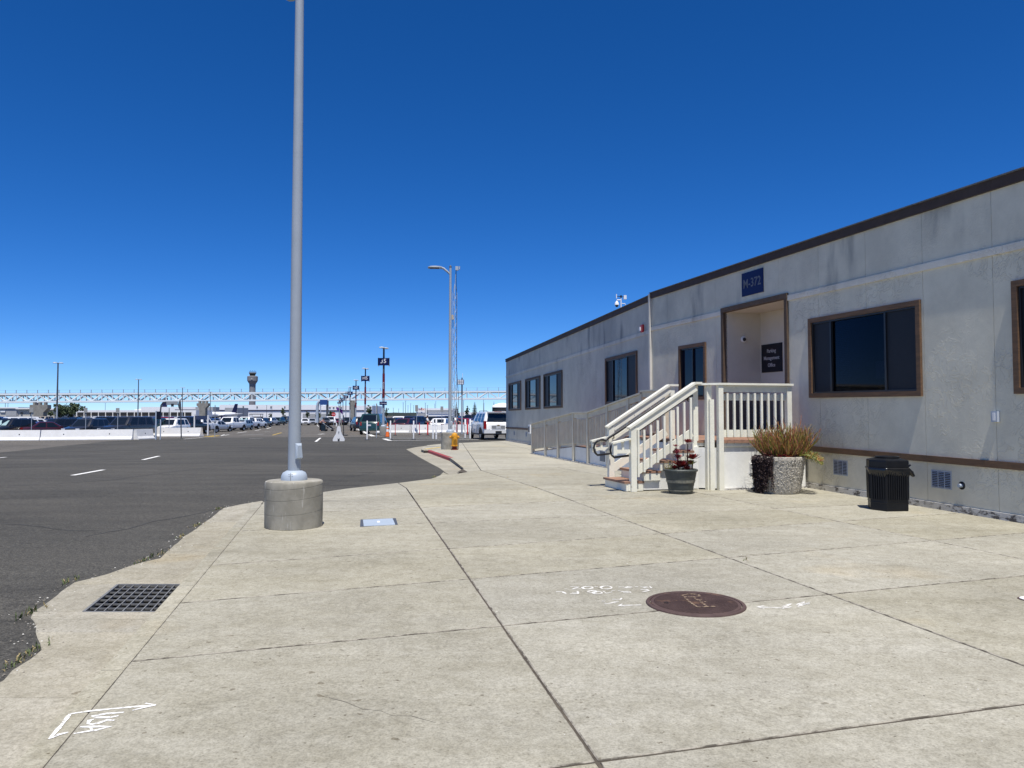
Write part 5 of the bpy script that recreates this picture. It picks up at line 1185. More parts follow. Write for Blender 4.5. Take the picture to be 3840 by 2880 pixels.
NAMES = {'sedan':'sedan','hatch':'hatchback','suv':'sport_utility_vehicle','bigsuv':'large_sport_utility_vehicle','pickup':'pickup_truck','van':'minivan'}
def car(k, color, x, y, rz, label, group, near=True):
    z = G(x, y)+AZ-.008; d = car_meshes(k); p = paint(color)
    if not near:
        o = link('parked_car', d['far']); o.location = (x, y, z); o.rotation_euler = (0,0,rz); objmat(o, p); return tag(o, label, 'car', group)
    t = thing('parked_car', label, 'pickup truck' if k == 'pickup' else 'car', (x, y, z), rz, group)
    b = link('body', d['body'], t, False); objmat(b, p); link('wheel_arches', d['arch'], t, False)
    for nm, me in d['glass']: link(nm, me, t, False)
    wp, wr = wheel_pos(k)
    for q in wp: o = link('wheel', d['tyre'], t, False); o.location = q; link('rim', d['rim'], o, False)
    for nm, me in d['lights']: link(nm, me, t, False)
    for nm, me, mm in d['ext']:
        o = link(nm, me, t, False)
        if mm is None: objmat(o, p)
    return t
def toward(x, y): return math.atan2(-y, -x)
AX = math.atan2(1, -.25)     # lot grid direction
# cars behind the left barriers: (centre u, depth, kind, colour, heading, label)
foil = mat('silver_sunshade', (.42,.58,.56), None, rough=.35, metal=.3)
def shade(t, k):
    ws = [q for n_, q in cab_geo(k, MB(), None, 0) if n_ == 'windshield'][0]; q = [Vector(p) for p in ws]; c = sum(q, Vector())/4
    for s_ in (-1, 1):
        m_ = MB(); pts = [c+(p-c)*.82+Vector((.012,0,.006)) for p in q]; mid0 = (pts[0]+pts[1])/2; mid1 = (pts[2]+pts[3])/2
        a_ = [pts[0], mid0+Vector((0,-.03,0)), mid1+Vector((0,-.08,-.06)), pts[3]] if s_ < 0 else [mid0+Vector((0,.03,0)), pts[1], pts[2], mid1+Vector((0,.08,-.06))]
        m_.extr(a_, (.006,0,.004)); m_.build('sunshade', foil, t, False)
gL = 'cars parked behind the left concrete barriers'
for u, y, k, c, rz, lab in (
 (40, 63, 'suv','black', AX+math.pi-.45, 'black car with silver sunshade at the left end of the left barrier row'),
 (128, 69, 'suv','white', AX-.5, 'white boxy car just behind the black car with the sunshade'),
 (110, 76, 'bigsuv','white', AX-.9, 'large white car two rows behind the left barrier end'),
 (183, 64.5, 'sedan','maroon', AX-1.0, 'dark red sedan low behind the left concrete barrier'),
 (213, 73, 'suv','black', AX+math.pi-.7, 'black car beyond the dark red sedan at the left'),
 (329, 64, 'suv','charcoal', AX+math.pi-.35, 'charcoal car facing out behind the long left barrier'),
 (398, 76, 'pickup','black', AX-.6, 'black pickup in the second row behind the left barriers'),
 (478, 64, 'bigsuv','charcoal', AX+math.pi-.5, 'large charcoal car behind the right half of the long left barrier'),
 (560, 72, 'suv','green', AX+math.pi-.4, 'dark green car with sunshade near the pay station'),
 (645, 74, 'suv','white', AX+math.pi-.3, 'white car just behind the short white barrier'),
 (702, 79, 'pickup','black', AX-.5, 'black pickup behind the blue panel sign'),
 (748, 84, 'pickup','white', AX-.4, 'small white pickup left of the silver sedan'),
 (398, 84, 'sedan','white', AX-.5, 'white sedan in the second row above the charcoal cars')):
    y += 5; p = at(u, 1600, y); t = car(k, c, p.x, y, rz, lab, gL)
    if 'sunshade' in lab: shade(t, k)
# row receding right of the barriers
gR = 'cars parked along the lot aisle'
for u, v, k, c, rz, lab in (
 (797, 1620, 'sedan','silver', AX-.42, 'silver sedan seen from behind beside the white sign post'),
 (848, 1617, 'pickup','white', AX+math.pi-.38, 'large white pickup facing the aisle beside the silver sedan'),
 (896, 1613, 'hatch','light blue', AX+math.pi-.35, 'small light blue car squeezed between two white pickups'),
 (913, 1610, 'pickup','white', AX+math.pi-.36, 'second white pickup with sunshade along the aisle'),
 (950, 1606, 'suv','white', AX-.36, 'white crossover parked after the two pickups'),
 (974, 1603, 'suv','charcoal', AX-.3, 'charcoal car tucked behind the white crossover'),
 (1008, 1596, 'suv','silver', AX-.34, 'silver car seen from behind midway along the aisle'),
 (1034, 1595, 'suv','green', AX+math.pi-.3, 'dark green car after the silver one along the aisle'),
 (1063, 1589, 'bigsuv','black', AX+math.pi-.3, 'black car with white bumper at the far end of the aisle row')):
    p = gp(u, v, AZ); t = car(k, c, p.x, p.y+1.5, rz, lab, gR)
    if 'sunshade' in lab: shade(t, k)
gF = 'cars behind the right concrete barriers'
for u, y, k, c, rz, lab in (
 (1405, 72, 'bigsuv','green', AX-.25, 'dark green car parked right of the H5 pole'),
 (1350, 92, 'suv','black', AX+.1, 'black car parked behind the H5 pole'),
 (1480, 80, 'hatch','black', AX-.5, 'small black car with open look behind the J5 pole barrier'),
 (1528, 79, 'sedan','maroon', AX-.55, 'long maroon sedan behind the right barrier'),
 (1505, 96, 'suv','white', AX-.3, 'white car in the row behind the maroon sedan'),
 (1565, 92, 'suv','navy', AX-.7, 'navy car behind the maroon sedan to its right'),
 (1655, 80, 'sedan','white', AX-.4, 'white sedan behind the right barrier left of the hydrant lamp post'),
 (1700, 88, 'suv','navy', AX-.4, 'navy car half hidden by the hydrant lamp post'),
 (1745, 84, 'sedan','red', AX-.5, 'red sedan right of the hydrant lamp post'),
 (1800, 100, 'suv','charcoal', AX+.2, 'charcoal car left of the white vehicle by the office'),
 (1775, 106, 'sedan','black', AX, 'black sedan in the back row near the conifers')):
    p = at(u, 1600, y); car(k, c, p.x, y, rz, lab, gF)
# far rows, one mesh each
rf_ = random.Random(21); cols = ['white','white','black','black','charcoal','grey','silver','navy','maroon','red','blue','tan','charcoal','black']; kinds = ['sedan','suv','suv','hatch','pickup','bigsuv','van','sedan']
placed = []
ORD = ['first','second','third','fourth','fifth','sixth','seventh','eighth','ninth','tenth','eleventh','twelfth','thirteenth','fourteenth','fifteenth','sixteenth','seventeenth','eighteenth','nineteenth','twentieth','twenty-first','twenty-second','twenty-third','twenty-fourth','twenty-fifth','twenty-sixth']
SHORT = {'sedan':'sedan','hatch':'hatchback','suv':'suv','bigsuv':'large suv','pickup':'pickup','van':'minivan'}
def far_row(u0, u1, y, n, row, where):
    k_ = 0
    for i in range(n):
        u = u0+(u1-u0)*(i+.5+rf_.uniform(-.2,.2))/n; yy = y*(1+rf_.uniform(-.02,.02)); p = at(u, 1570, yy)
        if any(math.hypot(p.x-a, p.y-b) < 4.3 for a, b in placed): continue
        placed.append((p.x, yy)); c = rf_.choice(cols); k = rf_.choice(kinds)
        car(k, c, p.x, yy, AX+rf_.choice((0, math.pi))+rf_.choice((-.4,.5))+rf_.uniform(-.08,.08), '%s %s, %s from left in the %s parked row %s' % (c, SHORT[k], ORD[k_], ORD[row], where), 'far parked cars %s' % where, False); k_ += 1
for i, y in enumerate((92, 104, 118, 134, 152, 172, 196)): far_row(-30, 740+max(0,(y-100))*1.2, y, int(19+y*.03), i+2, 'left of the aisle')
for i, y in enumerate((108, 122, 138, 160, 185)): far_row(1375, 1880, y, 11, i+2, 'behind the right barriers')
for i, (u, c, k) in enumerate(((1143,'white','sedan'), (1163,'white','suv'), (1172,'silver','sedan'), (1213,'white','bigsuv'), (1194,'red','sedan'), (1236,'black','suv'), (1278,'white','suv'), (1152,'grey','suv'))):
    y = 168+3*i%7; p = at(u if u != 1213 else 1171, 1575, y)
    if u in (1172, 1194, 1236): p = at(u-2, 1575, y)
    if any(math.hypot(p.x-a, p.y-b) < 3.2 for a, b in placed): p.x += 4.0
    placed.append((p.x, y)); car(k, c, p.x, y, AX+math.pi+.1, '%s %s, %s in the short row at the far end of the drive aisle' % (c, SHORT[k], ORD[i]), 'cars at the far end of the drive aisle', False)
# the white vehicle by the corner of the office, with more of its parts
tx, ty = -1.58, 53.8
tz = math.radians(105)
th = car('bigsuv','white', tx, ty, tz, 'large white vehicle with roof rails parked beyond the office corner', None)
chrome = mat('chrome', (.6,.6,.6), None, rough=.15, metal=1.); gold = mat('gold_emblem', (.55,.38,.10), None, rough=.3, metal=.8)
d = {}
for o in list(th.children):
    if o.name.startswith(('tail_light','number_plate','rear_bumper')): bpy.data.objects.remove(o, do_unlink=True)
def tb(name, c, s, m): mb = MB(); mb.box(c, s); return mb.build(name, m, th, False)
for s in (-1,1): tb('tail_light', (-2.50,s*.90,1.02), (.22,.17,.52), lampred)
tb('rear_bumper', (-2.56,0,.58), (.22,1.96,.24), paint('white')); tb('bumper_sill', (-2.58,0,.42), (.14,1.80,.10), tyre)
tb('number_plate', (-2.625,0,.86), (.01,.32,.16), plate); tb('plate_recess', (-2.612,0,.87), (.02,.92,.20), mat('tailgate_recess', (.25,.26,.27), None, rough=.5)); tb('tow_plate', (-2.678,0,.55), (.012,.42,.13), blackm)
tb('emblem', (-2.628,0,.985), (.012,.19,.045), gold); tb('emblem_centre', (-2.629,0,.985), (.013,.07,.075), gold)
text('model_lettering', 'TAHOE', .10, chrome, (-2.60,.72,.70), (0,-1,0), (0,0,1), th, .004, world=False)
tb('spoiler', (-2.32,0,1.90), (.28,1.35,.035), paint('white')); tb('brake_light', (-2.47,0,1.895), (.02,.5,.03), lampred)
for s in (-1,1):
    mb = MB(); mb.tube([(.4,s*.62,1.90),(.3,s*.64,1.96),(-1.9,s*.64,1.96),(-2.05,s*.62,1.90)], .02, 6); mb.build('roof_rail', blackm, th, False)
    for x in (.15,-.85): tb('door_handle', (x,s*1.02,.98), (.2,.03,.035), chrome)
    for x in (.72,-.32,-1.30): tb('door_seam', (x,s*1.012,.72), (.012,.02,.62), mat('panel_gap', (.2,.2,.2), None))
    tb('running_board', (-.1,s*.98,.36), (2.4,.12,.05), blackm)
tb('door_sticker', (.2,1.018,.62), (.32,.008,.22), mat('grey_sticker', (.45,.47,.5), None))
mb = MB(); mb.tube([(-2.46,.3,1.28),(-2.43,-.35,1.31)], .012, 6); mb.build('wiper', blackm, th, False)
# ------------------------------------------------------------------ barriers
def kprof(h=.81, b=.30, t=.09): return [(-b,0),(-b,.07),(-b*.62,.26),(-t,h),(t,h),(b*.62,.26),(b,.07),(b,0)]
barm = mat('whitewashed_concrete', (.80,.79,.76), (.72,.71,.68), 2, .8, bump=.25, bscale=14, dirt=((.25,.24,.22), 2.5, .70, .74))
def barrier(a, b, label, group, h=.81, dz=AZ, wd=1.):
    a = Vector((a[0], a[1], 0)); b = Vector((b[0], b[1], 0)); d = (b-a).normalized(); n = Vector((-d.y, d.x, 0)); pr = kprof(h, .30*wd, .09*wd); k = len(pr)
    za = G(a.x, a.y)+dz; zb_ = G(b.x, b.y)+dz; t = thing('concrete_barrier', label, 'barrier', (a.x, a.y, za), 0, group); mb = MB()
    vs = [a+n*x+Vector((0,0,za+z)) for x, z in pr]+[b+n*x+Vector((0,0,zb_+z)) for x, z in pr]
    mb.add(vs, [(i, (i+1)%k, k+(i+1)%k, k+i) for i in range(k)]+[tuple(range(k))[::-1], tuple(range(k, 2*k))]); mb.build('block', barm, t)
    L_ = (b-a).length
    for f in ((.5,) if L_ < 4 else (.25,.75)):     # lifting holes, both faces
        for s in (-1,1):
            p = a.lerp(b, f); z = za+(zb_-za)*f+.47; off = .30*wd*.62-(.47-.26)/(h-.26)*(.30*wd*.62-.09*wd); c = p+n*s*(off-.02)+Vector((0,0,z)); mb = MB(); mb.tube([c, c+n*s*.035], .045, 10); mb.build('lifting_hole', blackm, t)
    return t
gb = 'white concrete barriers along the left lot edge'
e = [g2(u, v, AZ) for u, v in ((-160,1653),(157,1651.5),(505,1648.5),(568,1645.5))]
barrier(e[0], lerp2(e[0],e[1],.985), 'leftmost long white concrete barrier with scuffed foot', gb); barrier(e[1], lerp2(e[1],e[2],.985), 'long white concrete barrier with two dark lifting holes', gb); barrier(lerp2(e[2],e[3],.03), e[3], 'short white concrete barrier next to the pay station', gb)
e = [g2(u, v, AZ) for u, v in ((573,1637.5),(756,1636.5))]; barrier(e[0], e[1], 'white concrete barrier behind the arched sign post', gb)
gb = 'white concrete barriers along the right lot edge'
e = [g2(u, v, AZ) for u, v in ((1418,1623.5),(1542,1624),(1740,1622),(1900,1621))]
barrier(e[0], lerp2(e[0],e[1],.985), 'white barrier beside the J5 pole base', gb); barrier(e[1], lerp2(e[1],e[2],.985), 'white barrier left of the hydrant lamp post', gb); barrier(e[2], e[3], 'white barrier behind the paired white posts', gb)
# plastic water barrier seen end on, with a mast and flag
jb = gp(1270, 1654.5, AZ); jt = thing('water_barrier', 'white plastic jersey barrier seen end on in the roadway', 'barrier', jb)
pr = [(-.36,0),(-.37,.10),(-.27,.30),(-.22,.36),(-.14,.60),(-.11,.86),(-.08,.92),(.08,.92),(.11,.86),(.14,.60),(.22,.36),(.27,.30),(.37,.10),(.36,0)]
dv = Vector((-.22,1,0)).normalized(); sv = Vector((dv.y,-dv.x,0)); mb = MB(); mb.extr([jb+sv*x+Z*z for x, z in pr], dv*1.6); mb.build('shell', wplast, jt)
mb = MB(); mb.extr([jb+sv*x+Z*z-dv*.004 for x, z in ((-.06,.01),(.06,.01),(.06,.20),(-.06,.20))], dv*.02); mb.build('foot_slot', dark_al, jt)
mb = MB(); mb.extr([jb+sv*x+Z*z-dv*.006 for x, z in ((-.03,.14),(.03,.14),(.03,.20),(-.03,.20))], dv*.01); mb.build('slot_tab', wplast, jt)
mb = MB(); mb.extr([jb+sv*x+Z*z-dv*.004 for x, z in ((-.05,.62),(.05,.62),(.012,.44),(-.012,.44))], dv*.02); mb.build('recess', deck_grey, jt)
mb = MB(); mb.tube([jb+dv*.5+Z*.85+sv*.03, jb+dv*.5+Z*1.62+sv*.03], .045, 10); mb.tube([jb+dv*.5+Z*1.6+sv*.03, jb+dv*.5+Z*2.25+sv*.02], .03, 8); mb.build('mast', deck_grey, jt)
mb = MB(); mb.box(jb+dv*.4+Z*1.05-sv*.15, (.06,.06,.22)); mb.box(jb+dv*.4+Z*1.22-sv*.19, (.05,.05,.10)); mb.build('fitting', wplast, jt)
fq = at(1280, 1660, 42.5); fc = gp(1288, 1633, AZ)
ft = thing('flag_stand', 'purple flag drooping from a dark stand beside the water barrier', 'flag', fc)
mb = MB(); mb.tube([fc, fc+Z*1.75], .035, 8); mb.box(fc+Z*.03, (.75,.35,.06)); mb.build('stand', blackm, ft)
purple = mat('purple_cloth', (.08,.01,.16), None, rough=.8); mb = MB(); vs = []
sc_ = fc.y/F
for i in range(5):
    for j in range(4):
        a = at(1260+ (i/4)*24+(j/3)*1, 1525+(i/4)*12+(j/3)*(9+i*2), fc.y-.05*math.sin(i*2.1)); vs.append(a+Vector((0,.06*math.sin(i*1.7+j),0)))
mb.add(vs, [(i*4+j, i*4+j+1, (i+1)*4+j+1, (i+1)*4+j) for i in range(4) for j in range(3)]); o = mb.build('cloth', purple, ft)
sol = o.modifiers.new('thick', 'SOLIDIFY'); sol.thickness = .01
# ------------------------------------------------------------------ posts, cones, delineators
def delin(u, v, h, r, m, label, group, base=True, bands=0):
    p = gp(u, v, AZ); t = thing('delineator_post', label, 'post', p, 0, group); mb = MB(); mb.tube([p+Z*.02, p+Z*(h-.02), p+Z*h], [r, r, r*.75], 10); mb.build('tube', m, t, smooth=40)
    if base: mb = MB(); mb.lathe([(.0001,0),(.17,0),(.16,.025),(.06,.05),(.0001,.05)], 10, p); mb.build('base', blackm, t)
    for k in range(bands): mb = MB(); z = h*(.25+.42*k); mb.lathe([(r*.9,z),(r*1.06,z+.005),(r*1.06,z+.03),(r*.9,z+.035)], 10, p); mb.build('band', galv_l, t)
gd = 'slim white delineator posts at the lot entrance'; delin(1376.5,1650,1.28,.045,wplast,'slim white post left of the J5 pole base',gd); delin(1464,1648,1.28,.045,wplast,'slim white post right of the orange cone',gd); delin(1551,1648,1.28,.045,wplast,'slim white post in the middle of the painted island',gd)
gd = 'thick white bollards beside the hydrant lamp post'
for u, v, lab in ((1624,1647,'left thick white bollard of the pair left of the hydrant'), (1636,1648,'right thick white bollard of the pair left of the hydrant'), (1744.5,1644,'left thick white bollard of the pair beside the white vehicle'), (1763,1645.5,'right thick white bollard of the pair beside the white vehicle')): delin(u, v, 1.38, .062, wplast, lab, gd, False, 2)
gd = 'red delineator posts before the right barriers'; delin(1482,1632.5,.98,.028,redm,'thin red post right of the orange cone before the barrier',gd); delin(1573,1630,.98,.028,redm,'thin red post before the middle barrier',gd); delin(1604,1632,1.08,.06,redm,'thick red post left of the white bollard pair',gd); delin(1712,1632,1.08,.06,redm,'thick red post behind the fire hydrant',gd)
delin(1753,1630,1.05,.06,redm,'thick red post left of the white vehicle rear wheel',gd)
cn = gp(1453, 1639, AZ); t = thing('traffic_cone', 'orange traffic cone with white collars beside the J5 pole base', 'traffic cone', cn)
mb = MB(); mb.box(cn+Z*.02, (.40,.40,.04)); mb.build('base', blackm, t); mb = MB(); mb.lathe([(.16,.04),(.155,.06),(.03,1.08),(.025,1.1),(.0001,1.1)], 18, cn); mb.build('cone', orange, t, smooth=40)
for z0, z1 in ((.42,.60),(.70,.82)): mb = MB(); f = lambda z: .155-.125*(z-.06)/1.02+.004; mb.lathe([(f(z0)-.01,z0),(f(z0),z0+.002),(f(z1),z1-.002),(f(z1)-.01,z1)], 18, cn); mb.build('collar', wplast, t, smooth=40)
# ------------------------------------------------------------------ lot lamp poles
def lot_pole(x, y, h, label, group, sign=None, ptop=.0, arms=2, wrap=False, base=True, sw=1.0, rot=0.):
    z = G(x, y)+AZ; c = Vector((x, y, z)); t = thing('lot_lamp_pole', label, 'lamp pole', c, 0, group)
    if base: mb = MB(); mb.lathe([(.0001,0),(.31,0),(.31,.72),(.30,.75),(.0001,.752)], 20, c); mb.build('concrete_base', conc_far, t, smooth=40)
    b = c+Z*(.75 if base else 0)
    mb = MB(); mb.lathe([(.20,0),(.20,.06),(.13,.13),(.09,.14)], 14, b); mb.build('base_shroud', galv_l, t, smooth=40)
    z1 = 2.4; mb = MB(); mb.tube([b, b+Z*z1], [.105,.10], 12); mb.build('lower_pole', galv, t, smooth=40)
    mb = MB(); mb.tube([b+Z*z1, b+Z*(h-.75)], [.10,.075], 12); mb.build('upper_pole', galv_d, t, smooth=40)
    top = b+Z*(h-.75); rot = rot or 1.25
    for k in range(arms):
        a = Vector((math.cos(rot+k*math.pi), math.sin(rot+k*math.pi), 0)); s = Vector((-a.y, a.x, 0)); mb = MB(); vs = []
        for q, hw, hh in ((.05,.08,.05),(.14,.2,.1),(.42,.24,.12),(.54,.18,.08),(.58,.05,.03)):
            for yy, zz in ((-hw,0),(-hw*.8,hh*.75),(0,hh),(hw*.8,hh*.75),(hw,0),(0,-.04)): vs.append(top+a*q+s*yy+Z*(zz-.02))
        mb.add(vs, [(i*6+j, i*6+(j+1)%6, (i+1)*6+(j+1)%6, (i+1)*6+j) for i in range(4) for j in range(6)]+[tuple(range(6)), tuple(24+j for j in range(6))]); mb.build('lamp_head', galv_l, t, smooth=40)
    if wrap:
        mb = MB(); mb.tube([b+Z*2.45, b+Z*4.45], [.112,.105], 12); mb.build('banner_wrap', mat('red_wrap', (.15,.010,.016), None, rough=.5) if 'red_wrap' not in MATS else MATS['red_wrap'], t, smooth=40)
        text('wrap_lettering', 'clarity', .24, signtxt, b+Vector((-.03,-.125,3.45)), (0,0,1), (-1,0,0), t, .002)
    if sign:
        cz = b+Z*sign[1]; mb = MB(); mb.box(cz+Vector((0,-.16,0)), (.93*sw,.06,.60*sw)); sb = mb.build('sign_panel', navy, t); mb = MB(); mb.box(cz+Vector((0,.16,0)), (.93*sw,.06,.60*sw)); mb.build('sign_panel', navy, t)
        mb = MB(); mb.box(cz+Vector((-.44*sw,0,-.02)), (.05,.38,.70*sw)); mb.box(cz+Vector((.44*sw,0,-.02)), (.05,.38,.70*sw)); mb.build('sign_bracket', galv, t)
        if sign[0][0] == 'J':
            mb = MB(); o_ = cz+Vector((-.14,-.196,.03)); q_ = lambda x, z: o_+Vector((x,0,z))
            for (a, b_) in (((.05,.17),(.05,-.09)), ((.055,-.07),(.0,-.145)), ((.01,-.14),(-.09,-.135))): mb.beam(q_(*a), q_(*b_), .012, .07, (1,0,0) if a[0] == b_[0] else (0,0,1))
            mb.build('lettering', wplast, t); text('lettering', sign[0][1:], .50*sw, wplast, cz+Vector((.13,-.195,.03)), (1,0,0), (0,0,1), t, .003)
        else: text('lettering', sign[0], .50*sw, wplast, cz+Vector((0,-.195,.03)), (1,0,0), (0,0,1), t, .003)
    return t, b
gpz = 'lettered lamp poles along the walkway'
J = gp(1435,1633.7,AZ); jx, jy = J.x, J.y+.3
t, b = lot_pole(jx, jy, 7.35, 'lamp pole with the J5 sign on a concrete base', gpz, ('J5',5.45), wrap=True)
mb = MB(); mb.box(b+Vector((0,-.16,1.95)), (.62,.05,.29)); mb.build('sign_panel', navy, t); text('lettering', '> Terminal', .13, wplast, b+Vector((0,-.19,1.95)), (1,0,0), (0,0,1), t, .002)
for i, nm in enumerate(('H5','G5','F5','E5','D5','C5','B5')):
    k = i+1; lot_pole(jx-6.5*k, jy+26.0*k+(k-1)*.6, 7.35, 'lamp pole with the %s sign farther along the walkway' % nm, gpz, (nm,5.45), wrap=k < 3, sw=1.0)
gl_ = 'lamp poles standing among the cars'
for u, vt, y, lab in ((213,1361,94,'nearest twin-head lamp pole among the cars at the left'), (517,1423,142,'second twin-head lamp pole among the cars at the left'), (683,1454,185,'third twin-head lamp pole before the truss bridge'), (788,1470,225,'fourth twin-head lamp pole near the concrete pier')):
    p = at(u, 1560, y); h = at(u, vt, y).z-(G(p.x, y)+AZ); lot_pole(p.x, y, h, lab, gl_, None, arms=2, rot=.75)
# tall thin floodlight pole and lattice mast beside the hydrant lamp
fp_ = gp(1732, 1628, AZ); fy = fp_.y; t = thing('floodlight_pole', 'slim pole with a square floodlight array right of the lattice mast', 'light pole', fp_)
def fz(v): return at(1732, v, fy).z
mb = MB(); mb.tube([fp_, Vector((fp_.x, fy, fz(1480)))], [.085,.07], 10); mb.build('lower_pole', galv, t, smooth=40); mb = MB(); mb.tube([Vector((fp_.x, fy, fz(1480))), Vector((fp_.x, fy, fz(1416)))], [.075,.06], 10); mb.build('upper_pole', galv_d, t, smooth=40)
mb = MB(); mb.tube([Vector((fp_.x+.05, fy, fz(1416))), Vector((fp_.x+.05, fy, fz(1400)))], .02, 6); mb.build('antenna', wplast, t)
cen = Vector((fp_.x-.12, fy-.12, fz(1433)))
for i in range(3):
    for j in range(2): mb = MB(); mb.box(cen+Vector((-.18+.18*i,0,-.11+.22*j)), (.15,.08,.18)); mb.build('lamp', lampclr, t)
mb = MB(); mb.box(cen+Vector((0,.06,0)), (.62,.05,.46)); mb.build('lamp_frame', galv_d, t)
lm = gp(1703, 1668, 0); ly = 36.2; lx = at(1704, 1600, ly).x; lzb = G(lx, ly)
t = thing('lattice_mast', 'thin triangular lattice radio mast behind the hydrant lamp post', 'mast', (lx, ly, lzb))
zt_ = at(1704, 1100, ly).z; rr_ = .115; legs = [Vector((lx+rr_*math.cos(a), ly+rr_*math.sin(a), 0)) for a in (.5, 2.6, 4.7)]
for q in legs: mb = MB(); mb.tube([q+Z*lzb, q+Z*zt_, Vector((lx, ly, zt_+.45))], .013, 6); mb.build('leg', galv_l, t)
mb = MB(); k = 22
for i in range(k):
    z0 = lzb+(zt_-lzb)*i/k; z1 = lzb+(zt_-lzb)*(i+1)/k
    for j in range(3): a, b_ = legs[j], legs[(j+1)%3]; (a, b_) = (a, b_) if i % 2 else (b_, a); mb.tube([a+Z*z0, b_+Z*z1], .007, 4, False)
o = mb.build('bracing', galv_l, t); o['kind'] = 'stuff'
ztop = at(1712, 1008, ly).z; mb = MB(); mb.tube([Vector((lx, ly, zt_+.3)), Vector((lx+.06, ly, ztop))], .016, 6); mb.build('top_pipe', galv, t)
mb = MB(); mb.box((lx+.1, ly, ztop+.02), (.14,.16,.18)); mb.box((lx+.22, ly, ztop+.04), (.05,.12,.14)); mb.build('radio_unit', galv_l, t)
mb = MB(); mb.tube([Vector((lx+.06, ly-.02, ztop)), Vector((lx+.10, ly-.05, zt_-.5)), Vector((lx+.10, ly-.1, zt_-3.5)), Vector((lx+.2, ly-.1, 2.4)), Vector((lx+.14, ly-.1, lzb+.3))], .012, 5); mb.build('cable', blackm, t)
mb = MB(); mb.box((lx-.1, ly-.05, at(1700,1190,ly).z), (.10,.1,.22)); mb.build('junction_box', mat('tan_box', (.5,.42,.3), None), t)
# ------------------------------------------------------------------ signs on posts
def post_sign(u, vb, vt, pw, ph, label, m, y=None, r=.03, th=.03, group=None, rz=0., board=True):
    p = gp(u, vb, AZ) if y is None else at(u, 1600, y)
    if y is not None: p.z = G(p.x, p.y)+AZ
    t = thing('post_sign', label, 'sign', p, 0, group); zt = at(u, vt, p.y).z; mb = MB(); mb.tube([p, Vector((p.x, p.y, zt-.02))], r, 8); mb.build('post', galv, t)
    if board: mb = MB(); mb.box(Vector((p.x, p.y-.05, zt-ph/2)), (pw, th, ph), Matrix.Rotation(rz, 3, 'Z')); mb.build('sign_board', m, t)
    return t, p, zt
gs = 'sign backs on posts behind the barriers'; back = mat('sign_back_metal', (.33,.33,.31), None, rough=.5)
for u, vt, y, pw, ph, lab in ((118,1528,66,.34,.42,'grey sign back on a post above the dark red sedan'), (321,1529,66,.30,.42,'grey sign back on a post above the charcoal car'), (441,1530,66,.30,.42,'grey sign back on a post above the large charcoal car'), (634,1530,72,.08,.9,'narrow sign post seen edge on above the short barrier car'), (806,1519,66,.05,.9,'narrow sign seen edge on over the silver sedan'), (1562,1519,74,.27,.62,'grey sign back on a post over the maroon sedan'), (1657,1524,75,.27,.5,'grey sign back on a post over the white sedan'), (1412,1513,57,.07,.75,'narrow sign seen edge on left of the J5 pole')):
    post_sign(u, None, vt, pw, ph, lab, back, y=y, group=gs)
p0 = gp(584, 1648, AZ); p1 = gp(601, 1648, AZ); t = thing('pay_station_sign', 'black panel held by two pale posts before the short barrier', 'sign', p0)
zt = at(584,1541,p0.y).z; mb = MB(); mb.beam(p0, Vector((p0.x, p0.y, zt)), .10, .10, (1,0,0)); mb.build('post', galv_l, t); mb = MB(); mb.beam(p1, Vector((p1.x, p1.y, at(601,1573,p1.y).z)), .07, .07, (1,0,0)); mb.build('post', galv_l, t)
a = at(588,1543,p0.y-.05); b_ = at(603,1572,p0.y-.05); mb = MB(); mb.box((a+b_)/2, (b_.x-a.x, .08, a.z-b_.z)); mb.build('panel', navy_d, t)
p0 = gp(680, 1644, AZ); t = thing('arched_sign', 'tall sign seen edge on by the barrier end', 'sign', p0); mb = MB(); mb.tube([p0, at(677,1515,p0.y)], .05, 8); mb.build('post', galv_d, t); mb = MB(); a = at(675.5,1500,p0.y); b_ = at(675.5,1537,p0.y); mb.tube([b_, b_.lerp(a,.2)+Vector((-.03,0,0)), b_.lerp(a,.5)+Vector((-.05,0,0)), b_.lerp(a,.8)+Vector((-.03,0,0)), a], [.03,.10,.13,.10,.03], 8); mb.build('sign_face', galv_d, t)
p0 = gp(779.5,1633,AZ); p1 = Vector((at(729,1600,p0.y+4).x, p0.y+4, 0)); p1.z = G(p1.x,p1.y)+AZ; t = thing('blue_panel_sign', 'blue panel sign carried by two white posts', 'sign', p0)
mb = MB(); mb.beam(p0, Vector((p0.x,p0.y,at(779,1557,p0.y).z)), .12,.12,(1,0,0)); mb.build('post', wpaint, t); mb = MB(); mb.beam(p1, Vector((p1.x,p1.y,at(729,1553,p1.y).z)), .12,.12,(1,0,0)); mb.build('post', wpaint, t)
A_ = at(777,1559,p0.y); B2 = at(777,1573.5,p0.y); C_ = at(732,1573,p1.y); D_ = at(732,1559,p1.y); mb = MB(); mb.extr([A_,B2,C_,D_], (0,.06,0)); mb.build('panel', navy, t)
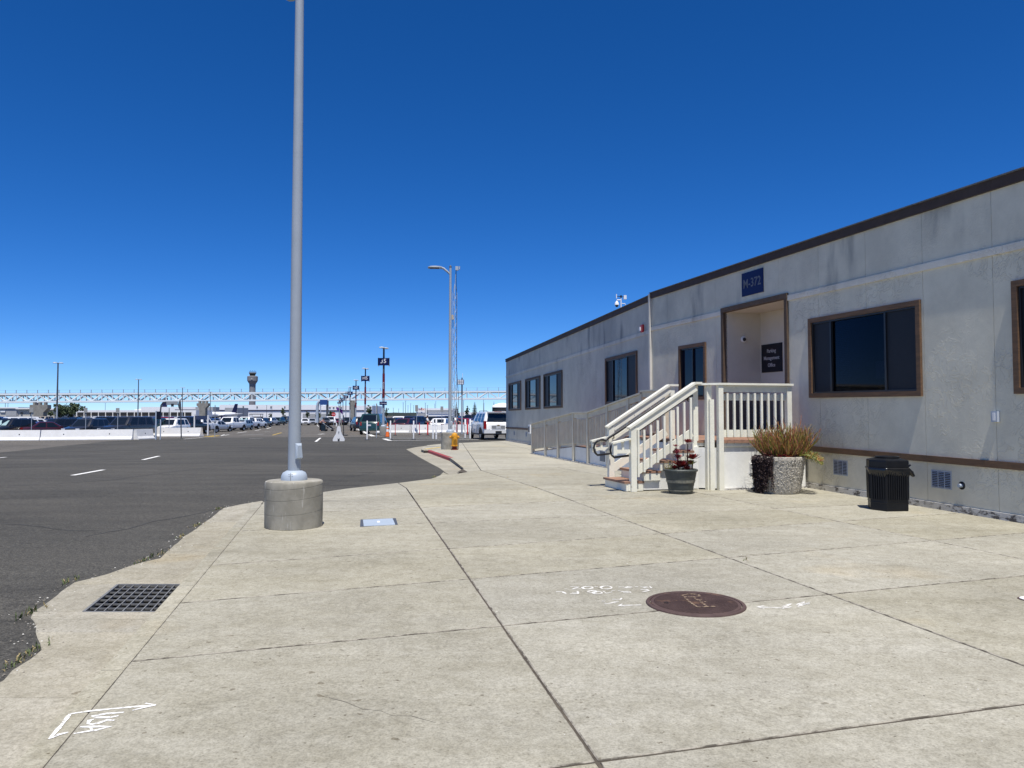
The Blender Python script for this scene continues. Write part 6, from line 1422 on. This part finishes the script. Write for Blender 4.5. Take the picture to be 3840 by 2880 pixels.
# sign gantry over the far drive
def gantry(name, label, pts, y, r, panel, m=galv_d, pm=navy):
    q = [at(u, v, y) for u, v in pts]; q[0].z = min(q[0].z, G(q[0].x, y)+AZ); t = thing(name, label, 'gantry', q[0]); mb = MB(); mb.tube(q, r, 8); mb.build('arched_pipe', m, t, smooth=50)
    a = at(*panel[:2], y-.4); b_ = at(*panel[2:], y-.4); mb = MB(); mb.box((a+b_)/2, (b_.x-a.x, .3, a.z-b_.z)); mb.build('sign_panel', pm, t); return t, q
t, q = gantry('sign_gantry', 'dark arched gantry with a grey sign panel below the truss at the left', [(602,1585),(602,1540),(604,1520),(612,1509),(624,1508),(665,1508)], 200, .2, (625,1506,666,1519), galv_d, deck_grey)
mb = MB(); a = at(642,1514,199); b_ = at(651,1525,199); mb.box((a+b_)/2, (b_.x-a.x,.2,a.z-b_.z)); mb.build('signal_box', blackm, t)
t, q = gantry('sign_gantry', 'pale arched gantry holding a large blue panel beyond the walkway', [(1189,1590),(1190,1530),(1192,1514),(1197,1506),(1203,1504),(1228,1502)], 215, .42, (1200,1499,1228,1518), galv_l, mat('blue_panel', (.03,.08,.25), None, rough=.4))
mb = MB(); mb.tube([Vector((at(1228,1500,215).x,215,G(-50,215)+AZ)), at(1228,1502,215)], .34, 8); mb.build('post', galv_d, t)
# stop sign and booth far down the aisle
p = at(1251,1575,150); p.z = G(p.x,150)+AZ; t = thing('stop_sign', 'small red stop sign far down the drive aisle', 'sign', p); mb = MB(); c = at(1251.5,1554,150); mb.tube([p, c], .04, 6); mb.build('post', galv, t); mb = MB(); mb.tube([c+Vector((0,-.06,0)), c+Vector((0,-.03,0))], .42, 8); mb.build('sign_board', redm, t); text('lettering', 'STOP', .26, wplast, c+Vector((0,-.065,0)), (1,0,0), (0,0,1), t, .002)
p = gp(1007-32, 1594, AZ); p = at(961, 1590, 150); t = thing('bus_shelter', 'dark bus shelter with flat roof beyond the parked pickups', 'shelter', (p.x, 150, G(p.x,150)+AZ)); g0 = G(p.x,150)+AZ
mb = MB(); zt = at(960,1553,150).z; mb.box((p.x, 150, zt), (2.3,1.4,.14)); mb.build('roof', blackm, t)
for s in (-1,1):
    for d_ in (-.6,.6): mb = MB(); mb.box((p.x+s*1.05, 150+d_, (g0+zt)/2), (.08,.08,zt-g0)); mb.build('post', blackm, t)
mb = MB(); mb.box((p.x, 150.6, (g0+zt)/2), (2.0,.04,1.4)); mb.build('back_panel', carglass, t)
# ------------------------------------------------------------------ people
def figure(name, label, base, joints, radii, edges, m, clothes, face=None):
    t = thing(name, label, 'person', base)
    def sk(nm, js, rs, es, mm):
        me = bpy.data.meshes.new(nm); ids = list(js); me.from_pydata([tuple(Vector(base)+Vector(js[i])) for i in ids], [(ids.index(a), ids.index(b)) for a, b in es], []); o = link(nm, me, t)
        o.modifiers.new('skin','SKIN'); s = o.modifiers.new('sub','SUBSURF'); s.levels = 1; s.render_levels = 1
        for i, n_ in enumerate(ids): me.skin_vertices[0].data[i].radius = (rs[n_], rs[n_]); me.skin_vertices[0].data[i].use_root = (i == 0)
        me.materials.append(mm); return o
    sk('body', joints, radii, edges, m)
    for nm, keys, es, grow, mm in clothes: sk(nm, {k_: joints[k_] for k_ in keys}, {k_: radii[k_]*grow+.012 for k_ in keys}, es, mm)
    mb = MB(); h = Vector(base)+Vector(joints['head']); mb.lathe([(.075,-.02),(.105,.03),(.10,.08),(.06,.125),(.001,.135)], 12, h+Vector((0,.015,0))); mb.build('hair', blackm, t, smooth=50)
    return t
def pj(lean, dx, h=1.72, arms=None):
    s = h/1.72
    J = {'pelvis':(0,0,.93), 'waist':(dx*.2*lean,0,1.10), 'chest':(dx*.55*lean,0,1.33-.06*lean), 'neck':(dx*.85*lean,0,1.47-.16*lean), 'head':(dx*1.1*lean,-.01,1.62-.26*lean), 'crown':(dx*1.2*lean,-.01,1.72-.32*lean),
         'hipl':(-.04,-.09,.88), 'kneel':(.02,-.10,.50), 'anklel':(-.02,-.10,.08), 'toel':(.10*(1 if dx >= 0 else -1),-.11,.03), 'hipr':(.04,.09,.88), 'kneer':(.06,.10,.50), 'ankler':(.03,.10,.08), 'toer':(.16*(1 if dx >= 0 else -1),.11,.03),
         'shl':(dx*.7*lean,-.19,1.40-.11*lean), 'ell':(dx*.7*lean+.10*(1 if dx >= 0 else -1),-.24,1.14-.08*lean), 'wrl':(dx*.7*lean+.32*(1 if dx >= 0 else -1),-.18,1.02), 'hdl':(dx*.7*lean+.40*(1 if dx >= 0 else -1),-.16,1.0),
         'shr':(dx*.7*lean,.19,1.40-.11*lean), 'elr':(dx*.7*lean+.12*(1 if dx >= 0 else -1),.24,1.14-.08*lean), 'wrr':(dx*.7*lean+.34*(1 if dx >= 0 else -1),.18,1.02), 'hdr':(dx*.7*lean+.42*(1 if dx >= 0 else -1),.16,1.0)}
    R = {'pelvis':.15,'waist':.14,'chest':.16,'neck':.055,'head':.095,'crown':.06,'hipl':.10,'kneel':.07,'anklel':.045,'toel':.035,'hipr':.10,'kneer':.07,'ankler':.045,'toer':.035,'shl':.06,'ell':.045,'wrl':.032,'hdl':.035,'shr':.06,'elr':.045,'wrr':.032,'hdr':.035}
    E_ = [('pelvis','waist'),('waist','chest'),('chest','neck'),('neck','head'),('head','crown'),('pelvis','hipl'),('hipl','kneel'),('kneel','anklel'),('anklel','toel'),('pelvis','hipr'),('hipr','kneer'),('kneer','ankler'),('ankler','toer'),('chest','shl'),('shl','ell'),('ell','wrl'),('wrl','hdl'),('chest','shr'),('shr','elr'),('elr','wrr'),('wrr','hdr')]
    return {k_: tuple(Vector(v)*s) for k_, v in J.items()}, {k_: v*s for k_, v in R.items()}, E_
shirt_r = mat('red_white_shirt', (.50,.05,.07), (.75,.70,.70), 7, .8, thr=(.45,.55)); dark_c = mat('dark_trousers', (.012,.013,.02), None, rough=.9); shirt_w = mat('white_shirt', (.75,.74,.72), None, rough=.9); shirt_b = mat('blue_shirt', (.05,.09,.22), None, rough=.9)
def person(label, p, lean, dx, top, h=1.72):
    J_, R_, E_ = pj(lean, dx, h)
    tk = ['waist','chest','shl','ell','shr','elr']; te = [('waist','chest'),('chest','shl'),('shl','ell'),('chest','shr'),('shr','elr')]
    lk = ['pelvis','hipl','kneel','anklel','hipr','kneer','ankler']; le = [('pelvis','hipl'),('hipl','kneel'),('kneel','anklel'),('pelvis','hipr'),('hipr','kneer'),('kneer','ankler')]
    return figure('person', label, p, J_, R_, E_, skin, [('shirt', tk, te, 1.12, top), ('trousers', lk, le, 1.15, dark_c)])
pp = gp(1201, 1616.5, AZ); person('person in red and white shirt leaning over a stroller in the roadway', pp, 1.0, .42, shirt_r, 1.78)
sc0 = gp(1212.5, 1617.5, AZ); t = thing('suitcase', 'dark ribbed suitcase standing beside the person with the stroller', 'suitcase', sc0)
sm_ = mat('dark_teal_suitcase', (.012,.025,.035), None, rough=.4); mb = MB(); mb.box(sc0+Z*.42, (.50,.32,.74)); mb.build('shell', sm_, t)
for i in range(5): mb = MB(); mb.box(sc0+Z*(.14+i*.135), (.52,.34,.035)); mb.build('rib', sm_, t)
mb = MB(); mb.tube([sc0+Vector((-.14,0,.78)), sc0+Vector((-.14,0,1.0)), sc0+Vector((.14,0,1.0)), sc0+Vector((.14,0,.78))], .014, 6); mb.build('handle', galv_d, t)
for s in (-1,1): mb = MB(); mb.tube([sc0+Vector((s*.2,-.05,.03)), sc0+Vector((s*.2,.05,.03))], .032, 8); mb.build('wheel', tyre, t)
sr = gp(1237, 1617, AZ); t = thing('stroller', 'black stroller with pale frame in front of the leaning person', 'stroller', sr); s1 = 1.0
mb = MB(); mb.tube([sr+Vector((-.85,.25,1.0)), sr+Vector((.25,.25,.25))], .025, 6); mb.tube([sr+Vector((-.85,-.25,1.0)), sr+Vector((.25,-.25,.25))], .025, 6); mb.tube([sr+Vector((-.85,-.25,1.0)), sr+Vector((-.85,.25,1.0))], .025, 6); mb.build('push_frame', galv_l, t)
mb = MB(); mb.tube([sr+Vector((-.1,.25,.6)), sr+Vector((-.45,.25,.12))], .02, 6); mb.tube([sr+Vector((-.1,-.25,.6)), sr+Vector((-.45,-.25,.12))], .02, 6); mb.build('rear_leg', blackm, t)
for x, y_ in ((-.45,-.27),(-.45,.27),(.30,-.25),(.30,.25)): mb = MB(); mb.tube([sr+Vector((x,y_-.03,.12)), sr+Vector((x,y_+.03,.12))], .12, 12); mb.build('wheel', tyre, t)
mb = MB(); mb.hexa([sr+Vector(q) for q in ((-.35,-.24,.42),(.40,-.24,.32),(.40,.24,.32),(-.35,.24,.42),(-.45,-.24,.95),(.15,-.24,.55),(.15,.24,.55),(-.45,.24,.95))]); mb.build('seat', dark_c, t)
mb = MB(); vs = []
for i in range(6):
    a = math.radians(60+i*24)
    for y_ in (-.25,.25): vs.append(sr+Vector((-.25+.34*math.cos(a), y_, .78+.36*math.sin(a))))
mb.add(vs, [(2*i,2*i+1,2*i+3,2*i+2) for i in range(5)]); o = mb.build('canopy', dark_c, t); o.modifiers.new('s','SOLIDIFY').thickness = .03
mb = MB(); mb.box(sr+Vector((.42,0,.30)), (.3,.4,.05)); mb.build('foot_rest', dark_c, t)
for u, y, top, lab in ((1601,76,shirt_w,'person in a white top standing behind the thick red post'), (1713,78,shirt_b,'person in a blue shirt standing right of the hydrant lamp post')):
    p = at(u, 1600, y); p.z = G(p.x, y)+AZ-.008; person(lab, p, .15, .3, top, 1.75)
# ------------------------------------------------------------------ truss bridge of the people mover
YB0, YB1 = 285., 318.
def TB(u, vtop, off=0.): 
    t_ = (u+40)/(1960+40); y = YB0+(YB1-YB0)*t_+off; return y
br = thing('truss_bridge', 'long pale steel truss guideway bridge crossing the whole background', 'bridge', (-40, 300, 0))
def vb(u): return 1508-(u/1890)*13.5
def vt_(u): return 1479-(u/1890)*10.5
us = [-60+40.2*i for i in range(51)]
def chord(name, vf, off, hgt, m, wd=.5):
    mb = MB()
    for i in range(0, 50, 5): a = at(us[i], vf(us[i]), TB(us[i],0)); b_ = at(us[i+5], vf(us[i+5]), TB(us[i+5],0)); a.y += off; b_.y += off; mb.beam(a, b_, wd, hgt)
    return mb.build(name, m, br)
for off in (0, 4.2):
    chord('bottom_chord', vb, off, .68, truss_m); chord('top_chord', vt_, off, .6, truss_m)
    for i in range(50):
        u0, u1 = us[i], us[i+1]; f = lambda u, v: at(u, v, TB(u,0))+Vector((0,off,0)); mb = MB(); mb.beam(f(u0,vb(u0)), f(u0,vt_(u0)), .3, .3, (0,1,0)); mb.build('vertical', truss_m, br)
        mb = MB(); a, b_ = ((u0,vt_(u0)),(u1,vb(u1))) if i % 2 else ((u0,vb(u0)),(u1,vt_(u1))); mb.beam(f(*a), f(*b_), .42, .42, (0,1,0)); mb.build('diagonal', truss_m, br)
chord('running_deck', lambda u: vt_(u)+.5, 2.1, .9, deck_grey, 3.6)
for i in range(0, 51):
    u = us[i]; mb = MB(); a = at(u, vt_(u), TB(u,0)); b_ = at(u, vt_(u)-16, TB(u,0)); mb.beam(a, b_, .18, .18, (0,1,0)); mb.build('rail_post', deck_grey, br)
for dv_ in (6, 15): chord('cable_rail', lambda u: vt_(u)-dv_, 0, .05, deck_grey, .05)
for u0, u1, v1, v2, y, lab in ((111,178,1518,1562,262,'concrete hammerhead pier of the bridge at the far left'), (737,780,1512,1560,296,'concrete hammerhead pier of the bridge left of the tower'), (1308,1334,1510,1575,303,'concrete pier of the bridge behind the lettered poles')):
    a = at(u0, v1, y); b_ = at(u1, v1, y); z0 = G(a.x, y)+AZ; wz = b_.x-a.x; cx_ = (a.x+b_.x)/2; t = thing('bridge_pier', lab, 'pier', (cx_, y, z0)); mb = MB(); zc_ = a.z
    mb.extr([(a.x, y, zc_), (b_.x, y, zc_), (b_.x, y, zc_-wz*.20), (cx_+wz*.27, y, zc_-wz*.42), (cx_+wz*.27, y, z0), (cx_-wz*.27, y, z0), (cx_-wz*.27, y, zc_-wz*.42), (a.x, y, zc_-wz*.20)], (0,2.2,0)); mb.build('column', conc_far, t)
    mb = MB()
    for s in (-.3,0,.3): mb.box((cx_+s*wz, y+1, zc_+.45), (.7,1.2,.9))
    mb.build('bearing', conc_far, t)
# ------------------------------------------------------------------ control tower
YT = 1250.; tw = at(946, 1500, YT); g0 = -.4; tcx = tw.x
def tz_(v): return at(946, v, YT).z
t = thing('control_tower', 'tall grey airport control tower with flared cab beyond the bridge', 'tower', (tcx, YT, g0)); px = YT/F
towm = mat('tower_concrete', (.20,.20,.21), (.24,.24,.25), .05, .9)
mb = MB(); mb.lathe([(12.5*px,0),(11.6*px,tz_(1450)-g0),(12*px,tz_(1440)-g0),(19.5*px,tz_(1428)-g0),(19.7*px,tz_(1412)-g0),(15*px,tz_(1409.8)-g0),(.1,tz_(1409.5)-g0)], 12, (tcx,YT,g0)); mb.build('shaft', towm, t)
mb = MB(); mb.lathe([(9.5*px,tz_(1409.5)-g0),(12.5*px,tz_(1401)-g0)], 12, (tcx,YT,g0)); mb.build('cab_glass', mat('tower_glass', (.02,.035,.035), None, rough=.1), t)
mb = MB(); mb.lathe([(12.5*px,tz_(1401)-g0),(14*px,tz_(1400)-g0),(14*px,tz_(1397)-g0),(.1,tz_(1396.5)-g0)], 12, (tcx,YT,g0)); mb.build('cab_roof', towm, t)
for k in range(7): mb = MB(); x = tcx+(-12+4*k)*px; mb.tube([(x, YT, tz_(1397)), (x, YT, tz_(1391-(k%2)*2))], .35, 5); mb.build('antenna', galv_d, t)
mb = MB(); a = at(944,1421.5,YT-20*px); mb.box(a, (6*px,1,1.6*px)); mb.build('window_band', wpaint, t)
# ------------------------------------------------------------------ far buildings
bwhite = mat('white_cladding', (.88,.88,.88), (.84,.84,.84), .2, .7); bgrey = mat('grey_cladding', (.40,.41,.42), (.36,.37,.38), .3, .8); btan = mat('tan_cladding', (.52,.50,.45), None, rough=.8); bdark = mat('dark_opening', (.03,.03,.032), None, rough=.9); bnavy = mat('navy_stripe', (.015,.02,.06), None, rough=.7)
def fbuild(label, u0, u1, v1, y, m, depth=30., bands=(), roof=None, name='airport_building'):
    a = at(u0, v1, y); b_ = at(u1, v1, y); z0 = G(a.x, y)+AZ; t = thing(name, label, 'building', ((a.x+b_.x)/2, y, z0)); mb = MB(); mb.box(((a.x+b_.x)/2, y+depth/2, (a.z+z0)/2), (b_.x-a.x, depth, a.z-z0)); mb.build('wall', m, t)
    for bu0, bu1, bv0, bv1, bm, nm in bands:
        p = at(bu0, bv0, y-.25); q = at(bu1, bv1, y-.25); mb = MB(); mb.box(((p.x+q.x)/2, y-.12, (p.z+q.z)/2), (q.x-p.x, .5, p.z-q.z)); mb.build(nm, bm, t)
    if roof: mb = MB(); mb.box(((a.x+b_.x)/2, y+depth/2, a.z+.2), (b_.x-a.x+1.5, depth+1.5, .5)); mb.build('roof', roof, t)
    return t
fbuild('long white terminal building with a dark window stripe behind the bridge', 823, 1200, 1518, 520, bwhite, 40, [(823,1200,1537,1541,bnavy,'window_stripe')]+[(910+k*52,914+k*52,1524,1528.5,bdark,'louvre_vent') for k in range(5)])
fbuild('white terminal building continuing right of the blue gantry', 1200.5, 1395, 1521, 524, bwhite, 40, [(1200.5,1395,1538,1541,bnavy,'window_stripe')]+[(1234+k*14,1240+k*14,1527,1529,bdark,'louvre_vent') for k in range(4)])
fbuild('low grey service building in front of the white terminal', 843, 890, 1529, 480, bgrey, 20, [(846,888,1546,1552,bdark,'opening')])
fbuild('long low white canopy building behind the left car rows', 286, 735, 1538, 330, bwhite, 18, [(290+k*27,312+k*27,1546,1559,bdark,'opening') for k in range(16)])
fbuild('white hangar with a dark stripe left of the concrete pier', 529, 733, 1526, 560, bwhite, 40, [(656,733,1535.5,1539.5,bnavy,'window_stripe')])
fbuild('grey hangar right of the left pier beside the white hangar', 733, 800, 1526, 556, bgrey, 40)
fbuild('small tan utility building with vents at the far left', 70, 126, 1534, 300, btan, 14, [(78,84,1546,1552,bdark,'louvre_vent'), (112,117,1546,1552,bdark,'louvre_vent')], bwhite)
fbuild('tan building with grey roller door at the far left edge', -40, 66, 1531, 320, btan, 16, [(23,62,1535,1560,bgrey,'roller_door'), (2,20,1540,1546,bwhite,'panel')], bwhite)
fbuild('cream low building right of the far left pier', 160, 205, 1536, 306, btan, 14, [(172,176,1545,1550,bdark,'louvre_vent')], bwhite)
fbuild('grey perimeter wall below the terminal building', 1135, 1245, 1551, 330, bgrey, 2, [], None, 'perimeter_wall')
tf = fbuild('white cargo building with purple lettering behind the right car rows', 1564, 1700, 1531, 470, bwhite, 40, [(1600,1700,1537,1546,bgrey,'wall_panel'), (1606,1700,1548,1550,bwhite,'canopy'), (1566,1594,1547,1560,bgrey,'wall_panel')])
p = at(1573, 1534, 469); text('lettering', 'Fed', 2.3, mat('violet', (.08,.02,.2), None), p, (1,0,0), (0,0,1), tf, .05); p = at(1584.5, 1534, 469); text('lettering', 'Ex', 2.3, orange, p, (1,0,0), (0,0,1), tf, .05)
fbuild('distant white shed behind the conifers', 1724, 1905, 1546, 420, bwhite, 20, [(1800,1860,1549,1553,bgrey,'wall_panel')])
# white domed tank partly hidden by the office
c = at(1885, 1558, 250); t = thing('domed_tank', 'white domed tank top showing over the white vehicle', 'tank', (c.x, 250, G(c.x,250)+AZ)); g0 = G(c.x,250)+AZ; zt = at(1885,1516,250).z; zm = at(1885,1522,250).z
mb = MB(); mb.lathe([(3.4,0),(3.4,zm-g0-.5)], 24, (c.x,250,g0)); mb.build('wall', bdark, t, smooth=40); mb = MB(); R_ = 3.5; mb.lathe([(R_,zm-g0-.5),(R_*.95,zm-g0+.1),(R_*.7,(zt+zm)/2-g0+.2),(R_*.35,zt-g0+.3),(.01,zt-g0+.45)], 24, (c.x,250,g0)); mb.build('dome', bwhite, t, smooth=60)
# aircraft
def plane(label, u, v, y, sc, tailc, rz):
    p = at(u, v, y); z0 = G(p.x, y)+AZ; t = thing('aircraft', label, 'aircraft', (p.x, y, z0), rz); fm = bwhite
    mb = MB(); R = 2.2*sc; zc_ = 3.6*sc; pts = [(-20,.1,.6),(-17,.55,.4),(-10,1,0),(8,1,0),(13,.8,-.1),(16,.35,-.3),(17,.05,-.4)]; mb.tube([(x*sc,0,zc_+dz*sc) for x, r_, dz in pts], [R*r_ for x, r_, dz in pts], 14); mb.build('fuselage', fm, t, False, smooth=50)
    mb = MB(); mb.extr([((x)*sc,-.15*sc,zc_+z*sc) for x, z in ((-19,1.4),(-13.5,1.9),(-17.2,9.0),(-20.2,9.0))], (0,.3*sc,0)); mb.build('tail_fin', tailc, t, False)
    for s in (-1,1):
        mb = MB(); mb.extr([((x)*sc, s*yy*sc, zc_-.9*sc+abs(yy)*.08*sc) for x, yy in ((4,1.5),(-3,1.5),(-7,17),(-5,17))], (0,0,.25*sc)); mb.build('wing', fm, t, False)
        mb = MB(); mb.extr([((x)*sc, s*yy*sc, zc_+.9*sc) for x, yy in ((-15,.5),(-18,.5),(-20,6.5),(-18.5,6.5))], (0,0,.2*sc)); mb.build('tailplane', fm, t, False)
        mb = MB(); mb.tube([(3*sc,s*6*sc,zc_-2.1*sc),(0,s*6*sc,zc_-2.1*sc),(-2*sc,s*6*sc,zc_-1.9*sc)], [1.1*sc,1.2*sc,.7*sc], 12); mb.build('engine', tailc, t, False, smooth=40)
        mb = MB(); mb.tube([(0,s*2.2*sc,zc_-1*sc),(0,s*2.2*sc,0)], .3*sc, 6); mb.build('landing_gear', galv_d, t, False)
tailn = mat('indigo_tail', (.012,.012,.06), None, rough=.5)
plane('white airliner nose and dark tail standing before the terminal', 822, 1550, 440, .7, tailn, math.radians(245))
plane('airliner with indigo tail rising behind the white canopy building', 553, 1550, 620, 1.25, tailn, math.radians(150))
plane('airliner with dark tail at the far left beyond the tan buildings', 70, 1550, 560, 1.0, tailn, math.radians(160))
# ------------------------------------------------------------------ trees
def tree(label, u, vt, y, wpx, kind='round', group=None, gap=.55):
    p = at(u, 1560, y); g0 = G(p.x, y)+AZ; H = at(u, vt, y).z-g0; R = wpx/2*y/F; t = thing('tree' if kind == 'round' else 'conifer_tree', label, 'tree', (p.x, y, g0), 0, group); rr = random.Random(int(u*7+vt)); b = Vector((p.x, y, g0))
    mb = MB(); mb.tube([b, b+Vector((.1,0,H*.3)), b+Vector((-.05,.1,H*.62)), b+Vector((0,0,H*.9))], [H*.035,H*.026,H*.016,H*.005], 7)
    if kind == 'round':
        for i in range(7):
            a = rr.uniform(0,6.28); z = H*rr.uniform(.3,.6); mb.tube([b+Z*z, b+Vector((math.cos(a)*R*.6, math.sin(a)*R*.6, z+H*.16))], [H*.012,H*.005], 5)
    mb.build('trunk', bark, t)
    mb = MB(); s = R*.14
    if kind == 'round':
        cl = [Vector((rr.gauss(0,R*.42), rr.gauss(0,R*.42), H*(.62+rr.gauss(0,.15)))) for _ in range(26)]
        for c in cl:
            rr_c = R*rr.uniform(.22,.42)
            for i in range(70):
                d = Vector((rr.gauss(0,1), rr.gauss(0,1), rr.gauss(0,.8))).normalized()*rr_c*rr.uniform(.5,1); q = b+c+d; q.z = min(max(q.z, g0+H*.24), g0+H); x = Vector((rr.uniform(-1,1), rr.uniform(-1,1), rr.uniform(-1,1))).normalized(); yv = x.orthogonal().normalized(); k_ = s*rr.uniform(.5,1.1)
                mb.add([q-x*k_, q+yv*k_*.6, q+x*k_, q-yv*k_*.6], [(0,1,2,3)])
    else:
        for i in range(26):
            z = H*(.08+.9*i/26); rad = R*(1-i/27)**.85*rr.uniform(.8,1.1); nb = 15
            for j in range(nb):
                a = 6.283*j/nb+rr.uniform(-.25,.25); L_ = rad*rr.uniform(.75,1.15); tip = b+Vector((math.cos(a)*L_, math.sin(a)*L_, z-L_*.12+.05*H)); o0 = b+Z*(z+.02*H); s_ = Vector((-math.sin(a), math.cos(a), 0))
                for m_ in range(4):
                    c0 = o0.lerp(tip, (m_+.4)/4); wd = L_*.42*(1-m_*.15); c1 = o0.lerp(tip, min(1, (m_+1.5)/4)); mb.add([c0-s_*wd*.3, c0+s_*wd*.3, c1+s_*wd-Z*wd*.5, c1-Z*wd*.1, c1-s_*wd-Z*wd*.5], [(0,1,2,3),(0,3,4)])
    o = mb.build('crown', leaf_d if kind == 'round' else leaf_m, t)
tree('dark round tree behind the nearest left lamp pole', 225, 1514, 250, 62); tree('second dark round tree right of the nearest left lamp pole', 272, 1511, 258, 60)
for u, vt, wp_, y, lab in ((1061,1527,19,260,'dark street tree left of the lamp post before the terminal'), (1014,1544,12,250,'small dark street tree left of the black car at the aisle end'), (1152,1541,16,255,'thin street tree right of the tall lamp post'), (1195,1537,20,240,'bushy street tree below the blue gantry panel left side'), (1241,1531,22,235,'leaning street tree right of the blue gantry panel'), (1382,1520,26,230,'dark street tree between the H5 and J5 poles'), (1449,1524,15,225,'slim dark tree just right of the J5 pole'), (1753,1517,20,250,'round dark tree between the two conifers')): tree(lab, u, vt, y, wp_, group='street trees before the terminal')
tree('conifer just right of the lattice mast', 1711, 1509, 190, 34, 'con'); tree('taller conifer left of the white vehicle', 1780, 1507, 200, 38, 'con'); tree('small conifer tip beside the domed tank', 1852, 1505, 260, 16, 'con')
# distant wooded hills and the thin masts on the horizon
hb = mat('distant_trees', (.055,.075,.07), (.08,.10,.09), .02, .9)
mb = MB(); vs = []; n = 120; rr = random.Random(4)
for i in range(n+1):
    u = -400+4600*i/n; y = 2300; a = at(u, 1557, y); h = at(u, 1549-rr.uniform(0,3.5), y).z; vs += [(a.x, y, -5), (a.x, y, h), (a.x, y+250, h*.9), (a.x, y+250, -5)]
mb.add(vs, [(4*i+j, 4*i+j+1, 4*i+5+j, 4*i+4+j) for i in range(n) for j in range(3)]); o = mb.build('hills', hb, None); o['kind'] = 'structure'
NM = {}
for k, (u, vt) in enumerate(sorted(((1475,1530),(1495,1533),(1512,1510),(1521,1504),(1530,1521),(1540,1513),(1551,1520),(1595,1511),(1603,1520),(1630,1514),(1634,1505),(1415,1520),(1403,1518),(1738,1502),(1813,1490),(1815,1512),(862,1515),(912,1523),(1000,1520),(1020,1523),(1090,1524),(250,1511),(395,1512),(30,1512),(20,1512)))):
    y = 380+(k*37)%160; a = at(u, vt, y); g0 = G(a.x, y)+AZ; wh = 'near the cargo building' if 1390 < u < 1720 else 'near the conifers' if u > 1720 else 'before the terminal' if u > 800 else 'near the left buildings'; NM[wh] = NM.get(wh, -1)+1; t = thing('far_light_mast', 'thin far lamp mast %s, %s from the left' % (wh, ORD[NM[wh]]), 'lamp mast', (a.x, y, g0), 0, 'far lamp masts '+wh); mb = MB(); mb.tube([(a.x,y,g0),(a.x,y,a.z)], [.16,.10], 5); mb.build('mast', galv_d, t); mb = MB(); mb.box((a.x, y, a.z), (.9,.3,.15)); mb.build('lamp_head', galv_l, t)
